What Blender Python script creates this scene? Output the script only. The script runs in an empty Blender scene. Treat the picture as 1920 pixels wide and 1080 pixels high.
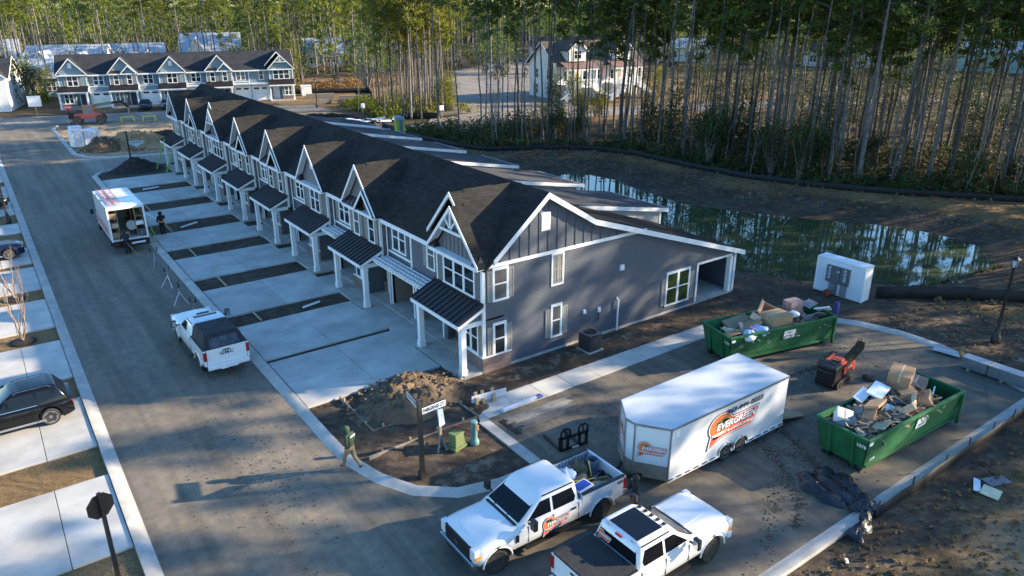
import bpy, bmesh, math, random
import numpy as np
from mathutils import Vector, Matrix, noise

random.seed(7)
RN = np.random.default_rng(7)
rad = math.radians
SC = bpy.context.scene
COL = SC.collection
PI = math.pi

# ------------------------------------------------------------------ camera
cam = bpy.data.cameras.new('camera')
cam.sensor_width = 36.0
cam.lens = 1390.5 / 1920 * 36.0
cam.clip_start = 0.5
cam.clip_end = 4000
CAM = bpy.data.objects.new('camera', cam)
CAM.location = (0, 0, 16.5)
CAM.rotation_euler = (rad(90 - 21.14), 0, rad(-35.79))
COL.objects.link(CAM)
SC.camera = CAM

# ------------------------------------------------------------------ sky, sun, exposure
SUN_AZ = Vector((0.90, -0.436, 0)).normalized()
SUN_EL = rad(19.7)
SUN_DIR = Vector((SUN_AZ.x * math.cos(SUN_EL), SUN_AZ.y * math.cos(SUN_EL), math.sin(SUN_EL)))
world = bpy.data.worlds.new('World')
SC.world = world
world.use_nodes = True
wn = world.node_tree
bgn = wn.nodes['Background']
sky = wn.nodes.new('ShaderNodeTexSky')
sky.sky_type = 'NISHITA'
sky.sun_disc = False
sky.sun_elevation = SUN_EL
sky.sun_rotation = math.atan2(SUN_AZ.x, SUN_AZ.y)
sky.altitude = 0
sky.air_density = 1.0
sky.dust_density = 0.3
sky.ozone_density = 2.5
hsv = wn.nodes.new('ShaderNodeHueSaturation')   # crisp winter sky, bluer than the model's default
hsv.inputs['Saturation'].default_value = 1.2
wn.links.new(sky.outputs[0], hsv.inputs['Color'])
wn.links.new(hsv.outputs[0], bgn.inputs[0])
bgn.inputs[1].default_value = 0.15
sl = bpy.data.lights.new('sun', 'SUN')
sl.energy = 5.0
sl.angle = rad(0.5)
sl.color = (1.0, 0.83, 0.59)
SUN = bpy.data.objects.new('sun', sl)
SUN.rotation_euler = SUN_DIR.to_track_quat('Z', 'Y').to_euler()
SUN.location = (60, -30, 60)
COL.objects.link(SUN)
SC.view_settings.view_transform = 'Standard'
SC.view_settings.look = 'None'
SC.view_settings.exposure = 1.56
SC.view_settings.gamma = 1.0
SC.view_settings.use_curve_mapping = False
SC.cycles.max_bounces = 6
SC.cycles.transparent_max_bounces = 4
SC.cycles.caustics_reflective = False
SC.cycles.caustics_refractive = False

# ------------------------------------------------------------------ materials
MATS = {}


def nodes_of(name):
    m = bpy.data.materials.new(name)
    m.use_nodes = True
    nt = m.node_tree
    b = nt.nodes['Principled BSDF']
    return m, nt, b


def N(nt, kind, **kw):
    n = nt.nodes.new('ShaderNode' + kind)
    for k, v in kw.items():
        setattr(n, k, v)
    return n


def noise_node(nt, vec, scale, detail=4, rough=.55):
    n = N(nt, 'TexNoise')
    n.inputs['Scale'].default_value = scale
    n.inputs['Detail'].default_value = detail
    n.inputs['Roughness'].default_value = rough
    nt.links.new(vec, n.inputs['Vector'])
    return n.outputs['Fac']


def ramp(nt, fac, stops):
    r = N(nt, 'ValToRGB')
    els = r.color_ramp.elements
    while len(els) < len(stops):
        els.new(.5)
    for e, (p, c) in zip(els, stops):
        e.position = p
        e.color = (c[0], c[1], c[2], 1) if hasattr(c, '__len__') else (c, c, c, 1)
    nt.links.new(fac, r.inputs[0])
    return r.outputs[0]


def mix(nt, fac, a, b, mode='MIX'):
    m = N(nt, 'MixRGB', blend_type=mode)
    for sock, v in ((m.inputs[0], fac), (m.inputs[1], a), (m.inputs[2], b)):
        if hasattr(v, 'is_linked'):
            nt.links.new(v, sock)
        elif hasattr(v, '__len__'):
            sock.default_value = (v[0], v[1], v[2], 1)
        else:
            sock.default_value = v
    return m.outputs[0]


def bump(nt, b, height, strength, dist=.05):
    n = N(nt, 'Bump')
    n.inputs['Strength'].default_value = strength
    n.inputs['Distance'].default_value = dist
    nt.links.new(height, n.inputs['Height'])
    nt.links.new(n.outputs[0], b.inputs['Normal'])


def objco(nt, world_space=False):
    if world_space:
        return N(nt, 'NewGeometry').outputs['Position']
    return N(nt, 'TexCoord').outputs['Object']


def mat(name, col, rough=.7, metal=0., var=.18, scale=3., bmp=0., bscale=20., coat=0., spec=.5, rnd=0., ws=False):
    """general surface: base colour broken up by two noises, optional relief, optional per-object variation"""
    if name in MATS:
        return MATS[name]
    m, nt, b = nodes_of(name)
    co = objco(nt, ws)
    n1 = noise_node(nt, co, scale, 5)
    lo = [c * (1 - var) for c in col]
    hi = [min(1, c * (1 + var)) for c in col]
    c = ramp(nt, n1, [(.3, lo), (.7, hi)])
    if rnd:
        oi = N(nt, 'ObjectInfo')
        v = N(nt, 'MapRange')
        v.inputs[3].default_value = 1 - rnd
        v.inputs[4].default_value = 1 + rnd
        nt.links.new(oi.outputs['Random'], v.inputs[0])
        h = N(nt, 'HueSaturation')
        nt.links.new(v.outputs[0], h.inputs['Value'])
        nt.links.new(c, h.inputs['Color'])
        c = h.outputs[0]
    nt.links.new(c, b.inputs['Base Color'])
    b.inputs['Roughness'].default_value = rough
    b.inputs['Metallic'].default_value = metal
    b.inputs['Specular IOR Level'].default_value = spec
    b.inputs['Coat Weight'].default_value = coat
    b.inputs['Coat Roughness'].default_value = .04
    if bmp:
        bump(nt, b, noise_node(nt, co, bscale, 6, .65), bmp, .04)
    MATS[name] = m
    return m


def m_siding(name, col, pitch=.15):
    if name in MATS:
        return MATS[name]
    m, nt, b = nodes_of(name)
    co = objco(nt)
    sep = N(nt, 'SeparateXYZ')
    nt.links.new(co, sep.inputs[0])
    mod = N(nt, 'Math', operation='MODULO')
    ad = N(nt, 'Math', operation='ADD')
    ad.inputs[1].default_value = 30.
    nt.links.new(sep.outputs['Z'], ad.inputs[0])
    nt.links.new(ad.outputs[0], mod.inputs[0])
    mod.inputs[1].default_value = pitch
    dv = N(nt, 'Math', operation='DIVIDE')
    nt.links.new(mod.outputs[0], dv.inputs[0])
    dv.inputs[1].default_value = pitch
    n1 = noise_node(nt, co, 1.2, 5)
    c = ramp(nt, n1, [(.3, [x * .88 for x in col]), (.7, [x * 1.1 for x in col])])
    edge = ramp(nt, dv.outputs[0], [(0, .55), (.1, 1), (1, 1)])
    nt.links.new(mix(nt, 1., c, edge, 'MULTIPLY'), b.inputs['Base Color'])
    b.inputs['Roughness'].default_value = .6
    inv = N(nt, 'Math', operation='SUBTRACT')
    inv.inputs[0].default_value = 1
    nt.links.new(dv.outputs[0], inv.inputs[1])
    bump(nt, b, inv.outputs[0], .6, .02)
    MATS[name] = m
    return m


def m_shingle(name, col):
    m, nt, b = nodes_of(name)
    co = objco(nt)
    # courses follow the height, tabs follow the run, so they lie on any slope
    sep = N(nt, 'SeparateXYZ')
    nt.links.new(co, sep.inputs[0])
    cmb = N(nt, 'CombineXYZ')
    sm = N(nt, 'Math', operation='ADD')
    nt.links.new(sep.outputs['X'], sm.inputs[0])
    nt.links.new(sep.outputs['Y'], sm.inputs[1])
    nt.links.new(sm.outputs[0], cmb.inputs[0])
    nt.links.new(sep.outputs['Z'], cmb.inputs[1])
    bt = N(nt, 'TexBrick')
    bt.inputs['Scale'].default_value = 1.
    bt.inputs['Brick Width'].default_value = .34
    bt.inputs['Row Height'].default_value = .1
    bt.inputs['Mortar Size'].default_value = .008
    bt.inputs['Color1'].default_value = (*[c * .84 for c in col], 1)
    bt.inputs['Color2'].default_value = (*[c * 1.16 for c in col], 1)
    bt.inputs['Mortar'].default_value = (*[c * .6 for c in col], 1)
    nt.links.new(cmb.outputs[0], bt.inputs['Vector'])
    n2 = noise_node(nt, co, .8, 4)
    c = mix(nt, 1., bt.outputs[0], ramp(nt, n2, [(.3, .8), (.7, 1.15)]), 'MULTIPLY')
    nt.links.new(c, b.inputs['Base Color'])
    b.inputs['Roughness'].default_value = 1.
    b.inputs['Specular IOR Level'].default_value = .03
    bump(nt, b, noise_node(nt, co, 30, 3), .35, .02)
    MATS[name] = m
    return m


def m_brick(name):
    m, nt, b = nodes_of(name)
    co = objco(nt)
    sep = N(nt, 'SeparateXYZ')
    nt.links.new(co, sep.inputs[0])
    cmb = N(nt, 'CombineXYZ')
    sm = N(nt, 'Math', operation='ADD')
    nt.links.new(sep.outputs['X'], sm.inputs[0])
    nt.links.new(sep.outputs['Y'], sm.inputs[1])
    nt.links.new(sm.outputs[0], cmb.inputs[0])
    nt.links.new(sep.outputs['Z'], cmb.inputs[1])
    bt = N(nt, 'TexBrick')
    bt.inputs['Scale'].default_value = 1.
    bt.inputs['Brick Width'].default_value = .21
    bt.inputs['Row Height'].default_value = .075
    bt.inputs['Mortar Size'].default_value = .009
    bt.inputs['Color1'].default_value = (.21, .13, .11, 1)
    bt.inputs['Color2'].default_value = (.12, .075, .07, 1)
    bt.inputs['Mortar'].default_value = (.2, .19, .18, 1)
    nt.links.new(cmb.outputs[0], bt.inputs['Vector'])
    nt.links.new(bt.outputs[0], b.inputs['Base Color'])
    b.inputs['Roughness'].default_value = .85
    bump(nt, b, bt.outputs['Fac'], -.4, .01)
    MATS[name] = m
    return m


def m_leaf(name, c1, c2, trans=.3, rnd=.25):
    m, nt, b = nodes_of(name)
    out = nt.nodes['Material Output']
    co = objco(nt, True)
    n1 = noise_node(nt, co, .45, 3)
    n2 = noise_node(nt, co, 3.5, 2)
    c = ramp(nt, n1, [(.32, c1), (.68, c2)])
    c = mix(nt, 1., c, ramp(nt, n2, [(.3, .65), (.7, 1.3)]), 'MULTIPLY')
    oi = N(nt, 'ObjectInfo')
    v = N(nt, 'MapRange')
    v.inputs[3].default_value = 1 - rnd
    v.inputs[4].default_value = 1 + rnd
    nt.links.new(oi.outputs['Random'], v.inputs[0])
    h = N(nt, 'HueSaturation')
    nt.links.new(v.outputs[0], h.inputs['Value'])
    nt.links.new(c, h.inputs['Color'])
    c = h.outputs[0]
    nt.links.new(c, b.inputs['Base Color'])
    b.inputs['Roughness'].default_value = .6
    b.inputs['Specular IOR Level'].default_value = .2
    t = N(nt, 'BsdfTranslucent')
    nt.links.new(c, t.inputs['Color'])
    mx = N(nt, 'MixShader')
    mx.inputs[0].default_value = trans
    nt.links.new(b.outputs[0], mx.inputs[1])
    nt.links.new(t.outputs[0], mx.inputs[2])
    nt.links.new(mx.outputs[0], out.inputs['Surface'])
    MATS[name] = m
    return m


def m_glass(name, col=(.012, .016, .02), rough=.04, spec=.6):
    m, nt, b = nodes_of(name)
    b.inputs['Base Color'].default_value = (*col, 1)
    b.inputs['Roughness'].default_value = rough
    b.inputs['Specular IOR Level'].default_value = spec
    co = objco(nt)
    bump(nt, b, noise_node(nt, co, 1.5, 2), .04, .05)
    MATS[name] = m
    return m


white = mat('white_trim_paint', (.74, .75, .76), .5, var=.05, scale=1.5)
glass = m_glass('window_glass')
glass_green = m_glass('window_glass_green', (.03, .048, .016), .05, .4)
glass_b = m_glass('window_glass_pale', (.035, .042, .05), .05, .55)
glass_c = m_glass('window_glass_curtained', (.1, .1, .095), .12, .4)
car_glass = m_glass('vehicle_glass', (.005, .006, .009), .03, .3)
shut = mat('shutter_taupe', (.26, .25, .23), .6, var=.08)
door_y = mat('door_yellow', (.55, .48, .2), .5, var=.05)
shing = m_shingle('charcoal_shingle', (.037, .035, .033))
shing2 = m_shingle('grey_shingle', (.045, .048, .055))
brick = m_brick('brown_brick')
darkmetal = mat('dark_standing_seam', (.025, .02, .022), .45, metal=.2, var=.2, scale=1.)
black = mat('black_plastic', (.012, .012, .013), .45, var=.3)
blackmetal = mat('black_metal', (.015, .015, .016), .4, metal=.3, var=.3)
rubber = mat('tyre_rubber', (.022, .021, .02), .85, var=.35, scale=8, bmp=.3, bscale=40)
rimm = mat('wheel_alloy', (.35, .36, .38), .3, metal=.9, var=.1)
rimblk = mat('wheel_dark', (.1, .1, .105), .35, metal=.6, var=.2)
chrome = mat('chrome', (.6, .6, .62), .12, metal=1., var=.05)
carwhite = mat('white_car_paint', (.66, .67, .68), .3, var=.03, scale=.8, coat=.6)
carblack = mat('black_car_paint', (.004, .0045, .006), .18, var=.2, coat=.25, spec=.3)
carblue = mat('navy_car_paint', (.008, .011, .03), .18, var=.2, coat=.3, spec=.3)
cargrey = mat('grey_car_paint', (.08, .085, .1), .25, var=.1, coat=.6)
redlamp = mat('red_lamp', (.28, .012, .012), .15, var=.1, coat=.5)
redlogo = mat('logo_red', (.62, .09, .05), .5, var=.05)
orangelogo = mat('logo_orange', (.68, .17, .05), .5, var=.2, scale=6)
greenlogo = mat('logo_green', (.03, .16, .06), .5, var=.1)
navy = mat('logo_navy', (.015, .02, .06), .5, var=.1)
lampglass = mat('lamp_lens', (.6, .62, .65), .08, var=.05, coat=.5)
amber = mat('amber_lens', (.7, .25, .03), .2, var=.05)
cardboard = mat('cardboard', (.36, .22, .12), .85, var=.12, scale=4, rnd=.3)
cardlight = mat('cardboard_pale', (.55, .4, .27), .85, var=.12, scale=4, rnd=.2)
paper = mat('white_sheet', (.7, .72, .74), .6, var=.08, rnd=.1)
lumber = mat('lumber', (.36, .26, .15), .8, var=.2, scale=8, rnd=.2)
greylumber = mat('weathered_lumber', (.2, .17, .14), .85, var=.25, scale=8, rnd=.2)
galv = mat('galvanised_steel', (.45, .47, .5), .35, metal=.8, var=.15)


def m_worn(name, col, rust, scuff):
    """painted steel with dents, scraped patches, rust runs and grime of their own shapes"""
    m, nt, b = nodes_of(name)
    co = objco(nt)
    n1 = noise_node(nt, co, 1.1, 5, .6)
    n2 = noise_node(nt, co, 5.5, 7, .72)
    mp = N(nt, 'Mapping')
    mp.inputs['Scale'].default_value = (7, 7, .9)
    nt.links.new(co, mp.inputs[0])
    n3 = noise_node(nt, mp.outputs[0], 1.6, 5, .65)
    c = ramp(nt, n1, [(.3, [x * .6 for x in col]), (.7, [x * 1.25 for x in col])])
    c = mix(nt, ramp(nt, n2, [(.6, 0), (.68, .85)]), c, rust)
    c = mix(nt, ramp(nt, n3, [(.56, 0), (.72, .55)]), c, [x * .3 for x in col])
    c = mix(nt, ramp(nt, noise_node(nt, co, 11, 6, .75), [(.66, 0), (.7, .7)]), c, scuff)
    nt.links.new(c, b.inputs['Base Color'])
    b.inputs['Roughness'].default_value = .6
    bump(nt, b, noise_node(nt, co, 2.2, 3, .5), .35, .08)
    MATS[name] = m
    return m


binpaint = m_worn('dumpster_green', (.011, .12, .04), (.07, .045, .025), (.2, .26, .2))
binin = mat('dumpster_inside', (.02, .035, .02), .8, var=.4, scale=3)
toolred = mat('machine_red', (.27, .028, .016), .5, var=.25, scale=4)
yellowm = mat('yellow_paint', (.65, .5, .05), .5, var=.1)
greenm = mat('green_ladder', (.12, .3, .06), .6, var=.2)
fabricblack = mat('black_fabric', (.014, .014, .016), .8, var=.4, scale=2, bmp=.4, bscale=7)
siltm = mat('silt_fabric', (.012, .011, .011), .75, var=.4, scale=1.5, bmp=.3, bscale=4)
blackbag = mat('black_sheeting', (.014, .014, .018), .32, var=.4, scale=2, bmp=.6, bscale=5)
cloth_green = mat('green_hoodie', (.03, .055, .03), .9, var=.2, scale=6)
cloth_tan = mat('tan_trousers', (.26, .19, .12), .9, var=.15, scale=6)
cloth_black = mat('black_clothes', (.012, .012, .014), .9, var=.2)
cloth_navy = mat('navy_clothes', (.015, .018, .03), .9, var=.2)
skin = mat('skin', (.42, .25, .17), .6, var=.08)
hairm = mat('dark_hair', (.015, .011, .008), .7, var=.3)
hivis = mat('hi_vis_orange', (.8, .2, .03), .6, var=.05)
boot = mat('brown_boots', (.07, .035, .02), .8, var=.2)
bluebin = mat('cooler_blue', (.02, .06, .35), .4, var=.08)
utilgreen = mat('utility_green', (.12, .16, .06), .6, var=.15, scale=5)
utilteal = mat('utility_teal', (.12, .24, .24), .55, var=.1)
purple = mat('purple_pipe', (.06, .05, .25), .5, var=.1)
greyplastic = mat('grey_box', (.11, .115, .13), .5, var=.1)
copperm = mat('brown_conduit', (.1, .06, .06), .5, var=.2)
stopred = mat('sign_red', (.5, .02, .03), .5, var=.05)
signblue = mat('sign_pale', (.5, .58, .64), .5, var=.05)
bark = mat('pine_bark', (.12, .108, .1), .95, var=.4, scale=2.5, bmp=.5, bscale=9, rnd=.6)
barkpale = mat('pale_bark', (.17, .15, .13), .9, var=.3, scale=5, rnd=.35)
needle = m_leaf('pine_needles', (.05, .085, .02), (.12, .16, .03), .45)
needle_lit = m_leaf('pine_needles_sunlit', (.07, .105, .015), (.21, .22, .03), .4)  # brighter, yellower copy of the needles, sunlight put into the colour
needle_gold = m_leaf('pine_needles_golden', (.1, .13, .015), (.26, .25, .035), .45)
leafdark = m_leaf('dark_foliage', (.026, .042, .014), (.07, .09, .025), .25)
leafyel = m_leaf('yellow_green_foliage', (.09, .115, .015), (.26, .25, .03), .35)
leafbare = m_leaf('bare_twigs', (.17, .135, .11), (.28, .235, .19), .1)
leafstraw = m_leaf('straw_tufts', (.16, .1, .045), (.3, .2, .1), .2)
leafolive = m_leaf('olive_scrub', (.07, .065, .03), (.15, .125, .06), .25)
leafrust = m_leaf('rust_foliage', (.16, .08, .03), (.3, .17, .06), .2)

# ------------------------------------------------------------------ mesh builder
V = Vector


class Fr:
    """local frame: p = o + u*x + v*y + n*z"""

    def __init__(s, o, u, v, n=None):
        s.o, s.u, s.v = V(o), V(u), V(v)
        s.n = V(n) if n is not None else s.u.cross(s.v)

    def __call__(s, p):
        return s.o + s.u * p[0] + s.v * p[1] + s.n * p[2]

    def mtx(s):
        m = Matrix.Identity(4)
        for i in range(3):
            m[i][0], m[i][1], m[i][2], m[i][3] = s.u[i], s.v[i], s.n[i], s.o[i]
        return m


class MB:
    def __init__(s, T=None):
        s.v, s.f, s.m, s.T = [], [], [], T

    def add(s, vs, fs, mi=0, T=None):
        T = T or s.T
        b = len(s.v)
        if T is None:
            s.v += [tuple(p) for p in vs]
        elif isinstance(T, Matrix):
            s.v += [tuple(T @ V(p)) for p in vs]
        else:
            s.v += [tuple(T(p)) for p in vs]
        s.f += [tuple(i + b for i in f) for f in fs]
        s.m += [mi] * len(fs)
        return s

    def box(s, x0, x1, y0, y1, z0, z1, mi=0, T=None):
        vs = [(x, y, z) for z in (z0, z1) for y in (y0, y1) for x in (x0, x1)]
        return s.add(vs, [(0, 2, 3, 1), (4, 5, 7, 6), (0, 1, 5, 4), (2, 6, 7, 3), (0, 4, 6, 2), (1, 3, 7, 5)], mi, T)

    def cbox(s, c, d, mi=0, T=None):
        return s.box(c[0] - d[0] / 2, c[0] + d[0] / 2, c[1] - d[1] / 2, c[1] + d[1] / 2, c[2] - d[2] / 2, c[2] + d[2] / 2, mi, T)

    def beam(s, p, q, w, h=None, up=(0, 0, 1), mi=0, T=None):
        h = h or w
        p, q = V(p), V(q)
        d = q - p
        L = d.length
        d.normalize()
        u = V(up)
        if abs(d.dot(u)) > .98:
            u = V((1, 0, 0))
        sd = d.cross(u).normalized()
        u = sd.cross(d)
        vs = []
        for a in (0, L):
            for c in (-h / 2, h / 2):
                for b in (-w / 2, w / 2):
                    vs.append(p + d * a + sd * b + u * c)
        return s.add(vs, [(0, 2, 3, 1), (4, 5, 7, 6), (0, 1, 5, 4), (2, 6, 7, 3), (0, 4, 6, 2), (1, 3, 7, 5)], mi, T)

    def tube(s, pts, r, n=8, mi=0, cap=True, T=None):
        pts = [V(p) for p in pts]
        rs = r if hasattr(r, '__len__') else [r] * len(pts)
        vs, fs = [], []
        ref = None
        for i, p in enumerate(pts):
            d = (pts[min(i + 1, len(pts) - 1)] - pts[max(i - 1, 0)])
            if d.length < 1e-9:
                d = V((0, 0, 1))
            d.normalize()
            if ref is None:
                ref = V((1, 0, 0)) if abs(d.x) < .9 else V((0, 1, 0))
            a = d.cross(ref).normalized()
            b = d.cross(a)
            ref = b.cross(d) if False else ref
            for k in range(n):
                t = 2 * PI * k / n
                vs.append(p + (a * math.cos(t) + b * math.sin(t)) * rs[i])
        for i in range(len(pts) - 1):
            for k in range(n):
                k2 = (k + 1) % n
                fs.append((i * n + k, i * n + k2, (i + 1) * n + k2, (i + 1) * n + k))
        if cap:
            fs.append(tuple(range(n - 1, -1, -1)))
            e = (len(pts) - 1) * n
            fs.append(tuple(range(e, e + n)))
        return s.add(vs, fs, mi, T)

    def lathe(s, prof, n=20, axis='y', c=(0, 0, 0), mi=0, T=None):
        """profile of (radius, offset along axis)"""
        vs, fs = [], []
        for (r, a) in prof:
            for k in range(n):
                t = 2 * PI * k / n
                x, y = r * math.cos(t), r * math.sin(t)
                p = (x, a, y) if axis == 'y' else ((x, y, a) if axis == 'z' else (a, x, y))
                vs.append((p[0] + c[0], p[1] + c[1], p[2] + c[2]))
        for i in range(len(prof) - 1):
            for k in range(n):
                k2 = (k + 1) % n
                fs.append((i * n + k, i * n + k2, (i + 1) * n + k2, (i + 1) * n + k))
        if prof[0][0] > 1e-4:
            fs.append(tuple(range(n)))
        if prof[-1][0] > 1e-4:
            e = (len(prof) - 1) * n
            fs.append(tuple(range(e, e + n)))
        return s.add(vs, fs, mi, T)

    def extr(s, poly, vec, mi=0, T=None):
        """planar polygon of 3D points pushed along vec"""
        n = len(poly)
        v = V(vec)
        vs = [V(p) for p in poly] + [V(p) + v for p in poly]
        fs = [tuple(range(n - 1, -1, -1)), tuple(range(n, 2 * n))]
        for i in range(n):
            j = (i + 1) % n
            fs.append((i, j, n + j, n + i))
        return s.add(vs, fs, mi, T)

    def mesh(s, name, mats, smooth=None, fixn=True, bevel=0, merge=False):
        me = bpy.data.meshes.new(name)
        me.from_pydata(s.v, [], s.f)
        mats = mats if isinstance(mats, (list, tuple)) else [mats]
        for m in mats:
            me.materials.append(m)
        if len(mats) > 1:
            me.polygons.foreach_set('material_index', s.m)
        if fixn or bevel:
            bm = bmesh.new()
            bm.from_mesh(me)
            if merge:
                bmesh.ops.remove_doubles(bm, verts=bm.verts, dist=1e-4)
            bmesh.ops.recalc_face_normals(bm, faces=bm.faces)
            if bevel:
                ed = [e for e in bm.edges if len(e.link_faces) == 2 and e.calc_face_angle(0) > .6]
                bmesh.ops.bevel(bm, geom=ed, offset=bevel, segments=2, profile=.6, affect='EDGES', clamp_overlap=True)
            bm.to_mesh(me)
            bm.free()
        if smooth is not None:
            me.polygons.foreach_set('use_smooth', [True] * len(me.polygons))
            me.set_sharp_from_angle(angle=rad(smooth))
        me.update()
        return me

    def build(s, name, mats, parent=None, smooth=None, loc=None, rot=None, M=None, bevel=0, merge=False, fixn=True):
        return put(name, s.mesh(name, mats, smooth, bevel=bevel, merge=merge, fixn=fixn), parent, loc, rot, M)


def put(name, me, parent=None, loc=None, rot=None, M=None):
    o = bpy.data.objects.new(name, me)
    if M is not None:
        o.matrix_basis = M
    if loc is not None:
        o.location = loc
    if rot is not None:
        o.rotation_euler = rot
    o.parent = parent
    COL.objects.link(o)
    return o


def tag(o, label=None, cat=None, group=None, kind=None):
    if label:
        o['label'] = label
    if cat:
        o['category'] = cat
    if group:
        o['group'] = group
    if kind:
        o['kind'] = kind
    return o


def thing(name, label, cat, loc=(0, 0, 0), rz=0, group=None, rot=None):
    o = bpy.data.objects.new(name, None)
    o.empty_display_size = .3
    o.location = loc
    o.rotation_euler = rot if rot else (0, 0, rz)
    COL.objects.link(o)
    return tag(o, label, cat, group)


KIDS = {}


def copy_tree(o, parent=None):
    c = o.copy()
    COL.objects.link(c)
    if parent is not None:
        c.parent = parent
    for ch in list(o.children):
        copy_tree(ch, c)
    return c


def struct(name, mb, mats, smooth=None, fixn=True):
    return tag(mb.build(name, mats, None, smooth, fixn=fixn), kind='structure')


MC = {}


def cached(key, fn):
    if key not in MC:
        MC[key] = fn()
    return MC[key]


def text_geo(body, size=1., bold=0., shear=0., space=1., align='CENTER'):
    cu = bpy.data.curves.new('lettering', 'FONT')
    cu.body = body
    cu.size = size
    cu.offset = bold
    cu.shear = shear
    cu.space_character = space
    cu.align_x = align
    cu.align_y = 'CENTER'
    cu.resolution_u = 3
    ob = bpy.data.objects.new('lettering', cu)
    me = bpy.data.meshes.new_from_object(ob)
    vs = [tuple(v.co) for v in me.vertices]
    fs = [tuple(p.vertices) for p in me.polygons]
    bpy.data.objects.remove(ob)
    bpy.data.curves.remove(cu)
    bpy.data.meshes.remove(me)
    return vs, fs


def lettering(mb, body, F, size, mi=0, bold=0., shear=0., space=1., align='CENTER', sx=1., dx=0, dy=0, dz=0):
    vs, fs = text_geo(body, size, bold, shear, space, align)
    mb.add([(x * sx + dx, y + dy, dz) for x, y, z in vs], fs, mi, F)


def fbm(x, y, z=0., o=4):
    return noise.fractal(V((x, y, z)), 1., 2., o)
# ------------------------------------------------------------------ ground, pond, roads
POND = [(47.5, 63), (50.0, 60.9), (52.8, 58.9), (53.2, 54.9), (52.4, 51.7), (51.6, 44.7), (53.4, 40.1), (56.4, 35.0), (58.9, 31.6),
        (60.4, 27.9), (60.5, 25.1), (59.9, 22.9), (57.4, 21.0), (55.1, 20.4), (52.7, 20.3), (50.0, 20.4), (47.5, 21.8), (46.3, 23.6),
        (43.5, 25.9), (42.5, 27.0), (41.6, 28.6), (41.0, 31.0), (41.0, 40), (41.5, 50), (42.5, 58), (44.5, 62)]
FENCE_FAR = [(47.3, 97.0), (46.6, 90.5), (46.6, 84), (47.4, 77), (48.6, 72.5), (51.0, 70.3), (54.3, 68.6), (58.2, 65.5), (60.2, 60), (60.2, 51.5),
             (61.0, 45.0), (62.5, 40.0), (64.6, 35.8), (67.0, 32.1), (70.1, 29.0), (73.9, 25.3), (80, 21), (90, 16)]
WOOD = FENCE_FAR[4:] + [(120, -6), (330, 60), (260, 160), (150, 60), (110, 72), (80, 79), (66, 86), (55, 86), (50, 78)]


def poly_sd(px, py, poly):
    """signed distance, negative inside"""
    P = np.array(poly, float)
    d = np.full(px.shape, 1e9)
    ins = np.zeros(px.shape, bool)
    for i in range(len(P)):
        a, b = P[i], P[(i + 1) % len(P)]
        e = b - a
        wx, wy = px - a[0], py - a[1]
        t = np.clip((wx * e[0] + wy * e[1]) / (e @ e), 0, 1)
        d = np.minimum(d, np.hypot(wx - e[0] * t, wy - e[1] * t))
        c = ((a[1] <= py) != (b[1] <= py))
        with np.errstate(divide='ignore', invalid='ignore'):
            xi = a[0] + (py - a[1]) / (b[1] - a[1] if b[1] != a[1] else 1e-9) * e[0]
        ins ^= c & (px < xi)
    return np.where(ins, -d, d)


def smooth(a, b, x):
    t = np.clip((x - a) / (b - a), 0, 1)
    return t * t * (3 - 2 * t)


def vnoise(x, y, s, seed=0):
    """cheap smooth value noise"""
    x, y = x * s + seed * 17.3, y * s + seed * 9.1
    xi, yi = np.floor(x), np.floor(y)
    fx, fy = x - xi, y - yi
    fx, fy = fx * fx * (3 - 2 * fx), fy * fy * (3 - 2 * fy)

    def h(a, b):
        q = np.sin(a * 127.1 + b * 311.7 + seed * 74.7) * 43758.5453
        return q - np.floor(q)
    return (h(xi, yi) * (1 - fx) + h(xi + 1, yi) * fx) * (1 - fy) + (h(xi, yi + 1) * (1 - fx) + h(xi + 1, yi + 1) * fx) * fy


def box_sd(x, y, x0, x1, y0, y1):
    return np.maximum(np.maximum(x0 - x, x - x1), np.maximum(y0 - y, y - y1))


PAD = [(8.75, 25.5), (8.8, 23.4), (9.25, 21.5), (10.0, 20.0), (11.3, 18.9), (13, 18.45), (14.9, 18.4), (14.9, 22.75),
       (31, 22.75), (33.5, 22.2), (35.6, 21.0), (36.9, 19), (37.5, 17), (37.5, 15), (36.9, 12.8), (36, 10.25), (13, 10.25), (11, 9.4), (9.6, 7.4), (8.75, 3.)]


def terrain(x, y):
    sd = poly_sd(x, y, POND)
    n = vnoise(x, y, .5, 1) * .6 + vnoise(x, y, 1.6, 2) * .4
    z = -.075 + n * .05
    bank = -.9 + .9 * smooth(0, 5.5, sd) + .25 * smooth(3, 6, sd) * smooth(14, 7, sd) * smooth(46, 52, x)
    z = np.where(sd < 6, np.minimum(z, bank + (n - .5) * .12), z + .25 * smooth(3, 6, sd) * smooth(14, 7, sd) * smooth(46, 52, x))
    z = np.where(sd < 0, -.9 + .3 * np.maximum(sd, -4), z)
    rough = smooth(0, 1.2, -box_sd(x, y, 18.2, 40, 24.6, 26.25)) + smooth(0, .6, -box_sd(x, y, 9.9, 16.1, 22.3, 27.9))
    z = z + rough * (vnoise(x, y, 1.3, 5) * .16 + vnoise(x, y, 3., 6) * .07)
    pad = poly_sd(x, y, PAD)
    far = smooth(0, 1, -box_sd(x, y, 16, 60, -5, 9.3))
    z = z + far * (vnoise(x, y, .8, 8) * .12 + vnoise(x, y, 2.5, 9) * .05)
    z = np.where(pad < .6, np.minimum(z, -.05), z)
    return z


def axis(lo, a, b, hi, step, g=1.16):
    v = list(np.arange(a, b + 1e-6, step))
    s = step
    while v[-1] < hi:
        s *= g
        v.append(v[-1] + s)
    s = step
    w = [v[0]]
    while w[-1] > lo:
        s *= g
        w.append(w[-1] - s)
    return np.array(w[::-1][:-1] + v)


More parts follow.
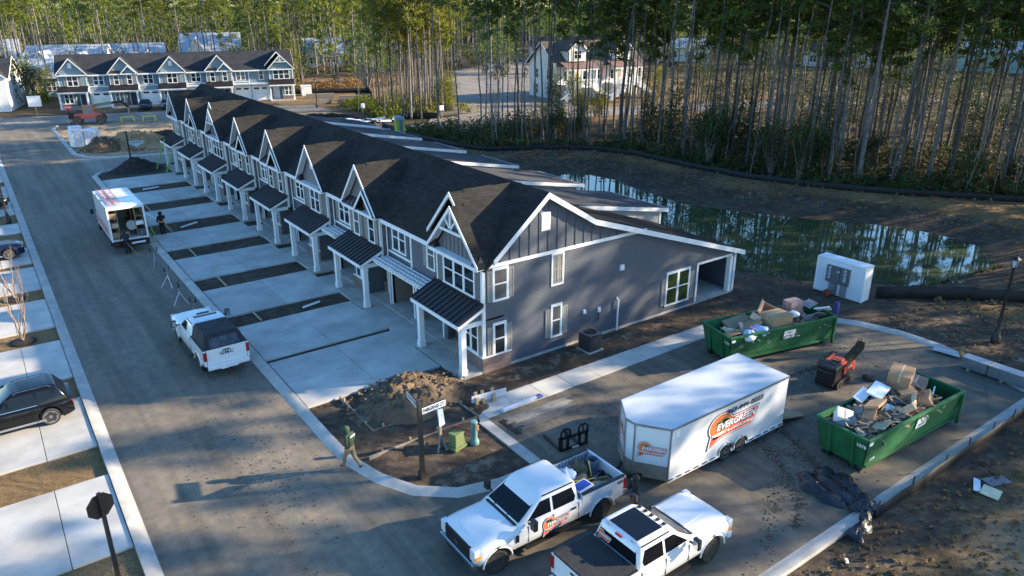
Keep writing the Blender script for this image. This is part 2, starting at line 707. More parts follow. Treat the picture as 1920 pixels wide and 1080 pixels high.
def ground_mat():
    m, nt, b = nodes_of('ground_soil')
    co = objco(nt, True)
    at = N(nt, 'Attribute')
    at.attribute_name = 'zone'
    sep = N(nt, 'SeparateColor')
    nt.links.new(at.outputs['Color'], sep.inputs[0])
    n_big = noise_node(nt, co, .35, 5)
    n_mid = noise_node(nt, co, 1.7, 6, .65)
    n_fine = noise_node(nt, co, 14, 6, .7)
    soil = ramp(nt, n_mid, [(.25, (.045, .032, .023)), (.5, (.085, .063, .046)), (.75, (.15, .115, .085))])
    straw = ramp(nt, n_fine, [(.3, (.09, .055, .025)), (.5, (.19, .122, .06)), (.7, (.29, .2, .105))])
    litter = ramp(nt, n_fine, [(.3, (.03, .028, .014)), (.52, (.075, .06, .03)), (.75, (.15, .105, .055))])
    sand = ramp(nt, n_mid, [(.25, (.2, .14, .09)), (.5, (.33, .25, .165)), (.75, (.42, .33, .23))])

    def masked(ch, lo, hi):
        s = N(nt, 'Math', operation='ADD')
        nt.links.new(sep.outputs[ch], s.inputs[0])
        q = N(nt, 'Math', operation='MULTIPLY_ADD')
        nt.links.new(n_mid, q.inputs[0])
        q.inputs[1].default_value = 1.3
        q.inputs[2].default_value = -.65
        nt.links.new(q.outputs[0], s.inputs[1])
        return ramp(nt, s.outputs[0], [(lo, 0), (hi, 1)])
    c = mix(nt, masked(2, .35, .75), soil, sand)
    c = mix(nt, masked(0, .3, .75), c, straw)
    c = mix(nt, masked(1, .3, .7), c, litter)
    c = mix(nt, 1., c, ramp(nt, n_big, [(.3, .75), (.7, 1.2)]), 'MULTIPLY')
    nt.links.new(c, b.inputs['Base Color'])
    b.inputs['Roughness'].default_value = .95
    b.inputs['Specular IOR Level'].default_value = .15
    wv = N(nt, 'TexWave', bands_direction='DIAGONAL')
    wv.inputs['Scale'].default_value = .9
    wv.inputs['Distortion'].default_value = 9
    wv.inputs['Detail'].default_value = 3
    wv.inputs['Detail Scale'].default_value = .6
    nt.links.new(co, wv.inputs['Vector'])
    h = mix(nt, .3, mix(nt, .5, n_fine, n_mid), wv.outputs['Fac'])
    bump(nt, b, h, 1., .16)
    return m


def build_ground():
    xs = axis(-900, -13, 78, 1500, .55)
    ys = axis(-400, 2, 112, 2200, .6)
    X, Y = np.meshgrid(xs, ys)
    Z = terrain(X, Y)
    nx, ny = len(xs), len(ys)
    vs = np.stack([X, Y, Z], -1).reshape(-1, 3)
    i = np.arange(ny - 1)[:, None] * nx + np.arange(nx - 1)[None]
    fs = np.stack([i, i + 1, i + 1 + nx, i + nx], -1).reshape(-1, 4)
    me = bpy.data.meshes.new('ground')
    me.from_pydata(vs.tolist(), [], fs.tolist())
    x, y = vs[:, 0], vs[:, 1]
    sd = poly_sd(x, y, POND)
    wood = poly_sd(x, y, WOOD)
    straw = smooth(2.5, 6, sd) * smooth(26, 14, sd) * (x > 44) * (.25 + .8 * vnoise(x, y, .22, 3))
    straw = np.maximum(straw, (x < 1.5) * (y < 120) * .95)
    straw = np.maximum(straw, smooth(0, 2, -box_sd(x, y, 15, 75, -40, 9.5)) * (.2 + .62 * vnoise(x, y, .3, 4)))
    straw = np.maximum(straw, (poly_sd(x, y, [(58, 86), (80, 82), (140, 62), (220, 90), (180, 200), (110, 165), (62, 96)]) < 0) * .9)
    straw = np.maximum(straw, (poly_sd(x, y, [(46, 118), (64, 102), (80, 130), (95, 170), (40, 190), (-40, 190), (-30, 148), (44, 131)]) < 0) * .8)
    lit = smooth(1, -3, wood)
    lit = np.maximum(lit, smooth(150, 230, np.hypot(x, y)) * .9)
    lit = np.maximum(lit, (poly_sd(x, y, [(48, 101), (53, 98), (62, 98), (68, 112), (66, 124), (53, 112)]) < 0) * .9)
    sand = smooth(1, -1, box_sd(x, y, 9, 48, 93, 128)) * (.55 + .5 * vnoise(x, y, .25, 7))
    sand = np.maximum(sand, smooth(1, -2, box_sd(x, y, 16, 29, 24.5, 26.3)) * .62)
    sand = np.maximum(sand, smooth(2, 4, sd) * smooth(14, 8, sd) * (x > 48) * .42 * vnoise(x, y, .3, 14))
    sand = np.maximum(sand, smooth(1, -2, box_sd(x, y, 38, 47, 8, 20)) * .5 * vnoise(x, y, .4, 11))
    sand = np.maximum(sand, smooth(0, -2, box_sd(x, y, 9.8, 15, 18.5, 21.8)) * .55)
    sand = np.maximum(sand, smooth(0, -3, box_sd(x, y, 16, 60, -30, 9.)) * .85 * smooth(.35, .7, vnoise(x, y, .35, 12)))
    ca = me.color_attributes.new('zone', 'FLOAT_COLOR', 'POINT')
    buf = np.ones((len(vs), 4))
    buf[:, 0], buf[:, 1], buf[:, 2] = straw, lit, sand
    ca.data.foreach_set('color', buf.ravel())
    me.materials.append(ground_mat())
    me.polygons.foreach_set('use_smooth', [True] * len(me.polygons))
    tag(put('ground', me), kind='structure')


build_ground()

# ---- water
m, nt, b = nodes_of('pond_water')
co = objco(nt, True)
b.inputs['Base Color'].default_value = (.045, .062, .03, 1)
b.inputs['Roughness'].default_value = .03
b.inputs['IOR'].default_value = 1.5
b.inputs['Specular IOR Level'].default_value = .8
mp = N(nt, 'Mapping')
mp.inputs['Scale'].default_value = (1., .35, 1)
nt.links.new(co, mp.inputs[0])
bump(nt, b, noise_node(nt, mp.outputs[0], 1.3, 3, .5), .014, .1)
water = m
cx, cy = 51, 42
ring = [(cx + (x - cx) * 1.06, cy + (y - cy) * 1.06, -.9) for x, y in POND]
struct('pond_water', MB().add(ring, [tuple(range(len(ring)))]), water)
struct('distant_pond_water', MB().add([(118, 211, .01), (138, 207, .01), (152, 226, .01), (131, 238, .01)], [(0, 1, 2, 3)]), water)


# ---- asphalt and concrete
def asphalt_mat(name, base, dust):
    m, nt, b = nodes_of(name)
    co = objco(nt, True)
    n_big = noise_node(nt, co, .22, 5, .6)
    n_fine = noise_node(nt, co, 45, 4, .7)
    n_mid = noise_node(nt, co, 2.2, 6, .65)
    c = ramp(nt, n_fine, [(.3, [x * .75 for x in base]), (.7, [x * 1.3 for x in base])])
    d = mix(nt, .6, n_big, n_mid)
    c = mix(nt, ramp(nt, d, [(.42, 0), (.66, .8)]), c, dust)
    mp = N(nt, 'Mapping')
    mp.inputs['Scale'].default_value = (1., .045, 1)
    nt.links.new(co, mp.inputs[0])
    lane = noise_node(nt, mp.outputs[0], 1.4, 4, .55)
    c = mix(nt, 1., c, ramp(nt, lane, [(.35, .78), (.65, 1.16)]), 'MULTIPLY')
    stain = noise_node(nt, co, .9, 6, .7)
    c = mix(nt, ramp(nt, stain, [(.62, 0), (.72, .55)]), c, [x * .45 for x in base])
    # thin wandering cracks
    vo = N(nt, 'TexVoronoi', feature='DISTANCE_TO_EDGE')
    vo.inputs['Scale'].default_value = .07
    ds = mix(nt, .12, co, N(nt, 'TexNoise').outputs['Color'])
    nt.links.new(ds, vo.inputs['Vector'])
    c = mix(nt, ramp(nt, vo.outputs['Distance'], [(0, .3), (.0016, 0)]), c, (.03, .028, .026))
    nt.links.new(c, b.inputs['Base Color'])
    b.inputs['Roughness'].default_value = .88
    b.inputs['Specular IOR Level'].default_value = .25
    bump(nt, b, n_fine, .35, .015)
    return m


asph = asphalt_mat('street_asphalt', (.14, .122, .1), (.25, .2, .14))
asph2 = asphalt_mat('lot_asphalt', (.11, .098, .083), (.2, .165, .115))
asph3 = asphalt_mat('pale_asphalt', (.2, .175, .15), (.27, .235, .2))
conc = mat('pale_concrete', (.42, .405, .375), .85, var=.2, scale=.7, bmp=.15, bscale=40, rnd=.1, ws=True)
kerbm = mat('kerb_concrete', (.38, .365, .335), .85, var=.2, scale=1.4, bmp=.2, bscale=30, ws=True)


def sheet(name, poly, z, m):
    return struct(name, MB().add([(x, y, z) for x, y in poly], [tuple(range(len(poly)))]), m)


sheet('main_street', [(1.9, -60), (8.75, -60), (8.75, 3), (8.75, 25.5), (8.75, 84.5), (8.75, 99), (8.75, 121), (9.6, 124.2), (11.5, 125.6), (1.9, 128.2), (1.9, 118)], 0, asph)
sheet('side_street', PAD, 0, asph2)
sheet('cross_street', [(11.5, 125.6), (30, 120.8), (48, 116), (48, 125), (26, 131.3), (5, 137.2), (-40, 149), (-40, 140), (1.9, 128.2)], -.004, asph3)
sheet('back_street', [(8.75, 84.5), (9.6, 86.4), (11.5, 87.4), (20, 87.8), (46, 88), (60, 88), (66, 91), (85, 84), (110, 76), (142, 64), (144, 70),
                      (113, 83), (89, 92), (84, 99), (100, 124), (108, 140), (150, 180), (140, 190), (90, 160), (82, 148), (69, 124), (60, 104), (53, 94.5), (44, 93.2), (17, 92.9), (12, 94), (9.6, 96.2), (8.75, 99)], 0, asph3)


def sweep(name, path, prof, m, closed=False, smoothang=40):
    pts = [V((p[0], p[1], 0)) for p in path]
    vs, fs = [], []
    k = len(prof)
    for i, p in enumerate(pts):
        a = pts[max(i - 1, 0)]
        c = pts[min(i + 1, len(pts) - 1)]
        d = (c - a).normalized()
        nrm = V((-d.y, d.x, 0))
        for o, z in prof:
            q = p + nrm * o
            vs.append((q.x, q.y, z))
    for i in range(len(pts) - 1):
        for j in range(k - 1):
            fs.append((i * k + j, (i + 1) * k + j, (i + 1) * k + j + 1, i * k + j + 1))
    return struct(name, MB().add(vs, fs), m, smoothang)


def densify(path, step=1.5):
    out = []
    for a, b in zip(path[:-1], path[1:]):
        n = max(1, int(math.dist(a, b) / step))
        out += [(a[0] + (b[0] - a[0]) * i / n, a[1] + (b[1] - a[1]) * i / n) for i in range(n)]
    return out + [path[-1]]


KERB = [(0, -.1), (0, .004), (.12, .03), (.24, .1), (.47, .115), (.48, -.12)]
sweep('left_kerb', densify([(1.9, -60), (1.9, 127)]), KERB, kerbm)
RK = [(8.75, 83.5), (8.75, 26.5), (8.75, 25.5), (8.8, 23.4), (9.25, 21.5), (10.0, 20.0), (11.3, 18.9), (13, 18.45), (14.9, 18.4)]
sweep('right_kerb', densify(RK), KERB, kerbm)
sweep('lot_kerb', [(36, 10.25), (13, 10.25), (11, 9.4), (9.6, 7.4), (8.75, 3.), (8.75, -20)][::1], [(-o, z) if False else (o, z) for o, z in KERB], kerbm)
sweep('lot_end_kerb', [(31, 22.75), (33.5, 22.2), (35.6, 21.0), (36.9, 19), (37.5, 17), (37.5, 15), (36.9, 12.8), (36.05, 10.3)], KERB, kerbm)
sweep('lot_edge_strip', [(14.9, 18.4), (14.9, 22.7)], [(-.22, .008), (.25, .02), (.25, -.1)], kerbm)
sweep('back_street_kerb', [(46, 88), (20, 87.8), (11.5, 87.4), (9.6, 86.4), (8.75, 84.5), (8.75, 83.5)], KERB, kerbm)
sweep('island_kerb', [(9.6, 124.2), (8.75, 121), (8.75, 99), (9.6, 96.2), (12, 94), (17, 92.9), (44, 93.2), (53, 94.5)], KERB, kerbm)


def slabs(name, cells, z0=-.12, z1=.05, m=None, part='slab'):
    """one pavement of separate concrete slabs with open joints"""
    r = tag(thing(name, None, None), kind='structure')
    for (x0, x1, y0, y1) in cells:
        MB().box(x0, x1, y0, y1, z0, z1 + random.uniform(-.006, .006)).build(part, m or conc, r, bevel=.012)
    return r


J = .012
RD = [(28.1, 33.2), (33.62, 38.4), (40.2, 45.05), (47.35, 52.2), (54.7, 59.2), (62.2, 66.8), (69.7, 74.4), (77.0, 81.9)]
for i, (a, b_) in enumerate(RD):
    cells = []
    for x0, x1 in ((9.3, 12.75), (12.77, 15.95)):
        if i < 2:
            cells += [(x0, x1, a, (a + b_) / 2 - J), (x0, x1, (a + b_) / 2 + J, b_)]
        else:
            cells.append((x0, x1, a, b_))
    g0, g1 = ((31.0, 33.5) if i == 0 else (b_ - 4.6, b_ - 2.))
    cells.append((15.97, 17.75, g0 - .3, g1 + .3))
    slabs('driveway', cells)
LD = [(8, 12.8), (15.4, 20.3), (22.94, 27.72), (30.13, 34.87), (37.28, 42.23), (44.41, 49.23), (51.38, 56.3), (57.3, 61.41), (66, 69), (72.47, 77.35), (79.6, 84.5), (87, 92), (94, 99)]
for a, b_ in LD:
    slabs('driveway', [(x0 + J, x1 - J, a, b_) for x0, x1 in ((-.35, 1.41), (-3.6, -.35), (-6.8, -3.6), (-10, -6.8))])
slabs('sidewalk', [(15.15 + 1.6 * i + J, 15.15 + 1.6 * (i + 1) - J, 22.78, 24.15 - .02 * i) for i in range(10)], z1=.03)
sheet('end_walk', [(14.75, 22.72), (16.6, 22.78), (16.9, 24.3), (15.15, 24.3)], .012, kerbm)


# ---- clods and crumbs of soil that nobody could count
def clods(name, n, where, s0, s1, m):
    base = np.array([(0, 0, 1), (1, 0, 0), (0, 1, 0), (-1, 0, 0), (0, -1, 0), (0, 0, -.4)], float)
    fc = np.array([(0, 1, 2), (0, 2, 3), (0, 3, 4), (0, 4, 1), (5, 2, 1), (5, 3, 2), (5, 4, 3), (5, 1, 4)])
    P = np.array([where() for _ in range(n)])
    S = RN.uniform(s0, s1, (n, 1, 1)) * RN.uniform(.5, 1.4, (n, 1, 3)) * np.array([1, 1, .7])
    A = RN.uniform(0, 6.28, n)
    vv = base[None] * S * RN.uniform(.6, 1.3, (n, 6, 3))
    ca, sa = np.cos(A)[:, None], np.sin(A)[:, None]
    q = np.stack([vv[..., 0] * ca - vv[..., 1] * sa, vv[..., 0] * sa + vv[..., 1] * ca, vv[..., 2]], -1)
    zz = terrain(P[:, 0], P[:, 1]) if P.shape[1] == 2 else P[:, 2]
    zz = np.maximum(zz, -.05) if P.shape[1] == 2 else zz
    q += np.stack([P[:, 0], P[:, 1], zz], -1)[:, None]
    f = (fc[None] + (np.arange(n) * 6)[:, None, None]).reshape(-1, 3)
    me = bpy.data.meshes.new(name)
    me.from_pydata(q.reshape(-1, 3).tolist(), [], f.tolist())
    me.materials.append(m)
    tag(put(name, me), kind='stuff')


soilm = mat('soil_clods', (.075, .055, .038), .95, var=.5, scale=2., bmp=.4, bscale=12, ws=True)
STRIPS = [(9.4, 16, 38.4, 40.2), (9.4, 16, 45.1, 47.3), (9.4, 16, 52.3, 54.6), (9.4, 16, 59.3, 62.1), (9.4, 16, 66.9, 69.6), (9.4, 16, 74.5, 76.9), (9.4, 16, 33.2, 33.6)]


def in_boxes(bs):
    w = [(b[1] - b[0]) * (b[3] - b[2]) for b in bs]

    def f():
        b = random.choices(bs, w)[0]
        return (random.uniform(b[0], b[1]), random.uniform(b[2], b[3]))
    return f


clods('soil_clods', 2600, in_boxes(STRIPS + [(9.8, 16, 22.5, 28), (18.3, 31, 24.3, 26.2), (30, 38, 22.8, 26), (16, 34, 3, 9.6)]), .02, .085, soilm)


def track_dirt():
    p = random.choice(TRACKS)
    i = random.randrange(len(p) - 1)
    t = random.random()
    return (p[i][0] + (p[i + 1][0] - p[i][0]) * t + random.gauss(0, .13), p[i][1] + (p[i + 1][1] - p[i][1]) * t + random.gauss(0, .1), .004)


TRACKS = [densify(q, .3) for q in ([(23.2, 16.4), (22.9, 14.8), (22.1, 13.0), (20.9, 11.6), (19.6, 10.9)], [(24.6, 15.6), (24.2, 14.2), (23.4, 12.7), (22.3, 11.3)], [(26, 18.6), (28.5, 17.6), (30.5, 17.4), (33, 17.9)])]


def lot_dirt():
    c = random.choice([(27.5, 17.5, 2.5, 1.2, .1), (20.5, 12.3, 3.2, .35, .5), (23, 13.8, .45, 2.5, .4), (33, 17, 3.5, 2.5, 0), (6, 24, 2, 5, 0), (7, 30, 2, 9, 0), (19, 20, 4, 1.5, 0)])
    a = random.gauss(0, 1) * c[2] * .6
    b = random.gauss(0, 1) * c[3] * .6
    return (c[0] + a * math.cos(c[4]) - b * math.sin(c[4]), c[1] + a * math.sin(c[4]) + b * math.cos(c[4]), .004)


clods('street_crumbs', 2200, lot_dirt, .012, .05, soilm)


clods('tyre_track_mud', 1900, track_dirt, .015, .055, soilm)


# ---- heaps of soil
def heap(name, label, c, rx, ry, h, m, seed, rz=0., lobes=3, cat='dirt pile'):
    n, k = 56, 64
    rnd = random.Random(seed)
    lob = [(rnd.uniform(-.4, .4), rnd.uniform(-.4, .4), rnd.uniform(.35, .6), rnd.uniform(.5, 1)) for _ in range(lobes)] + [(0, 0, .6, .8)]
    vs, fs = [], []
    for i in range(n + 1):
        for j in range(k + 1):
            u, w = -1 + 2 * i / n, -1 + 2 * j / k
            e = max(0, 1 - (u * u + w * w))
            z = max(a * math.exp(-((u - x) ** 2 + (w - y) ** 2) / (s * s)) for x, y, s, a in lob) * min(1, e * 2.2)
            q = V((u * rx * 1.6 + seed, w * ry * 1.6, 0))
            z += e * (noise.ridged_multi_fractal(q, 1., 2., 5, 1., 2.) * .14 - .14) + e * noise.fractal(q * 3.2, .7, 2, 5) * .16
            vs.append((u * rx, w * ry, z * h - .1))
    for i in range(n):
        for j in range(k):
            a = i * (k + 1) + j
            fs.append((a, a + k + 1, a + k + 2, a + 1))
    o = MB().add(vs, fs).build(name, m, None, 30, loc=(c[0], c[1], -.02), rot=(0, 0, rz), fixn=False)
    return tag(o, label, cat)


dirtm = mat('heap_soil', (.115, .078, .048), .95, var=.5, scale=1.6, bmp=.9, bscale=7, ws=True)
dirtdark = mat('heap_dark_soil', (.035, .028, .023), .95, var=.4, scale=2, bmp=.9, bscale=7, ws=True)
dirtsand = mat('heap_sandy_soil', (.27, .18, .1), .95, var=.35, scale=1.2, bmp=.7, bscale=7, ws=True)
heap('dirt_pile', 'brown dirt mound inside the wooden form boards by the corner porch', (13.3, 26.2), 3.3, 2.35, 1.0, dirtm, 3, .1, 7)
heap('dirt_pile', 'low dirt mound at the kerb end of the corner lot', (11.6, 26.0), 1.6, 1.9, .5, dirtm, 9, .3, 3)
heap('dirt_pile', 'dark soil mound by the green ladders at the far driveway', (12.9, 85.4), 3.2, 2.0, 1.35, dirtdark, 5, .1, 4)
heap('dirt_pile', 'tan sandy dirt mound in the vacant lot behind the street sign', (16.5, 100.2), 4.6, 3.0, 2.0, dirtsand, 6, -.2, 5)
heap('dirt_pile', 'brown dirt mound beside the wrapped white pallets', (12.6, 100.3), 2.7, 2.4, 1.8, dirtm, 8, .3, 4)
heap('dirt_pile', 'dark ridge of soil along the vacant lot edge', (22.5, 103.5), 7.0, 1.8, 1.3, dirtdark, 4, -.15, 5)


def on_heap(c, rx, ry, h):
    def f():
        while True:
            u, w = random.uniform(-1, 1), random.uniform(-1, 1)
            e = 1 - u * u - w * w
            if e > 0:
                return (c[0] + u * rx, c[1] + w * ry, max(0, min(1, e * 1.3)) ** 1.1 * h * random.uniform(.35, .75))
    return f


clods('heap_clods', 420, on_heap((13.3, 26.2), 3.2, 2.3, .85), .03, .13, dirtm)
clods('far_heap_clods', 260, on_heap((14.5, 100.2), 5.0, 2.8, 1.7), .06, .25, dirtm)
clods('bank_clods', 700, in_boxes([(38, 41, 23.5, 34), (36.5, 43, 22.5, 26.5), (31, 38, 23, 26), (52, 60, 58, 64), (60, 64, 24, 34)]), .03, .13, soilm)


def fence_silt(path, label, h=.62, step=2.2, sag=.1, cat='silt fence'):
    r = thing('silt_fence', label, cat)
    pts = densify(path, .55)
    vs, fs = [], []
    for i, (x, y) in enumerate(pts):
        g = float(terrain(np.array([x]), np.array([y]))[0])
        off = (random.random() - .5) * .1
        hh = h * (1 - sag * random.random())
        vs += [(x - off, y + off, g - .05), (x + off * .5, y, g + hh * .5), (x, y + off * .3, g + hh)]
    for i in range(len(pts) - 1):
        for j in range(2):
            fs.append((i * 3 + j, i * 3 + 3 + j, i * 3 + 4 + j, i * 3 + 1 + j))
    o = MB().add(vs, fs).build('fabric', siltm, r, 50, fixn=False)
    md = o.modifiers.new('thick', 'SOLIDIFY')
    md.thickness = .015
    me = cached('stake', lambda: MB().box(-.02, .02, -.02, .02, -.1, h + .14).mesh('stake', mat('dark_stake', (.03, .026, .022), .8)))
    for x, y in densify(path, step):
        g = float(terrain(np.array([x]), np.array([y]))[0])
        put('stake', me, r, (x, y + .03, g), (random.uniform(-.08, .08), random.uniform(-.08, .08), 0))
    return r


fence_silt(FENCE_FAR, 'long black silt fence between the far pond bank and the woods', .6, 2.6)
fence_silt([(41.6, 20.6), (42.4, 20.1), (43.4, 19.4), (44.4, 18.6), (48, 15.2), (54, 9.5)], 'black silt fence behind the tall black lamp post', .85, 2., .2)
fence_silt([(22.3, 9.62), (27, 9.62), (31, 9.62), (36.2, 9.6), (38, 10.2)], 'black silt fence along the kerb beside the front dumpster', .5, 1.6)
fence_silt([(50.8, 142.5), (64.0, 136.2), (60.8, 128), (53.2, 112), (53.6, 101.5), (57.4, 98.6), (61.5, 99.4)], 'black silt fence around the bare clump of trees behind the roofs', 1.0)
fence_silt([(42, 112), (46.9, 108.2), (47.6, 99.5), (45.5, 96.2)], 'slumped black silt fence beside the white plastic sheeting', .7, 2.5, .4)
# ------------------------------------------------------------------ windows, shutters (shared between both terraces)
def window(par, F, w, h, cols=1, head=True, gl=None, name='window'):
    """double-hung window; F: lower-left corner of the casing, u right, v up, n out"""
    gl = gl or random.choice([glass, glass, glass, glass_b, glass_c])
    key = ('win', round(w, 2), round(h, 2), cols, head)

    def frame():
        b = MB()
        c = .09
        b.box(0, c, 0, h, 0, .045)
        b.box(w - c, w, 0, h, 0, .045)
        b.box(c, w - c, h - (.14 if head else c), h, 0, .05)
        b.box(-.02, w + .02, -.02, c * .8, 0, .065)
        cw = (w - c * 2) / cols
        for i in range(1, cols):
            x = c + cw * i
            b.box(x - .055, x + .055, c * .8, h - .12, 0, .04)
        for i in range(cols):
            x0 = c + cw * i + (.055 if i else 0)
            x1 = c + cw * (i + 1) - (.055 if i < cols - 1 else 0)
            mid = h * .5
            b.box(x0, x1, mid - .035, mid + .035, .0, .036)
            for xa, xb in ((x0, x0 + .035), (x1 - .035, x1)):
                b.box(xa, xb, c * .8, h - .14, 0, .03)
            b.box((x0 + x1) / 2 - .014, (x0 + x1) / 2 + .014, mid + .035, h - .14, .0, .026)
        return b.mesh('window', white)
    o = put(name, cached(key, frame), par, M=F.mtx())
    c = .09
    cw = (w - 2 * c) / cols
    for i in range(cols):
        for (y0, y1, d) in ((.075, h * .5, .012), (h * .5, h - .13, .02)):
            x0, x1 = c + cw * i + .01, c + cw * (i + 1) - .01
            k2 = ('pane', round(x1 - x0, 2), round(y1 - y0, 2), gl.name)
            me = cached(k2, lambda: MB().box(0, x1 - x0, 0, y1 - y0, 0, .006).mesh('pane', gl))
            put('pane', me, o, (x0, y0, d))
    return o


def shutter(par, F, w, h):
    def mk():
        b = MB().box(0, w, 0, h, 0, .03)
        for y0, y1 in ((0, .07), (h * .5 - .03, h * .5 + .03), (h - .07, h)):
            b.box(0, w, y0, y1, .03, .05)
        for x0, x1 in ((0, .06), (w - .06, w)):
            b.box(x0, x1, 0, h, .03, .0495)
        b.box(w * .5 - .02, w * .5 + .02, .07, h - .07, .03, .04)
        return b.mesh('shutter', shut)
    return put('shutter', cached(('shut', round(w, 2), round(h, 2)), mk), par, M=F.mtx())


def townhouse(name, label, loc, rz, types, sid, sid_panel, shg, closed, bay_sid=None, seed=1, rear=True):
    """terrace in a local frame: x = depth away from the street, y = along the front, z up"""
    T = thing(name, label, 'townhouse row', loc, rz)
    nb = len(types)
    bs = [0.] + [10.35 + 7.47 * i for i in range(nb - 1)]
    BW = 4.05
    send = bs[-1] + BW + .12
    MD = .42                                   # set-back of the wall between the gabled bays
    RZ, RX, sl = 8.3, 3.55, .84
    bayc = bay_sid or sid

    def FX(d, s, z):                           # street-facing plane: u to the right as seen from the street
        return Fr((d, s, z), (0, -1, 0), (0, 0, 1), (-1, 0, 0))

    def FS(d, s, z):                           # near end wall
        return Fr((d, s, z), (1, 0, 0), (0, 0, 1), (0, -1, 0))

    # ---- roof
    top = [(-.06, 5.27), (RX, RZ), (6.5, 6.53), (18.6, 2.62)]
    bot = [(18.6, 2.47), (6.5, 6.38), (RX, RZ - .17), (-.06, 5.13)]
    MB().extr([(x, -.32, z) for x, z in top + bot], (0, send + .62, 0)).build('roof', shg, T)
    rc = MB()
    for i in range(int(send / .32)):
        rc.extr([(RX - .14, -.3 + i * .32, RZ - .1), (RX, -.3 + i * .32, RZ + .025), (RX + .15, -.3 + i * .32, RZ - .07), (RX, -.3 + i * .32, RZ - .03)], (0, .305, 0))
    rc.build('ridge_cap', shg, T)
    for s0 in (-.345, send + .305):
        b = MB()
        for (a, c) in (((.42, 5.62), (RX, RZ)), ((RX, RZ), (6.5, 6.53)), ((6.5, 6.53), (18.62, 2.62))):
            b.extr([(a[0], s0, a[1] + .012), (c[0], s0, c[1] + .012), (c[0], s0, c[1] - .27), (a[0], s0, a[1] - .27)], (0, .035, 0))
        b.build('rake_board', white, T)
        b = MB()
        for (a, c) in (((.42, 5.62), (RX, RZ)), ((RX, RZ), (6.5, 6.53)), ((6.5, 6.53), (18.6, 2.62))):
            s1 = s0 + .037 if s0 < 0 else s0 - .3
            b.extr([(a[0], s1, a[1] - .19), (c[0], s1, c[1] - .19), (c[0], s1, c[1] - .215), (a[0], s1, a[1] - .215)], (0, .3, 0))
        b.build('soffit', white, T)
    # plumbing vents and ridge vents
    for s in [3 + 4.1 * i for i in range(int(send / 4.2))]:
        MB().tube([(4.3, s, 7.4), (4.3, s, 8.05)], .06, 8).build('roof_vent', black, T)
    # ---- end walls
    for s0, s1 in ((0, .16), (send - .16, send)):
        P = [(0, 0), (14.85, 0), (14.85, 2.42), (17.9, 2.42), (17.9, 0), (18.2, 0), (18.2, 2.58), (6.5, 6.37), (RX, 8.12), (0.35, 5.42), (0, 5.3)]
        MB().extr([(x, s0, z) for x, z in P], (0, s1 - s0, 0)).build('end_wall', sid, T)
    MB().box(18.04, 18.2, .16, send - .16, 0, 2.5).build('rear_wall', sid, T)
    MB().box(-.03, 18.23, -.03, send + .03, -.2, .09).build('foundation', kerbm, T)
    # patio opening casing
    b = MB()
    b.box(14.76, 14.9, -.025, .2, .09, 2.5)
    b.box(14.9, 17.86, -.025, .2, 2.36, 2.5)
    b.box(17.7, 17.95, -.04, .24, .09, 2.355)
    b.build('patio_frame', white, T)
    MB().box(14.9, 18.0, .16, 3.5, .05, .1).build('patio_floor', conc, T)
    MB().box(14.75, 14.85, .16, 3.6, .1, 2.6).build('patio_wall', sid, T)
    MB().box(14.85, 18.04, 3.5, 3.6, .1, 2.6).build('patio_wall', sid, T)
    # board-and-batten gable end
    for i in range(17):
        x = 1.0 + .56 * i
        zt = (8.12 - .2 - (RX - x) * .84) if x < RX else (8.12 - .18 - (x - RX) * .59 if x < 6.5 else 6.37 - .18 - (x - 6.5) * .322)
        if zt > 5.4:
            MB().box(x - .03, x + .03, -.035, .0, 5.34, zt).build('batten', sid, T)
    MB().box(.0, 10.4, -.05, .0, 5.17, 5.34).build('belt_trim', white, T)
    MB().box(-.03, .13, -.03, .13, .78, 5.25).build('corner_board', white, T)
    MB().box(18.06, 18.24, -.03, .1, .05, 2.5).build('corner_board', white, T)
    b = MB().box(3.32, 3.86, -.06, 0, 6.42, 7.3).box(3.36, 3.82, -.075, -.06, 6.5, 7.22)
    b.build('gable_vent', white, T)
    # end-wall windows
    if rear:
        window(T, FS(.54, 0, 3.5), .9, 1.64)
        shutter(T, FS(.24, 0, 3.52), .28, 1.5)
        shutter(T, FS(1.46, 0, 3.52), .28, 1.5)
        window(T, FS(.54, 0, .7), .78, 1.7)
        shutter(T, FS(.22, 0, .74), .3, 1.5)
        shutter(T, FS(1.34, 0, .74), .3, 1.5)
        window(T, FS(4.02, 0, .72), .72, 1.78)
        shutter(T, FS(3.68, 0, .78), .3, 1.5)
        shutter(T, FS(4.78, 0, .78), .3, 1.5)
        b = MB()
        b.box(0, .08, 0, 1.68, 0, .05)
        b.box(.7, .78, 0, 1.68, 0, .05)
        b.box(.08, .7, 0, .1, 0, .05)
        b.box(.08, .7, 1.6, 1.68, 0, .05)
        b.build('blind_window_frame', white, T, M=FS(4.0, 0, 3.48).mtx())
        shutter(T, FS(4.09, 0, 3.6), .3, 1.46)
        shutter(T, FS(4.4, 0, 3.6), .3, 1.46)
        window(T, FS(12.25, 0, .42), 1.95, 2.02, 2, gl=glass_green)
        shutter(T, FS(11.9, 0, .5), .3, 1.6)
        shutter(T, FS(14.25, 0, .5), .3, 1.6)
        for x, z, w, h in ((8.6, 3.35, .26, .3), (6.15, 1.5, .14, .22), (7.15, 1.35, .16, .26)):
            MB().box(x, x + w, -.09, 0, z, z + h, 0).box(x + .02, x + w - .02, -.13, -.09, z + .03, z + h * .5).build('wall_box', white, T)
        MB().tube([(8.5, -.14, .0), (8.5, -.14, 1.75), (8.5, -.02, 1.86)], .05, 8).build('white_riser_pipe', white, T)
        MB().tube([(7.2, -.05, 1.35), (7.22, -.07, 1.0), (7.05, -.08, .85)], .025, 6).build('cable', black, T)
        # brick return at the corner
    MB().box(-.07, 1.55, -.07, .0, -.1, .74).build('brick_base', brick, T)
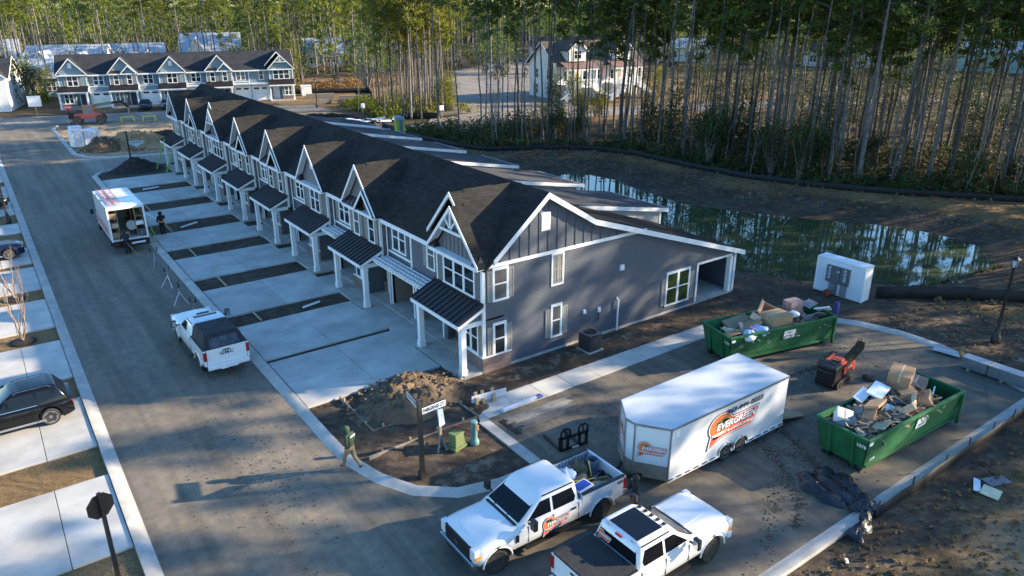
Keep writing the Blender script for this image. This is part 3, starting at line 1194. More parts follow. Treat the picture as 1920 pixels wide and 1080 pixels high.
    MB().box(-.1, 1.58, -.1, .0, .741, .79).build('brick_cap', white, T)

    # ---- long front walls between bays, and bays
    walls = MB()
    upper_panels = MB()
    trims = MB()
    for k, ty in enumerate(types):
        b0 = bs[k]
        b1 = b0 + BW
        sc = (b0 + b1) / 2
        # upper bay wall with returns
        MB().box(0, .15, b0 + (.162 if k == 0 else 0), b1, 2.6, 5.3).box(.15, MD + .1, b0 + (.162 if k == 0 else 0), b0 + .3, 2.6, 5.3).box(.15, MD + .1, b1 - .15, b1, 2.6, 5.3).build('bay_wall', bayc, T)
        for ss in ((b0, b1) if k else (b1,)):
            x0 = ss - .07 if ss == b1 else ss - .03
            MB().box(-.03, .12, x0, x0 + .1, 2.62 if k else 2.62, 5.28).build('corner_board', white, T)
        # gable front wall
        truss = ty == 'T'
        zr = 7.75 if truss else 7.92
        hw = 2.3
        gs = (zr - 5.38) / hw
        MB().extr([(.0, sc - hw + .22, 5.3), (.0, sc + hw - .22, 5.3), (.0, sc, zr - .22)], (.12, 0, 0)).build('gable_wall', bayc, T)
        if truss:
            for i in range(-5, 6):
                y = sc + i * .36
                zt = zr - .32 - abs(i * .36) * gs
                if zt > 5.42:
                    MB().box(-.03, 0, y - .025, y + .025, 5.36, zt).build('batten', bayc, T)
        # gable roof planes
        roofs = []
        if truss:
            roofs = [(-.42, sc, zr, hw, .0), (-.12, sc + .505, 8.27, 2.2, 1)]
        else:
            roofs = [(-.38, sc, zr, hw, 0)]
        for (fd, cc, z_r, h_w, outer) in roofs:
            g = (z_r - 5.38) / hw if not (truss and z_r > 8) else (7.75 - 5.38) / hw
            dr = RX - (RZ - z_r) / sl + .05
            for sg in (-1, 1):
                hh = .505 if outer and sg < 0 else h_w       # the taller gable's near slope runs on into the front one
                ze = z_r - g * hh
                de = max(RX - (RZ - ze) / sl, .1) + .05
                yo = cc + sg * hh
                poly = [(fd, cc, z_r), (dr, cc, z_r), (de, yo, ze), (fd, yo, ze)]
                MB().extr(poly, (0, 0, -.09)).build('gable_roof', shg, T)
                # white rake board and soffit under the overhang
                f2 = fd - .025
                MB().extr([(f2, cc, z_r + .03), (f2, yo, ze + .03), (f2, yo, ze - .17), (f2, cc, z_r - .2)], (.035, 0, 0)).build('rake_board', white, T)
                MB().extr([(fd + .012, cc, z_r - .1), (fd + .012, yo, ze - .1), (fd + .012, yo, ze - .125), (fd + .012, cc, z_r - .125)], (max(.02, -fd - .0 if fd > -.2 else -fd - .012), 0, 0)).build('soffit', white, T)
            # ridge cap vent
            b = MB().extr([(fd + .75, cc - .13, z_r - .12), (fd + .75, cc, z_r + .05), (fd + .75, cc + .13, z_r - .12)], (min(1.6, dr - fd - 1.2), 0, 0))
            b.build('ridge_vent', shg, T)
        # gable decoration
        if truss:
            b = MB()
            zc = 6.55
            yy = (zr - .25 - zc) / gs
            b.box(-.44, -.36, sc - yy, sc + yy, zc - .06, zc + .06)
            b.box(-.43, -.35, sc - .05, sc + .05, zc + .06, zr - .25)
            for sg in (-1, 1):
                b.beam((-.39, sc, zc + .1), (-.39, sc + sg * .48, zc + .56), .08, .075)
            b.build('gable_truss', white, T)
        elif ty == 'V':
            MB().box(-.05, 0, sc - .27, sc + .27, 6.35, 7.15).box(-.065, -.05, sc - .22, sc + .22, 6.42, 7.08).build('gable_vent', white, T)
        elif ty == 'N':
            c2 = sc - .95
            z2 = 6.62
            h2 = 1.2
            g2 = (z2 - 5.38) / h2
            for sg in (-1, 1):
                yo = c2 + sg * h2
                ze = 5.38
                MB().extr([(-.5, c2, z2), (0, c2, z2), (0, yo, ze), (-.5, yo, ze)], (0, 0, -.07)).build('small_gable_roof', shg, T)
                MB().extr([(-.53, c2, z2 + .03), (-.53, yo, ze + .03), (-.53, yo, ze - .16), (-.53, c2, z2 - .17)], (.035, 0, 0)).build('rake_board', white, T)
            MB().extr([(-.1, c2 - h2 + .12, 5.36), (-.1, c2 + h2 - .12, 5.36), (-.1, c2, z2 - .12)], (.09, 0, 0)).build('small_gable_wall', bayc, T)
            # pent roof on the left
            y0, y1 = sc + .32, sc + hw - .1
            MB().extr([(-.36, y0, 5.4), (-.02, y0, 5.82), (-.02, y0, 5.76), (-.36, y0, 5.33)], (0, y1 - y0, 0)).build('pent_roof', darkmetal, T)
            for i in range(5):
                y = y0 + .04 + i * (y1 - y0 - .1) / 4
                MB().beam((-.36, y, 5.425), (-.02, y, 5.845), .03, .05).build('roof_seam', darkmetal, T)
        # corner return caps
        for sg in ((1,) if ty == 'N' else (-1, 1)):
            if ty == 'N':
                yc = sc - hw + .45 + .0
                yc = sc - .95 + .75
            else:
                yc = sc + sg * (hw - .35)
            q = .2 if ty == 'N' else .3
            MB().add([(-.38, yc - q, 5.36), (-.38, yc + q, 5.36), (0, yc + q, 5.36), (0, yc - q, 5.36), (-.05, yc, 5.36 + q * 1.6)],
                     [(0, 1, 4), (1, 2, 4), (2, 3, 4), (3, 0, 4), (0, 3, 2, 1)]).build('eave_return', darkmetal, T)
        # frieze under the gable
        MB().box(-.42, .02, b0 - .1, b1 + .1, 5.17, 5.34).build('frieze_board', white, T)
        # upper windows
        if truss:
            window(T, FX(0, sc + 1.42, 3.6), 2.84, 1.6, 3)
        elif ty == 'N':
            for y in (sc + 1.05, sc - .95):
                window(T, FX(0, y + .42, 3.55), .84, 1.6)
                shutter(T, FX(0, y + .8, 3.6), .34, 1.5)
                shutter(T, FX(0, y - .46, 3.6), .34, 1.5)
        else:
            window(T, FX(0, sc + .82, 3.55), 1.64, 1.66, 2)
            shutter(T, FX(0, sc + 1.24, 3.6), .36, 1.5)
            shutter(T, FX(0, sc - .88, 3.6), .36, 1.5)
        # ---- porch
        p0, p1 = b0 - .08, b1 + .3
        MB().extr([(-1.4, p0, 2.8), (0, p0, 3.46), (0, p0, 3.38), (-1.4, p0, 2.72)], (0, p1 - p0, 0)).build('porch_roof', darkmetal, T)
        ns = 12
        seam = cached(('seam',), lambda: MB().beam((-1.42, 0, 2.815), (0, 0, 3.475), .028, .055).mesh('roof_seam', darkmetal))
        for i in range(ns):
            put('roof_seam', seam, T, (0, p0 + .02 + i * (p1 - p0 - .04) / (ns - 1), 0))
        MB().box(-.06, 0, p0, p1, 3.465, 3.56).build('porch_flashing', darkmetal, T)
        b = MB()
        b.box(-1.43, -1.36, p0 - .02, p1 + .02, 2.56, 2.745)
        for y in (p0 - .035, p1 + .0):
            b.extr([(-1.43, y, 2.7), (0, y, 3.36), (0, y, 3.2), (-1.43, y, 2.55)], (0, .035, 0))
        b.build('porch_fascia', white, T)
        b = MB()
        b.box(-1.14, -.9, b0 + .1, b1 + .22, 2.42, 2.66)
        b.box(-.9, -.01, b0 + .1, b0 + .3, 2.42, 2.66)
        b.box(-.9, -.01, b1 + .02, b1 + .22, 2.42, 2.66)
        b.build('porch_beam', white, T)
        for y in (b0 + .14, b1 + .06):
            MB().extr([(-1.02, y, 2.66), (0, y, 2.66), (0, y, 3.3), (-.05, y, 3.3)], (0, .1, 0)).build('porch_gable_infill', bayc, T)
        post = cached('post', lambda: MB().extr([(-.13, -.13, .36), (.13, -.13, .36), (.13, .13, .36), (-.13, .13, .36)], (0, 0, 1.9)).box(-.165, .165, -.165, .165, .06, .38).box(-.15, .15, -.15, .15, 2.26, 2.42).mesh('post', white))
        for y in (b0 + .2, b1 + .12):
            put('post', post, T, (-1.02, y, 0))
        MB().box(-1.3, 1.1, b0 - .05, b1 + .25, -.1, .07).build('porch_floor', kerbm, T, bevel=.01)
        # ground-floor front: window half flush, door half recessed (door toward the garage side)
        flip = k == 0
        wa, wb = (b0 + .0, b0 + 2.1) if True else (b1 - 2.1, b1)
        if not flip:
            wa, wb = b1 - 2.1, b1
            da, db = b0, b1 - 2.1
        else:
            da, db = b0 + 2.1, b1
        MB().box(0, .15, wa + (.162 if k == 0 else 0), wb, .09, 2.6).build('front_wall', sid, T)
        MB().box(-.07, 0, wa if k else wa, wb + (0 if k == 0 else 0), .07, .74).build('brick_base', brick, T)
        MB().box(-.1, 0, wa, wb, .741, .79).build('brick_cap', white, T)
        window(T, FX(0, (wa + wb) / 2 + .68, .8), 1.36, 1.6, 2)
        shutter(T, FX(0, wa + .34, .85), .28, 1.5)
        MB().box(1.1, 1.25, da - .0, db + .0, .07, 2.6).build('porch_back_wall', sid, T)
        yy = wb if flip else wa
        MB().box(.15, 1.1, yy - .15 if flip else yy, yy if flip else yy + .15, .07, 2.6).build('porch_side_wall', sid, T)
        dy = (da + db) / 2
        dr_ = MB().box(1.03, 1.08, dy - .46, dy + .46, .09, 2.13)
        dm = door_y if not closed else random.choice([white, navy])
        do = dr_.build('front_door', dm, T)
        MB().box(1.0, 1.028, dy + .3, dy + .36, 1.0, 1.16).build('handle', blackmetal, do)
        b = MB()
        b.box(1.0, 1.1, dy - .57, dy - .46, .07, 2.24)
        b.box(1.0, 1.1, dy + .46, dy + .57, .07, 2.24)
        b.box(1.0, 1.1, dy - .46, dy + .46, 2.13, 2.24)
        b.build('door_frame', white, T)
        MB().box(.95, 1.1, dy + .57, dy + 1.0, .07, .74).build('brick_base', brick, T)
        MB().box(0, 1.2, b0, b1, 2.6, 2.68).build('porch_ceiling', white, T)
    # ---- walls between bays
    for k in range(nb - 1):
        a, c = bs[k] + BW, bs[k + 1]
        gar = [(c - 3.1, c - .4)] if k else [(a + .35, a + 3.05), (c - 2.85, c - .35)]
        edges = [a - .1] + [e for g in gar for e in g] + [c + .1]
        b = MB().box(MD, MD + .15, a - .1, c + .1, 2.4, 5.28)
        for i in range(0, len(edges), 2):
            if edges[i + 1] - edges[i] > .02:
                b.box(MD, MD + .15, edges[i], edges[i + 1], .05, 2.4)
        b.build('wall', sid, T)
        MB().box(-.1, -.062, a + .2, c - .2, 5.06, 5.285).box(-.06, MD - .002, a + .11, c - .11, 5.06, 5.1).build('eave_fascia', white, T)
        for (g0, g1) in gar:
            fr = MB()
            fr.box(MD - .04, MD + .16, g0 - .13, g0, .05, 2.53)
            fr.box(MD - .04, MD + .16, g1, g1 + .13, .05, 2.53)
            fr.box(MD - .04, MD + .16, g0, g1, 2.4, 2.53)
            fr.build('garage_frame', white, T)
            if closed:
                gd = None
                for i in range(4):
                    pm = MB().box(MD + .09, MD + .13, g0, g1, .06 + i * .585, .06 + i * .585 + .57)
                    for q in range(4):
                        w_ = (g1 - g0) / 4
                        pm.box(MD + .07, MD + .09, g0 + q * w_ + .08, g0 + (q + 1) * w_ - .08, .14 + i * .585, .06 + i * .585 + .48)
                    gd = pm.build('garage_door_panel', white, T)
                for q in range(2):
                    y0 = g0 + .25 + q * (g1 - g0) / 2
                    MB().box(MD + .055, MD + .07, y0, y0 + .85, 1.95, 2.22).build('garage_pane', glass, T)
            else:
                rm = MB()
                rm.box(MD + .16, 6, g0 - .14, g0 - .04, .0, 2.55)
                rm.box(MD + .16, 6, g1 + .04, g1 + .14, .0, 2.55)
                rm.box(6, 6.1, g0 - .14, g1 + .14, 0, 2.55)
                rm.box(MD + .16, 6, g0 - .04, g1 + .04, 2.48, 2.55)
                rm.box(MD + .1, 6, g0 - .04, g1 + .04, -.02, .06)
                rm.build('garage_interior', greylumber, T)
        # unit boundary board and window over the garage
        if k == 0:
            mid = 7.5
            MB().box(MD - .05, MD, mid - .07, mid + .07, 2.6, 5.2).build('corner_board', white, T)
            yw = a + 1.35
            window(T, FX(MD, yw + .42, 3.55), .84, 1.6)
            shutter(T, FX(MD, yw + .78, 3.6), .34, 1.5)
            shutter(T, FX(MD, yw - .44, 3.6), .34, 1.5)
            y0, y1 = mid + .07, c
        else:
            y0, y1 = a, c
        if True:
            pm = MB().box(MD - .02, MD, y0, y1, 3.4, 5.14)
            pm.build('panel_siding', sid_panel, T)
            MB().box(MD - .05, MD - .02, y0, y1, 3.28, 3.4).build('belt_trim', white, T)
            MB().box(MD - .0, MD - .05, y1 - .12, y1 - .02, 2.62, 5.1).build('corner_board', white, T)
            yc = (y0 + y1) / 2 - (.0 if k else .1)
            window(T, FX(MD - .02, yc + .8, 3.56), 1.6, 1.56, 2)
            if k:
                shutter(T, FX(MD - .02, yc + 1.2, 3.6), .34, 1.45)
            for i in range(9):
                y = y0 + .2 + i * (y1 - y0 - .3) / 8
                if abs(y - yc) > .85:
                    MB().box(MD - .045, MD - .02, y - .02, y + .02, 3.4, 5.13).build('batten', sid_panel, T)
        # down pipe
        MB().tube([(MD - .1, c - .18, .1), (MD - .1, c - .18, 5.1)], .04, 6).build('downpipe', white, T)
        # pergola over the garages
        if k == 0 or k in (1,):
            q0, q1 = (a + .45, c - .2) if k == 0 else (c - 2.2, c - .2)
            b = MB()
            for x in (-.15, -.55):
                b.box(x - .03, x + .03, q0, q1, 2.78, 2.93)
            n_ = int((q1 - q0) / .34)
            for i in range(n_ + 1):
                y = q0 + i * (q1 - q0) / n_
                b.box(-.75, MD - .06, y - .035, y + .035, 2.93, 3.03)
            for x in (-.65, -.35, -.05, .25):
                b.box(x - .02, x + .02, q0 - .1, q1 + .1, 3.03, 3.07)
            b.build('pergola', white, T)
    # ---- shed roofs on the back
    if rear:
        for sk, w in ((7.25, 5.3), (15.9, 5.3), (24.35, 5.2), (32.7, 5.2), (41.1, 5.4), (50.3, 5.4)):
            zt = lambda d: 4.86 - (d - 11.65) * .175
            main = lambda d: 6.53 - (d - 6.5) * .323
            MB().extr([(11.5, sk, main(11.5) - .2), (19.3, sk, 0), (19.3, sk, zt(19.3) - .12), (11.9, sk, zt(11.9) - .12)][:1] + [(18.3, sk, main(18.3) - .3), (18.3, sk, 0), (19.3, sk, 0), (19.3, sk, zt(19.3) - .12), (11.9, sk, zt(11.9) - .12)], (0, w, 0)).build('rear_room_wall', shed_sid, T)
            MB().extr([(11.2, sk - .3, zt(11.2) + .02), (19.7, sk - .3, zt(19.7)), (19.7, sk - .3, zt(19.7) - .12), (11.2, sk - .3, zt(11.2) - .1)], (0, w + .6, 0)).build('rear_shed_roof', shing_rear_lit, T)
            MB().extr([(11.6, sk - .335, zt(11.6) + .012), (19.73, sk - .335, zt(19.73) + .012), (19.73, sk - .335, zt(19.73) - .24), (12.6, sk - .335, zt(12.6) - .24)], (0, .035, 0)).build('rake_board', white, T)
            MB().box(19.7, 19.735, sk - .3, sk + w + .3, zt(19.7) - .24, zt(19.7) + .01).build('rear_fascia', white, T)
            MB().box(19.18, 19.33, sk - .03, sk + .12, .05, zt(19.3) - .2).build('corner_board', white, T)
    return T


shing_rear_lit = m_shingle('sunlit_shingle', (.085, .086, .09))  # lighter copy of the roof shingle, sunlit grey put into its colour
sid_dark = m_siding('slate_lap_siding', (.08, .092, .118))
sid_panel = mat('slate_panel_siding', (.085, .095, .115), .6, var=.08)
bay_dark = m_siding('warm_grey_siding', (.125, .128, .14))
shed_sid = m_siding('pale_grey_siding', (.33, .34, .36))
sid_blue = m_siding('blue_grey_lap_siding', (.17, .245, .29))
panel_blue = mat('blue_panel_siding', (.1, .16, .215), .6, var=.08)

townhouse('townhouse_row', 'long dark grey two-storey terrace with eight white-trimmed gables, porches and driveways', (17.35, 26.37, 0), 0,
          'TNVNNTNV', sid_dark, sid_panel, shing, False, bay_dark)
townhouse('townhouse_row', 'pale blue five-gabled terrace with white garage doors across the far street', (48.6, 134.4, 0), rad(75.7),
          'TNVNV', sid_blue, panel_blue, shing2, True, sid_blue, rear=False)
# ------------------------------------------------------------------ trees
def proj(x, y, z):
    cy, sy = math.cos(rad(35.79)), math.sin(rad(35.79))
    cp, sp = math.cos(rad(21.14)), math.sin(rad(21.14))
    z = z - 16.5
    r_ = x * cy - y * sy
    f0 = x * sy + y * cy
    f = f0 * cp - z * sp
    u = f0 * sp + z * cp
    return (960 + 1390.5 * r_ / f, 540 - 1390.5 * u / f, f) if f > .1 else (-9999, 0, -1)


def tri_cards(cen, n, spread, size, rng, elong=2.2, up=.0):
    """n leaf-sized triangles scattered in an ellipsoid about cen"""
    d = rng.normal(size=(n, 3))
    d /= np.linalg.norm(d, axis=1)[:, None]
    c = np.asarray(cen) + d * (rng.random((n, 1)) ** .4) * np.asarray(spread)
    a = rng.normal(size=(n, 3))
    a[:, 2] += up
    a /= np.linalg.norm(a, axis=1)[:, None]
    b = np.cross(a, rng.normal(size=(n, 3)))
    b /= np.linalg.norm(b, axis=1)[:, None]
    s = size * rng.uniform(.6, 1.4, (n, 1))
    return np.stack([c - a * s * elong / 2 - b * s * .5, c - a * s * elong / 2 + b * s * .5, c + a * s * elong / 2], 1).reshape(-1, 3)


def tubes(paths, n):
    vs, fs = [], []
    mb = MB()
    for pts, r in paths:
        mb.tube(pts, r, n, cap=False)
    return np.array(mb.v), mb.f


def pine_geo(seed, H, cb, rad0, cw, dens, leaf, simple=False, lean=.02):
    rng = np.random.default_rng(seed)
    segs = 3 if simple else 8
    bend = rng.normal(size=2) * lean
    tr = []
    for i in range(segs + 1):
        t = i / segs
        tr.append((bend[0] * H * t * t + rng.normal() * .05 * (0 < i), bend[1] * H * t * t + rng.normal() * .05 * (0 < i), H * t))
    rr = [rad0 * (1.15 if i == 0 else 1) * (1 - .82 * i / segs) for i in range(segs + 1)]
    paths = [(tr, rr)]

    def at(t):
        x = t * segs
        i = min(int(x), segs - 1)
        f = x - i
        return np.array(tr[i]) * (1 - f) + np.array(tr[i + 1]) * f
    cards = []
    nb = int(dens * (8 if simple else 24))
    for k in range(nb):
        t = cb + (1 - cb) * ((k + rng.random()) / nb)
        p = at(t)
        q = (t - cb) / (1 - cb)
        L = cw * (.35 + .65 * math.sin(PI * min(1, q * .85 + .15))) * rng.uniform(.55, 1.15)
        az = rng.uniform(0, 2 * PI)
        el = rng.uniform(-.1, .55) + q * .3
        d = np.array([math.cos(az) * math.cos(el), math.sin(az) * math.cos(el), math.sin(el)])
        e = p + d * L
        if not simple:
            paths.append(([p, p + d * L * .6, e], [.05, .03, .015]))
        for j in range(1 if simple else 3):
            c = p + d * L * (.95 if j == 0 else rng.uniform(.45, 1.)) + rng.normal(size=3) * .25 * (j > 0)
            cards.append(tri_cards(c, 9 if simple else 13, (.95, .95, .6) if simple else (.62, .62, .4), leaf * (1.7 if simple else 1), rng, 2.4))
    top = at(1.)
    cards.append(tri_cards(top, 10 if simple else 26, (.6, .6, .8), leaf * (1.6 if simple else 1), rng, 2.4))
    if not simple:   # dead stubs on the bare trunk
        for k in range(rng.integers(3, 9)):
            t = rng.uniform(.25, cb)
            p = at(t)
            az = rng.uniform(0, 2 * PI)
            d = np.array([math.cos(az), math.sin(az), rng.uniform(-.3, .5)])
            paths.append(([p, p + d * rng.uniform(.4, 1.3)], [.03, .01]))
    tv, tf = tubes(paths[:1], 5 if simple else 7)
    if len(paths) > 1:
        v2, f2 = tubes(paths[1:], 3)
        tf = list(tf) + [tuple(i + len(tv) for i in f) for f in f2]
        tv = np.concatenate([tv, v2])
    cv = np.concatenate(cards)
    return tv, tf, cv


def bush_geo(seed, H, W, n, leaf, lobes=6, trunk=.08):
    rng = np.random.default_rng(seed)
    cards, paths = [], []
    for k in range(lobes):
        az = rng.uniform(0, 2 * PI)
        r = W * .5 * rng.uniform(.15, .75)
        z = H * rng.uniform(.25, .85)
        c = np.array([math.cos(az) * r, math.sin(az) * r, z])
        cards.append(tri_cards(c, n // lobes, (W * .3, W * .3, H * .18), leaf, rng, 1.5))
        paths.append(([(0, 0, 0), c * np.array([.4, .4, .5]), c], [trunk, trunk * .6, .015]))
    tv, tf = tubes(paths, 4)
    return tv, tf, np.concatenate(cards)


def bare_geo(seed, H, spread, stems=1, r0=.05, depth=3):
    rng = np.random.default_rng(seed)
    paths = []

    def grow(p, d, L, r, lev):
        q = p + d * L * .5 + rng.normal(size=3) * L * .03
        e = p + d * L
        paths.append(([p, q, e], [r, r * .8, r * .55]))
        if lev == 0:
            return
        for k in range(rng.integers(2, 4)):
            nd = d + rng.normal(size=3) * spread
            nd[2] = abs(nd[2]) + .3
            nd /= np.linalg.norm(nd)
            st = p + d * L * rng.uniform(.45, 1.)
            grow(st, nd, L * rng.uniform(.5, .75), r * .5, lev - 1)
    for s in range(stems):
        d = np.array([rng.normal() * .06 * stems, rng.normal() * .06 * stems, 1.])
        d /= np.linalg.norm(d)
        grow(np.array([rng.normal() * .05, rng.normal() * .05, 0.]), d, H * .45, r0, depth)
    return tubes(paths, 4)


def np_mesh(name, v, f, m):
    me = bpy.data.meshes.new(name)
    if f is None:
        n = len(v) // 3
        f = np.arange(n * 3).reshape(-1, 3).tolist()
    me.from_pydata(np.asarray(v).tolist(), [], [tuple(int(i) for i in q) for q in f])
    me.materials.append(m)
    return me


PINES = [pine_geo(100 + i, 1.0 * h, cb, r, cw, dn, .2) for i, (h, cb, r, cw, dn) in enumerate([
    (23, .55, .15, 2.9, 1.2), (25, .62, .16, 2.7, 1.0), (21, .48, .12, 2.4, 1.1), (24, .56, .17, 3.3, 1.35), (22, .66, .10, 2.1, .8), (26, .58, .18, 3.2, 1.25), (20, .56, .085, 1.9, .8), (23, .7, .12, 2.4, .8)])]
PINE_T = [np_mesh('trunk', p[0], p[1], bark) for p in PINES]
for me in PINE_T:
    me.polygons.foreach_set('use_smooth', [True] * len(me.polygons))
PINE_C = [np_mesh('crown', p[2], None, needle) for p in PINES]
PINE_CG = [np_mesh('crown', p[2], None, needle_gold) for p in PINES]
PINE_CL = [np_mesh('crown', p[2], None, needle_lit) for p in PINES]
BUSHES = [bush_geo(200 + i, h, w, n, .17, lb) for i, (h, w, n, lb) in enumerate([(5, 3.6, 900, 9), (7.5, 4.4, 1300, 12), (3.2, 3.0, 600, 7), (9.5, 4.0, 1400, 13)])]
BARES = [bare_geo(300 + i, h, .24, 1, .045, 3) for i, h in enumerate((10, 13, 15, 8))]


def pine(x, y, k, s, label, group, lit=False, z=None):
    g = float(terrain(np.array([x]), np.array([y]))[0])
    T = thing('pine_tree', label, 'pine tree', (x, y, g - .1), random.uniform(0, 6.28), group)
    T.rotation_euler[0], T.rotation_euler[1] = random.gauss(0, .022), random.gauss(0, .022)
    T.scale = (s, s, s * random.uniform(.9, 1.1))
    w = random.uniform(.7, 1.35)
    tr = put('trunk', PINE_T[k], T)
    if not lit:
        tr.scale = (w, w, 1)
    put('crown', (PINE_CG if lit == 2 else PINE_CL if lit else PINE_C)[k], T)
    return T


CLEAR = [[(8, 86), (62, 86), (70, 92), (84, 84), (112, 74), (145, 62), (150, 72), (114, 86), (92, 96), (104, 122), (112, 140), (100, 160), (80, 160), (66, 126), (58, 106), (46, 110), (48, 130), (20, 160), (-60, 180), (-60, -60), (8, -60)],
         [(80, 94), (110, 88), (116, 112), (90, 122)], [(83, 88), (99, 114), (190, 76), (176, 44)]]


def inside(poly, x, y):
    r = False
    n = len(poly)
    for i in range(n):
        a, b = poly[i], poly[(i + 1) % n]
        if (a[1] <= y) != (b[1] <= y):
            if x < a[0] + (y - a[1]) / (b[1] - a[1]) * (b[0] - a[0]):
                r = not r
    return r


TREES = []          # (x, y, kind, scale, area)


def scatter(poly, n, dmin, area, kinds, s0=.85, s1=1.12, clear=True, rng=random.Random(11)):
    xs = [p[0] for p in poly]
    ys = [p[1] for p in poly]
    got = []
    tries = 0
    while len(got) < n and tries < n * 40:
        tries += 1
        x, y = rng.uniform(min(xs), max(xs)), rng.uniform(min(ys), max(ys))
        if not inside(poly, x, y):
            continue
        if clear and any(inside(c, x, y) for c in CLEAR):
            continue
        if any((x - a) ** 2 + (y - b) ** 2 < dmin * dmin for a, b, *_ in got):
            continue
        got.append((x, y, rng.choice(kinds), rng.uniform(s0, s1), area))
    TREES.extend(got)
    return got


# trunks read off the photograph between the pond and the white house
for x, y in [(50.1, 86.0), (53.0, 85.6), (54.7, 81.9), (55.2, 81.0), (55.9, 79.5), (56.3, 79.0), (54.9, 74.0), (60.7, 83.5), (59.1, 75.2), (60.6, 76.1), (62.7, 76.1), (66.2, 76.7), (63.4, 71.6), (61.0, 79.5), (57.8, 72.0), (68, 79.5), (70.5, 74.2), (58.6, 84.6)]:
    TREES.append((x, y, random.choice([1, 4, 6, 7, 7]), random.uniform(.9, 1.1), 'belt'))
A_NEAR = [(58, 68.5), (61.5, 61), (61.5, 52), (62.5, 45.5), (64, 41), (66.2, 36.6), (68.5, 33.2), (71.5, 30.2), (75.5, 26.5), (92, 17), (110, 14), (104, 34), (96, 50), (88, 66), (76, 76)]
scatter(A_NEAR, 160, 1.75, 'right', [0, 1, 1, 2, 3, 4, 4, 5, 6, 6, 7, 7])
scatter([(52, 86), (60, 70), (76, 76), (88, 66), (104, 34), (122, 30), (112, 66), (90, 78), (68, 86)], 46, 2.6, 'belt', [1, 4, 6, 7, 2])
scatter([(49, 103), (53, 99.5), (61, 99.5), (68, 112), (66, 122), (56, 118)], 44, 1.3, 'clump', [0, 3, 5, 2, 6], .8, 1.02, clear=False)
scatter([(50, 148), (66, 140), (80, 168), (60, 215), (20, 235), (-5, 215), (10, 170)], 62, 3.2, 'left', [0, 1, 2, 3, 5, 7], clear=False)
scatter([(-2, 150), (10, 150), (16, 172), (0, 190)], 16, 2.4, 'left', [1, 4, 7], clear=False)
scatter([(80, 168), (100, 165), (150, 215), (100, 260), (60, 215)], 50, 4, 'far', [0, 1, 2, 3, 5], clear=False)
LBL = {'right': ('tall thin pine in the dense shaded wood beyond the pond', 'pines in the wood beyond the pond'),
       'belt': ('slim dark-trunked pine between the pond and the white dormer house', 'pines in front of the white dormer house'),
       'clump': ('pine in the yellow-green clump of trees behind the terrace roofs', 'pines of the yellow-green clump'),
       'left': ('sunlit pine rising behind the pale blue terrace', 'pines behind the pale blue terrace'),
       'far': ('sunlit pine far beyond the back street', 'pines beyond the back street')}
seen, unseen = [], []
for t in TREES:
    px, py, f = proj(t[0], t[1], 8)
    px2, py2, _ = proj(t[0], t[1], 1)
    (seen if f > 0 and -60 < px < 1980 else unseen).append(t)
seen.sort(key=lambda t: math.hypot(t[0], t[1]))
for t in seen[:296]:
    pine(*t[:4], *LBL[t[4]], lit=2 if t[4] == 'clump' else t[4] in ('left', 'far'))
rest = unseen + seen[292:]

# the woods past counting: far trees, and the same wood where it runs on outside the frame on the right
rngf = random.Random(5)
SIMPLE = [pine_geo(400 + i, h, cb, .2, cw, dn, .3, True) for i, (h, cb, cw, dn) in enumerate([(22, .42, 3.2, 1.6), (20, .3, 3.4, 1.7), (24, .5, 3.0, 1.5), (18, .2, 3.4, 1.8)])]


def join_forest(name, items, mats):
    tv, tf, cv, cl = [], [], [], []
    nt_ = 0
    for (x, y, geo, s, a, lit) in items:
        ca, sa = math.cos(a), math.sin(a)
        Rm = np.array([[ca, -sa, 0], [sa, ca, 0], [0, 0, 1]]) * s
        off = np.array([x, y, -.1])
        v = geo[0] @ Rm.T + off
        tv.append(v)
        tf += [tuple(i + nt_ for i in f) for f in geo[1]]
        nt_ += len(v)
        c = geo[2] @ Rm.T + off
        (cl if lit else cv).append(c)
    nq = nt_
    allv = tv + cv + cl
    v = np.concatenate(allv)
    nc = sum(len(c) for c in cv) // 3
    nl = sum(len(c) for c in cl) // 3
    tri = (np.arange((nc + nl) * 3).reshape(-1, 3) + nq).tolist()
    me = bpy.data.meshes.new(name)
    me.from_pydata(v.tolist(), [], tf + tri)
    for m in mats:
        me.materials.append(m)
    me.polygons.foreach_set('material_index', np.array([0] * len(tf) + [1] * nc + [2] * nl, dtype=np.int32))
    return tag(put(name, me), kind='stuff')


BROAD = [bush_geo(600 + i, h, w, 420, .34, 9, .2) for i, (h, w) in enumerate([(13, 10), (10, 9), (15, 9)])]
items = []
n_try = 0
while len(items) < 1750 and n_try < 60000:
    n_try += 1
    az = rngf.uniform(rad(-8), rad(76))
    r = math.sqrt(rngf.uniform(150 ** 2, 460 ** 2))
    x, y = r * math.sin(az), r * math.cos(az)
    if any(inside(c, x, y) for c in CLEAR) or inside([(110, 190), (146, 180), (175, 235), (130, 262)], x, y):
        continue
    if y < 245 and x < 62 and not (r > 262) and inside([(-60, 140), (62, 140), (72, 250), (-60, 262)], x, y):
        continue
    if r < 205 and az > rad(36):
        continue
    broad = rngf.random() < (.42 if r < 330 else .7)
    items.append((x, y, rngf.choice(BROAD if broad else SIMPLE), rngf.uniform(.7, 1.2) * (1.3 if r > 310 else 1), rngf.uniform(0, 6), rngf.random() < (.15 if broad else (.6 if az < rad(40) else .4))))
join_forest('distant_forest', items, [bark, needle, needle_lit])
items = [(t[0], t[1], PINES[t[2]], t[3], random.uniform(0, 6), False) for t in rest]
n_try = 0
side = []
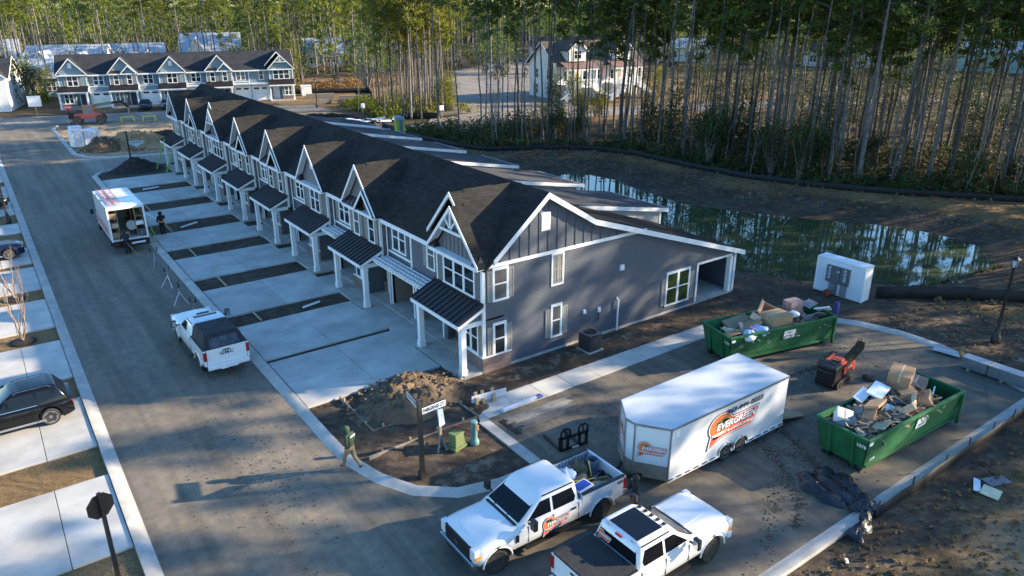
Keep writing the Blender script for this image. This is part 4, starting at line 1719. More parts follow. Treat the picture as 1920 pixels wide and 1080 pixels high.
while len(side) < 240 and n_try < 30000:
    n_try += 1
    x, y = rngf.uniform(52, 165), rngf.uniform(-75, 50)
    d_sun = .9 * (x - 18) - .436 * (y - 28)
    if y > .36 * x - 5 or d_sun < 48 or (d_sun > 96) or rngf.random() > (d_sun - 44) / 16 or vnoise(np.array([x]), np.array([y]), .09, 3)[0] < .36:
        continue
    if any((x - a[0]) ** 2 + (y - a[1]) ** 2 < 12 for a in side):
        continue
    side.append((x, y, rngf.choice(PINES), rngf.uniform(.85, 1.1), rngf.uniform(0, 6), False))
join_forest('wood_past_the_lot', items + side, [bark, needle, needle_lit])


# ---- undergrowth, saplings, shrubs
def brush(name, where, n, s0, s1, m, seed, k=26, leaf=.16):
    rng = np.random.default_rng(seed)
    out = []
    for _ in range(n):
        x, y = where(rng)
        g = float(terrain(np.array([x]), np.array([y]))[0])
        h = rng.uniform(s0, s1)
        out.append(tri_cards((x, y, g + h * .45), int(k * (.5 + h)), (h * .55, h * .55, h * .5), leaf, rng, 1.7))
    me = np_mesh(name, np.concatenate(out), None, m)
    return tag(put(name, me), kind='stuff')


def along(path, d0, d1):
    p = densify(path, 1.)

    def f(rng):
        i = rng.integers(0, len(p) - 1)
        a, b = np.array(p[i]), np.array(p[i + 1])
        d = (b - a) / (np.linalg.norm(b - a) + 1e-9)
        nrm = np.array([-d[1], d[0]])
        q = a + (b - a) * rng.random() + nrm * rng.uniform(d0, d1) * rng.random() ** .3
        return q[0], q[1]
    return f


FF = FENCE_FAR[1:]
brush('undergrowth', along(FF, .6, 5.5), 620, .4, 1.5, leafdark, 1)
brush('undergrowth_tall', along(FF, 2, 24), 420, .8, 2.6, leafdark, 2, 20, .2)
brush('dry_undergrowth', along(FF, 3, 30), 260, .5, 1.8, leafrust, 3, 18, .18)
brush('clump_undergrowth', lambda r: (r.uniform(50, 66), r.uniform(100.5, 121)), 190, .6, 2.6, leafyel, 4, 30, .2)
brush('verge_scrub', lambda r: (r.uniform(40, 75), r.uniform(143, 152)), 150, .5, 2.0, leafrust, 5, 20, .22)
brush('left_undergrowth', lambda r: (r.uniform(-12, 12), r.uniform(152, 176)), 200, .6, 2.4, leafyel, 6, 20, .24)
brush('distant_scrub', lambda r: ((lambda a, q: (q * math.sin(a), q * math.cos(a)))(r.uniform(.8, 1.32), r.uniform(112, 200))), 560, .8, 3.4, leafolive, 7, 30, .19)
brush('distant_twigs', lambda r: ((lambda a, q: (q * math.sin(a), q * math.cos(a)))(r.uniform(.9, 1.32), r.uniform(100, 190))), 300, 1.0, 4.0, leafbare, 17, 18, .11)
brush('distant_evergreens', lambda r: ((lambda a, q: (q * math.sin(a), q * math.cos(a)))(r.uniform(.86, 1.34), r.uniform(118, 205))), 130, 2.0, 5.5, leafdark, 19, 34, .24)
brush('far_scrub', lambda r: ((lambda a, q: (q * math.sin(a), q * math.cos(a)))(r.uniform(.3, .8), r.uniform(170, 250))), 260, .8, 3.0, leafolive, 18, 14, .3)

def bank_pt(r):
    while True:
        x, y = r.uniform(44, 72), r.uniform(14, 80)
        sd = float(poly_sd(np.array([x]), np.array([y]), POND)[0])
        if 2.2 < sd < 16 and not inside(WOOD, x, y) and (x > 52 or y > 55 or y < 20) and r.random() < (.25 + 1.2 * (vnoise(np.array([x]), np.array([y]), .3, 9)[0] - .25)):
            return x, y


brush('bank_straw', bank_pt, 1100, .06, .22, leafstraw, 31, 16, .1)
brush('dry_grass', lambda r: (r.uniform(15, 42), r.uniform(2, 9.3)), 700, .05, .2, leafstraw, 32, 12, .08)
brush('green_weeds', lambda r: (r.uniform(18, 42), r.uniform(2, 9.3)), 90, .06, .22, leafolive, 33, 14, .08)
brush('lawn_grass', lambda r: (r.uniform(38.5, 50), r.uniform(9, 18.5)), 420, .05, .18, leafstraw, 34, 10, .09)
brush('rim_weeds', lambda r: (lambda a: (47.5 + 9 * a, 20.9 - 1.2 * a))(r.uniform(-.4, 1.)), 60, .15, .4, leafolive, 35, 14, .1)
BM = [(np_mesh('stems', b[0], b[1], barkpale)) for b in BUSHES]
BC = {}


def bush(name, label, cat, x, y, k, s, m, group=None):
    key = (k, m.name)
    if key not in BC:
        BC[key] = np_mesh('foliage', BUSHES[k][2], None, m)
    g = float(terrain(np.array([x]), np.array([y]))[0])
    T = thing(name, label, cat, (x, y, g - .05), random.uniform(0, 6), group)
    T.scale = (s, s, s)
    put('stems', BM[k], T)
    put('foliage', BC[key], T)
    return T


BAREM = [np_mesh('bare_sapling', b[0], b[1], barkpale) for b in BARES]
rs = random.Random(21)
for i in range(104):
    if i < 68:
        x, y = along(FF[2:], .8, 9)(RN)
        lb, gp = 'pale bare sapling among the undergrowth along the wood edge', 'bare saplings along the wood edge'
    else:
        x, y = rs.uniform(50, 64), rs.uniform(99.5, 114)
        lb, gp = 'pale bare tree in the clump behind the terrace roofs', 'bare trees of the clump'
    g = float(terrain(np.array([x]), np.array([y]))[0])
    o = put('bare_sapling', BAREM[rs.randrange(4)], None, (x, y, g - .1), (0, 0, rs.uniform(0, 6)))
    o.scale = (1, 1, rs.uniform(.8, 1.2))
    tag(o, lb, 'bare tree', gp)
# twig haze of the pale clump
brush('twig_clump', lambda r: (r.uniform(51, 63), r.uniform(101, 116)), 150, .8, 1.6, leafbare, 8, 16, .1)
for i, (x, y, k, s) in enumerate([(60.5, 101.5, 1, .9), (62.5, 103.5, 3, .8), (63.6, 107.5, 1, .85)]):
    bush('shrub', ['bright yellow-green shrub at the corner of the tree clump', 'tall yellow-green shrub second in the clump edge row', 'yellow-green shrub deepest along the back street edge'][i], 'shrub', x, y, k, s, leafyel)
for i in range(30):
    x, y = along(FF[4:] if i > 4 else FF, 1.5, 14)(RN)
    bush('understory_tree', 'dark leafy young tree under the pines beyond the pond', 'young tree', x, y, rs.choice([0, 1, 3]), rs.uniform(.6, 1.0), leafdark, 'young trees under the pines')
for i in range(7):
    x, y = rs.uniform(64, 80), rs.uniform(82, 86)
    bush('understory_tree', 'leafy green young tree in front of the white dormer house', 'young tree', x, y, rs.choice([0, 1, 3]), rs.uniform(.45, .75), leafyel, 'young trees before the white house')
for i in range(26):
    x, y = rs.uniform(-4, 58), rs.uniform(150, 172)
    if 6 < x < 14 and y > 165:
        continue
    bush('evergreen_tree', 'round dark evergreen behind the pale blue terrace', 'evergreen tree', x, y, rs.choice([1, 3]), rs.uniform(.8, 1.3), leafdark if rs.random() < .6 else leafyel, 'evergreens behind the pale blue terrace')
# two bare multi-stem street trees with mulch rings
mulch = mat('dark_mulch', (.02, .014, .01), .95, var=.4, scale=8, bmp=.8, bscale=20)
for i, (x, y) in enumerate([(-.16, 43.84 - .6), (-.04, 50.4)]):
    T = thing('street_tree', ['bare multi-stemmed young tree in the nearer mulch ring between driveways', 'bare multi-stemmed young tree in the farther mulch ring by the lamp'][i], 'young tree', (x, y, 0))
    v, f = bare_geo(500 + i, 4.3, .22, 4, .035, 3)
    put('stems', np_mesh('stems', v, f, mat('crape_bark', (.22, .16, .13), .8, var=.15)), T)
    MB().lathe([(.62, -.02), (.58, .03), (.3, .07), (0, .08)], 20, 'z').build('mulch_ring', mulch, T, 50)
# ------------------------------------------------------------------ vehicles (x forward, y left, z up)
def arch(x, axles, R_, zc, base):
    z = base
    for a in axles:
        d = abs(x - a)
        if d < R_:
            z = max(z, zc + math.sqrt(R_ * R_ - d * d))
    return z


def stations_x(x0, x1, axles, R_, step=.22):
    xs = set(np.round(np.arange(x0, x1, step), 3).tolist() + [x0, x1])
    for a in axles:
        for k in range(-9, 10):
            t = a + R_ * math.sin(k / 9 * PI / 2)
            for e in ((t,) if abs(k) < 9 else (t - .004 * (1 if k > 0 else -1), t + .004 * (1 if k > 0 else -1))):
                if x0 < e < x1:
                    xs.add(round(e, 4))
    return sorted(xs)


def loft_lower(secs):
    """secs: (x, zb, w, zs, ws, zt) -> closed hull of a car's lower body"""
    vs, fs = [], []
    for (x, zb, w, zs, ws, zt) in secs:
        zm = zb + (zs - zb) * .5
        half = [(w * .94, zb), (w, zb + min(.06, (zs - zb) * .3)), (w + .018, zm), (w, zs - .07), (w - .035, zs), (ws, zt - .02), (ws * .5, zt)]
        ring = [(x, -y, z) for y, z in half] + [(x, y, z) for y, z in half[::-1]]
        vs += ring
    k = 14
    for i in range(len(secs) - 1):
        for j in range(k):
            j2 = (j + 1) % k
            fs.append((i * k + j, i * k + j2, (i + 1) * k + j2, (i + 1) * k + j))
    fs.append(tuple(range(k)))
    e = (len(secs) - 1) * k
    fs.append(tuple(range(e, e + k)))
    return vs, fs


def loft_rings(levels, rc=.12):
    """levels: (z, x_rear, x_front, half width): rounded-rectangle rings"""
    vs, fs = [], []
    k = 16
    for (z, xr, xf, w) in levels:
        c = []
        r = min(rc, w * .5)
        for (cx_, cy_, a0) in ((xf - r, w - r, 0), (xr + r, w - r, 90), (xr + r, -w + r, 180), (xf - r, -w + r, 270)):
            for t in range(4):
                a = rad(a0 + t * 30)
                c.append((cx_ + r * math.cos(a), cy_ + r * math.sin(a), z))
        vs += c
    for i in range(len(levels) - 1):
        for j in range(k):
            j2 = (j + 1) % k
            fs.append((i * k + j, i * k + j2, (i + 1) * k + j2, (i + 1) * k + j))
    fs.append(tuple(range(k)))
    e = (len(levels) - 1) * k
    fs.append(tuple(range(e, e + k)))
    return vs, fs


def wheel_geo(R_, W, rim, dark, knobs):
    key = ('wheel', R_, W, rim, dark, knobs)

    def mk():
        b = MB()
        b.lathe([(rim, -W / 2 + .02), (R_ - .05, -W / 2), (R_ - .01, -W / 2 + .03), (R_, -W / 2 + .07), (R_, W / 2 - .07), (R_ - .01, W / 2 - .03), (R_ - .05, W / 2), (rim, W / 2 - .02)], 28)
        if knobs:
            for i in range(30):
                a = 2 * PI * i / 30
                for y0, y1, da in ((-W / 2 + .01, -.03, 0), (.03, W / 2 - .01, .1)):
                    T = Matrix.Rotation(-(a + da), 4, 'Y')
                    b.box(R_ - .01, R_ + .018, y0, y1, -.025, .025, 0, T)
        t = b.mesh('tyre', rubber, 35)
        b = MB()
        b.lathe([(rim - .015, W / 2 - .05), (rim - .035, W / 2 - .12), (.09, W / 2 - .13), (0, W / 2 - .13)], 28, mi=0)
        b.lathe([(rim + .014, W / 2 - .03), (rim + .012, W / 2 - .012), (rim - .025, W / 2 - .016), (rim - .03, W / 2 - .05)], 28, mi=1)
        b.lathe([(rim + .005, -W / 2 + .02), (rim - .02, -W / 2 + .04), (rim - .03, 0)], 20, mi=0)
        n = 7 if dark else 5
        for i in range(n):
            T = Matrix.Rotation(-2 * PI * i / n, 4, 'Y')
            for da in (-.13, .13):
                T2 = Matrix.Rotation(-2 * PI * i / n - da, 4, 'Y')
                b.beam((.05, W / 2 - .05, 0), (rim - .02, W / 2 - .03, 0), .03 if dark else .045, .03, up=(0, 1, 0), mi=1, T=T2)
        b.lathe([(.08, W / 2 - .06), (.065, W / 2 - .02), (0, W / 2 - .015)], 14, mi=1)
        r_ = b.mesh('rim', [black, rimblk if dark else rimm], 35)
        return t, r_
    return cached(key, mk)


def add_wheels(T, axles, track, R_, W, rim, dark=False, knobs=False, steer=0.):
    t, r_ = wheel_geo(R_, W, rim, dark, knobs)
    for i, a in enumerate(axles):
        for sd in (-1, 1):
            w = put('wheel', t, T, (a, sd * track, R_), (0, random.uniform(0, 2), (0 if sd > 0 else PI) + (steer if i == 0 else 0)))
            put('rim', r_, w)


def side_y(z, z0, w0, z1, w1):
    return w0 + (w1 - w0) * (z - z0) / (z1 - z0)


def glass_side(T, poly, z0, w0, z1, w1, m=None, name='side_window', out=.012):
    for sd in (-1, 1):
        pts = [(x, sd * (side_y(z, z0, w0, z1, w1) + out), z) for x, z in poly]
        MB().extr(pts, (0, -sd * .02, 0)).build(name, m or car_glass, T)


def quad_glass(T, a, b, c, d, out, name, m=None):
    a, b, c, d = map(V, (a, b, c, d))
    n = (b - a).cross(d - a).normalized() * out
    MB().extr([a + n, b + n, c + n, d + n], -n * 1.6).build(name, m or car_glass, T)


def decal_logo(par, F, s, phone=True, sub=True, name='company_logo'):
    """landscaping firm's emblem: orange sun disc with a palm, red banner, lettering; F centred, s = banner length"""
    def rounded(pts, z, mi, mb):
        mb.add([(x * s, y * s, z) for x, y in pts], [tuple(range(len(pts)))], mi)
    mb = MB(F)
    disc = lambda r: [(-.27 + r * math.cos(t), .06 + r * math.sin(t)) for t in np.linspace(0, 2 * PI, 28)[:-1]]
    ban = lambda e: [(-.44 - e * .6, -.2 - e), (.42 + e * .4, -.2 - e), (.5 + e, -.08), (.56 + e, .14 + e), (-.3, .14 + e), (-.44 - e, .05)]
    tail = lambda e: [(-.5 - e * 1.6, -.36 - e * 1.3), (-.3 + e, -.22 - e), (-.4, -.0), (-.47 - e, -.1)]
    for e, z, mi in ((.035, .004, 0), (.018, .007, 1), (0., .010, 2)):
        rounded(disc(.25 + e), z, mi if mi < 2 else 3, mb)
        rounded(ban(e), z, mi, mb)
        rounded(tail(e), z, mi, mb)
    rounded(disc(.235), .0125, 3, mb)
    for k in range(8):
        a = rad(20 + k * 20 * 1.0)
        cx_, cy_ = -.24, .08
        ex, ey = cx_ + .19 * math.cos(a), cy_ + .13 * math.sin(a)
        rounded([(cx_, cy_), ((cx_ + ex) / 2 - .03 * math.sin(a), (cy_ + ey) / 2 + .05), (ex, ey), ((cx_ + ex) / 2 + .02, (cy_ + ey) / 2 - .025)], .015, 4, mb)
    rounded([(-.26, .08), (-.235, .08), (-.26, -.12), (-.3, -.12)], .015, 4, mb)
    lettering(mb, 'EVERGREEN', None, .2 * s, 0, .012 * s, .25, .9, sx=.86, dx=.07 * s, dy=.02 * s, dz=.017) if False else None
    T0 = lambda p: F((p[0], p[1], p[2]))
    vs, fs = text_geo('EVERGREEN', .205 * s, .014 * s, .22, .95)
    mb.add([(x * .84 + .06 * s, y + .03 * s, .018) for x, y, z in vs], fs, 0)
    vs, fs = text_geo('EVERGREEN', .2 * s, .006 * s, .22, .97)
    mb.add([(x * .84 + .06 * s, y + .035 * s, .021) for x, y, z in vs], fs, 1)
    if sub:
        vs, fs = text_geo('NURSERY & LANDSCAPING', .088 * s, .003 * s, .1, 1.)
        mb.add([(x * .86 - .0 * s, y - .12 * s, .018) for x, y, z in vs], fs, 1)
    if phone:
        vs, fs = text_geo('843-444-0023', .15 * s, .005 * s, .15, 1.05)
        yy = .26 if phone is True else -.32
        mb.add([(x * .95 + .24 * s, y + yy * s + (.03 * s if phone is True else 0), .012) for x, y, z in vs], fs, 0)
    return mb.build(name, [navy, white, redlogo, orangelogo, greenlogo], par, fixn=False)


def pickup(name, label, loc, rz, P):
    T = thing(name, label, 'pickup truck', loc, rz)
    L, W = P['L'], P['W'] / 2
    xf = L / 2
    ax = (P['af'], P['ar'])
    R_ = P['R']
    AR, zc = R_ + .1, R_ + .0
    sill = P.get('sill', .52)
    hood, belt, roof = P['hood'], P['belt'], P['roof']
    xc, xrf, xrr, xcr = P['cowl'], P['roof_f'], P['roof_r'], P['cab_r']
    paint = P['paint']
    # lower body: nose to the back of the cab
    secs = []
    for x in stations_x(xcr, xf - .1, ax, AR):
        t = (xf - .1 - x)
        w = W - .10 * max(0, 1 - t / .35) ** 2
        zt = hood - .10 * max(0, 1 - t / .5) ** 2 - .02 * max(0, min(1, (x - xc) / 1.4)) if x > xc else belt + .0
        zs = (hood - .13 - .05 * max(0, 1 - t / .6)) if x > xc else belt - .02
        ws = W - .24 if x > xc else W - .1
        secs.append((x, arch(x, ax, AR, zc, sill), w, zs, ws, zt))
    v, f = loft_lower(secs)
    MB().add(v, f).build('body', paint, T, 55)
    # hood bulge
    MB().extr([(xc + .12, -.42, hood + .0), (xf - .35, -.3, hood - .06), (xf - .35, .3, hood - .06), (xc + .12, .42, hood)], (0, 0, .035)).build('hood_bulge', paint, T, bevel=.02)
    # under-body
    u = MB().box(-L / 2 + .3, xf - .25, -.5, .5, .34, .7).box(-L / 2 + .2, xf - .3, -W + .32, W - .32, .55, .8)
    for a in ax:
        u.tube([(a, -W + .2, R_), (a, W - .2, R_)], .08, 8)
    u.build('chassis', black, T)
    # cab
    w0, w1 = W - .07, W - .2
    zr = roof - .09
    v, f = loft_rings([(belt - .06, xcr + .02, xc + .05, w0 + .01), (belt + .02, xcr + .02, xc, w0), (zr, xrr, xrf, w1), (roof - .025, xrr + .07, xrf - .09, w1 - .06), (roof, xrr + .2, xrf - .25, w1 - .2)], .15)
    MB().add(v, f).build('cab', paint, T, 50)
    xm = P['bpillar']
    zb_, zt_ = belt + .06, roof - .17
    ff = lambda z: xc + (xrf - xc) * (z - belt) / (zr - belt)
    rr = lambda z: xcr + (xrr - xcr) * (z - belt) / (zr - belt)
    glass_side(T, [(ff(zb_) - .22, zb_), (ff(zt_) - .12, zt_), (xm + .05, zt_), (xm + .05, zb_ - .02)], belt, w0, zr, w1)
    if P.get('rear_door', True):
        glass_side(T, [(xm - .05, zb_ - .02), (xm - .05, zt_), (rr(zt_) + .22, zt_), (rr(zb_) + .2, zb_ + .12), (rr(zb_) + .26, zb_ - .02)], belt, w0, zr, w1)
    o = .012
    quad_glass(T, (xc - .03, w0 - .12, belt + .06), (xc - .03, -w0 + .12, belt + .06), (xrf - .005, -w1 + .1, zr - .03), (xrf - .005, w1 - .1, zr - .03), -o, 'windshield')
    quad_glass(T, (xcr + .03, -w0 + .12, belt + .1), (xcr + .03, w0 - .12, belt + .1), (xrr + .01, w1 - .12, zr - .04), (xrr + .01, -w1 + .12, zr - .04), -o, 'rear_window')
    # roof drip rails
    for sd in (-1, 1):
        MB().beam((xrf - .12, sd * (w1 - .03), roof - .045), (xrr + .12, sd * (w1 - .03), roof - .045), .03, .035).build('drip_rail', black, T)
    # wipers
    b = MB()
    for y in (-.45, .25):
        b.beam((xc + .0, y, belt + .05), (xc - .28, y + .45, belt + .2), .02, .03)
    b.box(xc - .02, xc + .1, -w0 + .15, w0 - .15, belt - .0, belt + .02)
    b.build('wipers', black, T)
    # bed
    zr_ = P['rail']
    xt = -L / 2 + .12
    b = MB()
    pts = [(xcr - .03, zr_), (xt, zr_), (xt, sill + .15)]
    a = ax[1]
    for k in range(0, 13):
        t = -PI / 2 + PI * k / 12
        pts.append((a + AR * math.sin(t), zc + AR * math.cos(t)))
    pts.append((xcr - .03, sill))
    zz = sill + .05
    pts = [(x, max(z, zz)) for x, z in pts]
    for sd in (-1, 1):
        side = MB().extr([(x, sd * (W - .0), z) for x, z in pts], (0, -sd * .1, 0))
        side.build('bed_side', paint, T, bevel=.02)
        MB().box(xt + .05, xcr - .05, sd * (W - .055) - .06, sd * (W - .055) + .06, zr_ - .01, zr_ + .025).build('bed_rail', black, T)
        # fender flare
        fl = MB()
        for ax_ in ax:
            arcp = [(ax_ + (AR + .02) * math.sin(t), sd * (W + .012), zc + (AR + .02) * math.cos(t)) for t in np.linspace(-1.5, 1.5, 13)]
            fl.tube(arcp, .03, 6)
        fl.build('wheel_arch', P.get('flare', paint), T, 40)
    fl_ = zr_ - .5
    b = MB().box(xt + .08, xcr - .08, -W + .1, W - .1, fl_ - .06, fl_).box(xcr - .09, xcr - .04, -W + .1, W - .1, fl_, zr_)
    for sd in (-1, 1):
        b.box(a - AR, a + AR, sd * (W - .2) - .1, sd * (W - .2) + .1, fl_, fl_ + .22)
    for i in range(12):
        x = xt + .2 + i * (xcr - xt - .4) / 11
        for sd in (-1, 1):
            b.box(x - .03, x + .03, sd * (W - .105) - .012, sd * (W - .105) + .012, fl_ + .1, zr_ - .06)
    b.build('bed_liner', P.get('liner', galv), T)
    tg = MB().box(xt, xt + .08, -W + .12, W - .12, sill + .16, zr_ + .0).box(xt - .015, xt, -W + .25, W - .25, sill + .3, zr_ - .3).build('tailgate', paint, T, bevel=.012)
    MB().box(xt - .02, xt + .0, -.16, .16, zr_ - .16, zr_ - .1).build('handle', black, tg)
    for sd in (-1, 1):
        MB().box(xt - .03, xt + .1, sd * (W - .06) - .075, sd * (W - .06) + .075, zr_ - .5, zr_ - .06).build('tail_light', redlamp, T, bevel=.015)
    MB().box(xt - .22, xt - .01, -W + .08, W - .08, .52, .72).box(xt - .25, xt - .1, -.4, .4, .48, .54).build('rear_bumper', P.get('bumper', chrome), T, bevel=.03)
    MB().box(xt - .45, xt - .2, -.04, .04, .44, .5).lathe([(.0, .6), (.03, .57), (.03, .5)], 8, 'z', (xt - .42, 0, 0)).build('tow_hitch', blackmetal, T)
    MB().box(xt - .235, xt - .22, -.16, .16, .57, .69).build('licence_plate', paper, T)
    # nose
    g = MB().box(xf - .13, xf - .05, -W + .3, W - .3, .72, hood - .13)
    for i in range(4):
        g.box(xf - .05, xf - .03, -W + .32, W - .32, .76 + i * .09, .8 + i * .09)
    gr = g.build('grille', black, T, bevel=.02)
    if P.get('oval'):
        MB(Fr((xf - .025, 0, .93), (0, 1, 0), (0, 0, 1))).add([(.15 * math.cos(t), .065 * math.sin(t), 0) for t in np.linspace(0, 2 * PI, 20)[:-1]] + [(.15 * math.cos(t), .065 * math.sin(t), .012) for t in np.linspace(0, 2 * PI, 20)[:-1]],
                                                              [tuple(range(19)), tuple(range(19, 38))] + [(i, (i + 1) % 19, 19 + (i + 1) % 19, 19 + i) for i in range(19)]).build('badge', chrome, gr)
    for sd in (-1, 1):
        h = MB().box(xf - .25, xf - .035, sd * (W - .17) - .13, sd * (W - .17) + .13, .78, hood - .13).build('headlight', lampglass, T, bevel=.03)
        MB().box(xf - .3, xf - .1, sd * (W - .055) - .03, sd * (W - .055) + .04, .82, .95).build('marker_lamp', amber, h)
    MB().box(xf - .18, xf + .03, -W + .05, W - .05, .46, .7).build('front_bumper', P.get('fbumper', P.get('bumper', chrome)), T, bevel=.05)
    MB().box(xf + .005, xf + .04, -.5, .5, .5, .6).build('bumper_grille', black, T)
    # doors: shut lines, handles, mirrors, steps
    for sd in (-1, 1):
        y = sd * (W + .012)
        cuts = [ff(belt) - .3, xm, xcr + .12] if P.get('rear_door', True) else [ff(belt) - .3, xcr + .15]
        for x in cuts:
            MB().box(x - .006, x + .006, y - .012, y + .008, sill + .1, belt - .03).build('door_gap', black, T)
        hx = [xm + .22, xcr + .35] if P.get('rear_door', True) else [xcr + .35]
        for x in hx:
            MB().box(x - .1, x + .1, y - .01, y + .035, belt - .2, belt - .15).build('door_handle', P.get('handle', black), T)
        mx = ff(belt) - .3
        b = MB().beam((mx, sd * (W - .02), belt + .05), (mx, sd * (W + .17), belt + .08), .05, .08)
        b.box(mx - .08, mx + .07, sd * (W + .28) - .12, sd * (W + .28) + .12, belt - .02, belt + .34)
        mo = b.build('side_mirror', P.get('mirror', black), T, bevel=.03)
        MB().box(mx - .095, mx - .082, sd * (W + .28) - .09, sd * (W + .28) + .09, belt + .02, belt + .3).build('mirror_glass', chrome, mo)
        MB().box(xcr + .05, ff(belt) - .2, sd * (W - .02) - .08, sd * (W - .02) + .08, .42, .48).build('running_board', black, T)
    add_wheels(T, ax, W - .17, R_, P.get('tw', .29), R_ * .56, P.get('dark', True), P.get('knobs', False), P.get('steer', 0.))
    return T


BASE = dict(paint=carwhite, hood=1.3, belt=1.3, roof=1.98, rail=1.42)
# nearest: long-bed crew cab facing the street
FT = dict(BASE, L=6.3, W=2.04, af=2.28, ar=-1.98, R=.42, cowl=1.42, roof_f=.55, roof_r=-.95, cab_r=-1.05, bpillar=.12, oval=True, sill=.56, steer=-.12, knobs=True)
ft = pickup('pickup_truck', 'white crew-cab work pickup with open bed full of tools, facing the main street', (12.58, 16.02, 0), PI - .005, FT)
decal_logo(ft, Fr((.05, 1.045, .93), (-1, 0, 0), (0, 0, 1)), .95, phone=2)
b = MB()
lettering(b, '4X4', Fr((-2.75, 1.024, 1.26), (-1, 0, 0), (0, 0, 1)), .16, 0, .006, .2, dz=.004)
b.build('lettering', black, ft, fixn=False)
MB().box(1.5, 1.62, 1.03, 1.06, .85, 1.1).build('fender_vent', black, ft)

F2 = dict(BASE, L=5.95, W=2.05, af=1.98, ar=-1.75, R=.45, cowl=1.12, roof_f=.25, roof_r=-1.15, cab_r=-1.3, bpillar=-.18, sill=.6, hood=1.32, belt=1.34, roof=2.0, rail=1.44, knobs=True, flare=carwhite, handle=carwhite, bumper=carwhite, steer=.1, liner=black)
f2 = pickup('pickup_truck', 'white crew-cab pickup with black bed cover and sunroof, cut by the bottom edge', (14.02, 12.5, 0), .01, F2)
MB().box(-2.83, -1.36, -.93, .93, 1.43, 1.475).box(-2.84, -2.78, -.95, .95, 1.42, 1.5).build('bed_cover', fabricblack, f2, bevel=.012)
MB().box(-.98, .05, -.58, .58, 1.985, 2.012).build('sunroof', car_glass, f2, bevel=.01)
for x, y in [(-1.08, -.5), (-1.08, .5)] + [(.2, -.5 + .25 * i) for i in range(5)]:
    MB().box(x - .05, x + .05, y - .06, y + .06, 1.985, 2.02).build('roof_marker_lamp', black if x > 0 else galv, f2, bevel=.01)
MB().box(-1.2, -1.15, -.12, .12, 1.9, 1.96).build('brake_lamp', redlamp, f2)
decal_logo(f2, Fr((-1.262, .48, 1.62), (0, -1, 0), (.17, 0, .98)), .5, phone=False, sub=False)

G = dict(BASE, L=6.35, W=2.07, af=2.2, ar=-1.8, R=.42, cowl=1.28, roof_f=.42, roof_r=-.72, cab_r=-.85, bpillar=.0, rear_door=False, hood=1.33, belt=1.35, roof=2.0, rail=1.45, handle=carwhite, bumper=carwhite, mirror=black, dark=False)
gm = pickup('pickup_truck', 'white pickup with black soft canopy over its bed, parked by the driveways', (7.42, 36.3, 0), PI / 2 + .02, G)
v, f = loft_rings([(1.44, -3.0, -.86, .97), (1.9, -2.62, -.84, .84), (2.02, -2.5, -.84, .74)], .08)
cap = MB().add(v, f).build('canopy', fabricblack, gm, 40)
quad_glass(cap, (-2.99, -.7, 1.5), (-2.99, .7, 1.5), (-2.66, .64, 1.86), (-2.66, -.64, 1.86), -.012, 'canopy_window', mat('clear_plastic_window', (.05, .055, .065), .15, var=.5, scale=3, bmp=.5, bscale=3))
b = MB()
lettering(b, 'GMC', Fr((-3.078, 0, 1.18), (0, -1, 0), (0, 0, 1)), .2, 0, .006, 0, 1.2, sx=1.3, dz=.006)
b.build('lettering', navy, gm, fixn=False)
MB().box(-.1, .12, -.55, .55, 1.985, 2.01).build('sunroof', car_glass, gm)
MB().box(.35, .5, -.3, .3, 1.96, 2.0).build('roof_marker_lamp', black, gm)


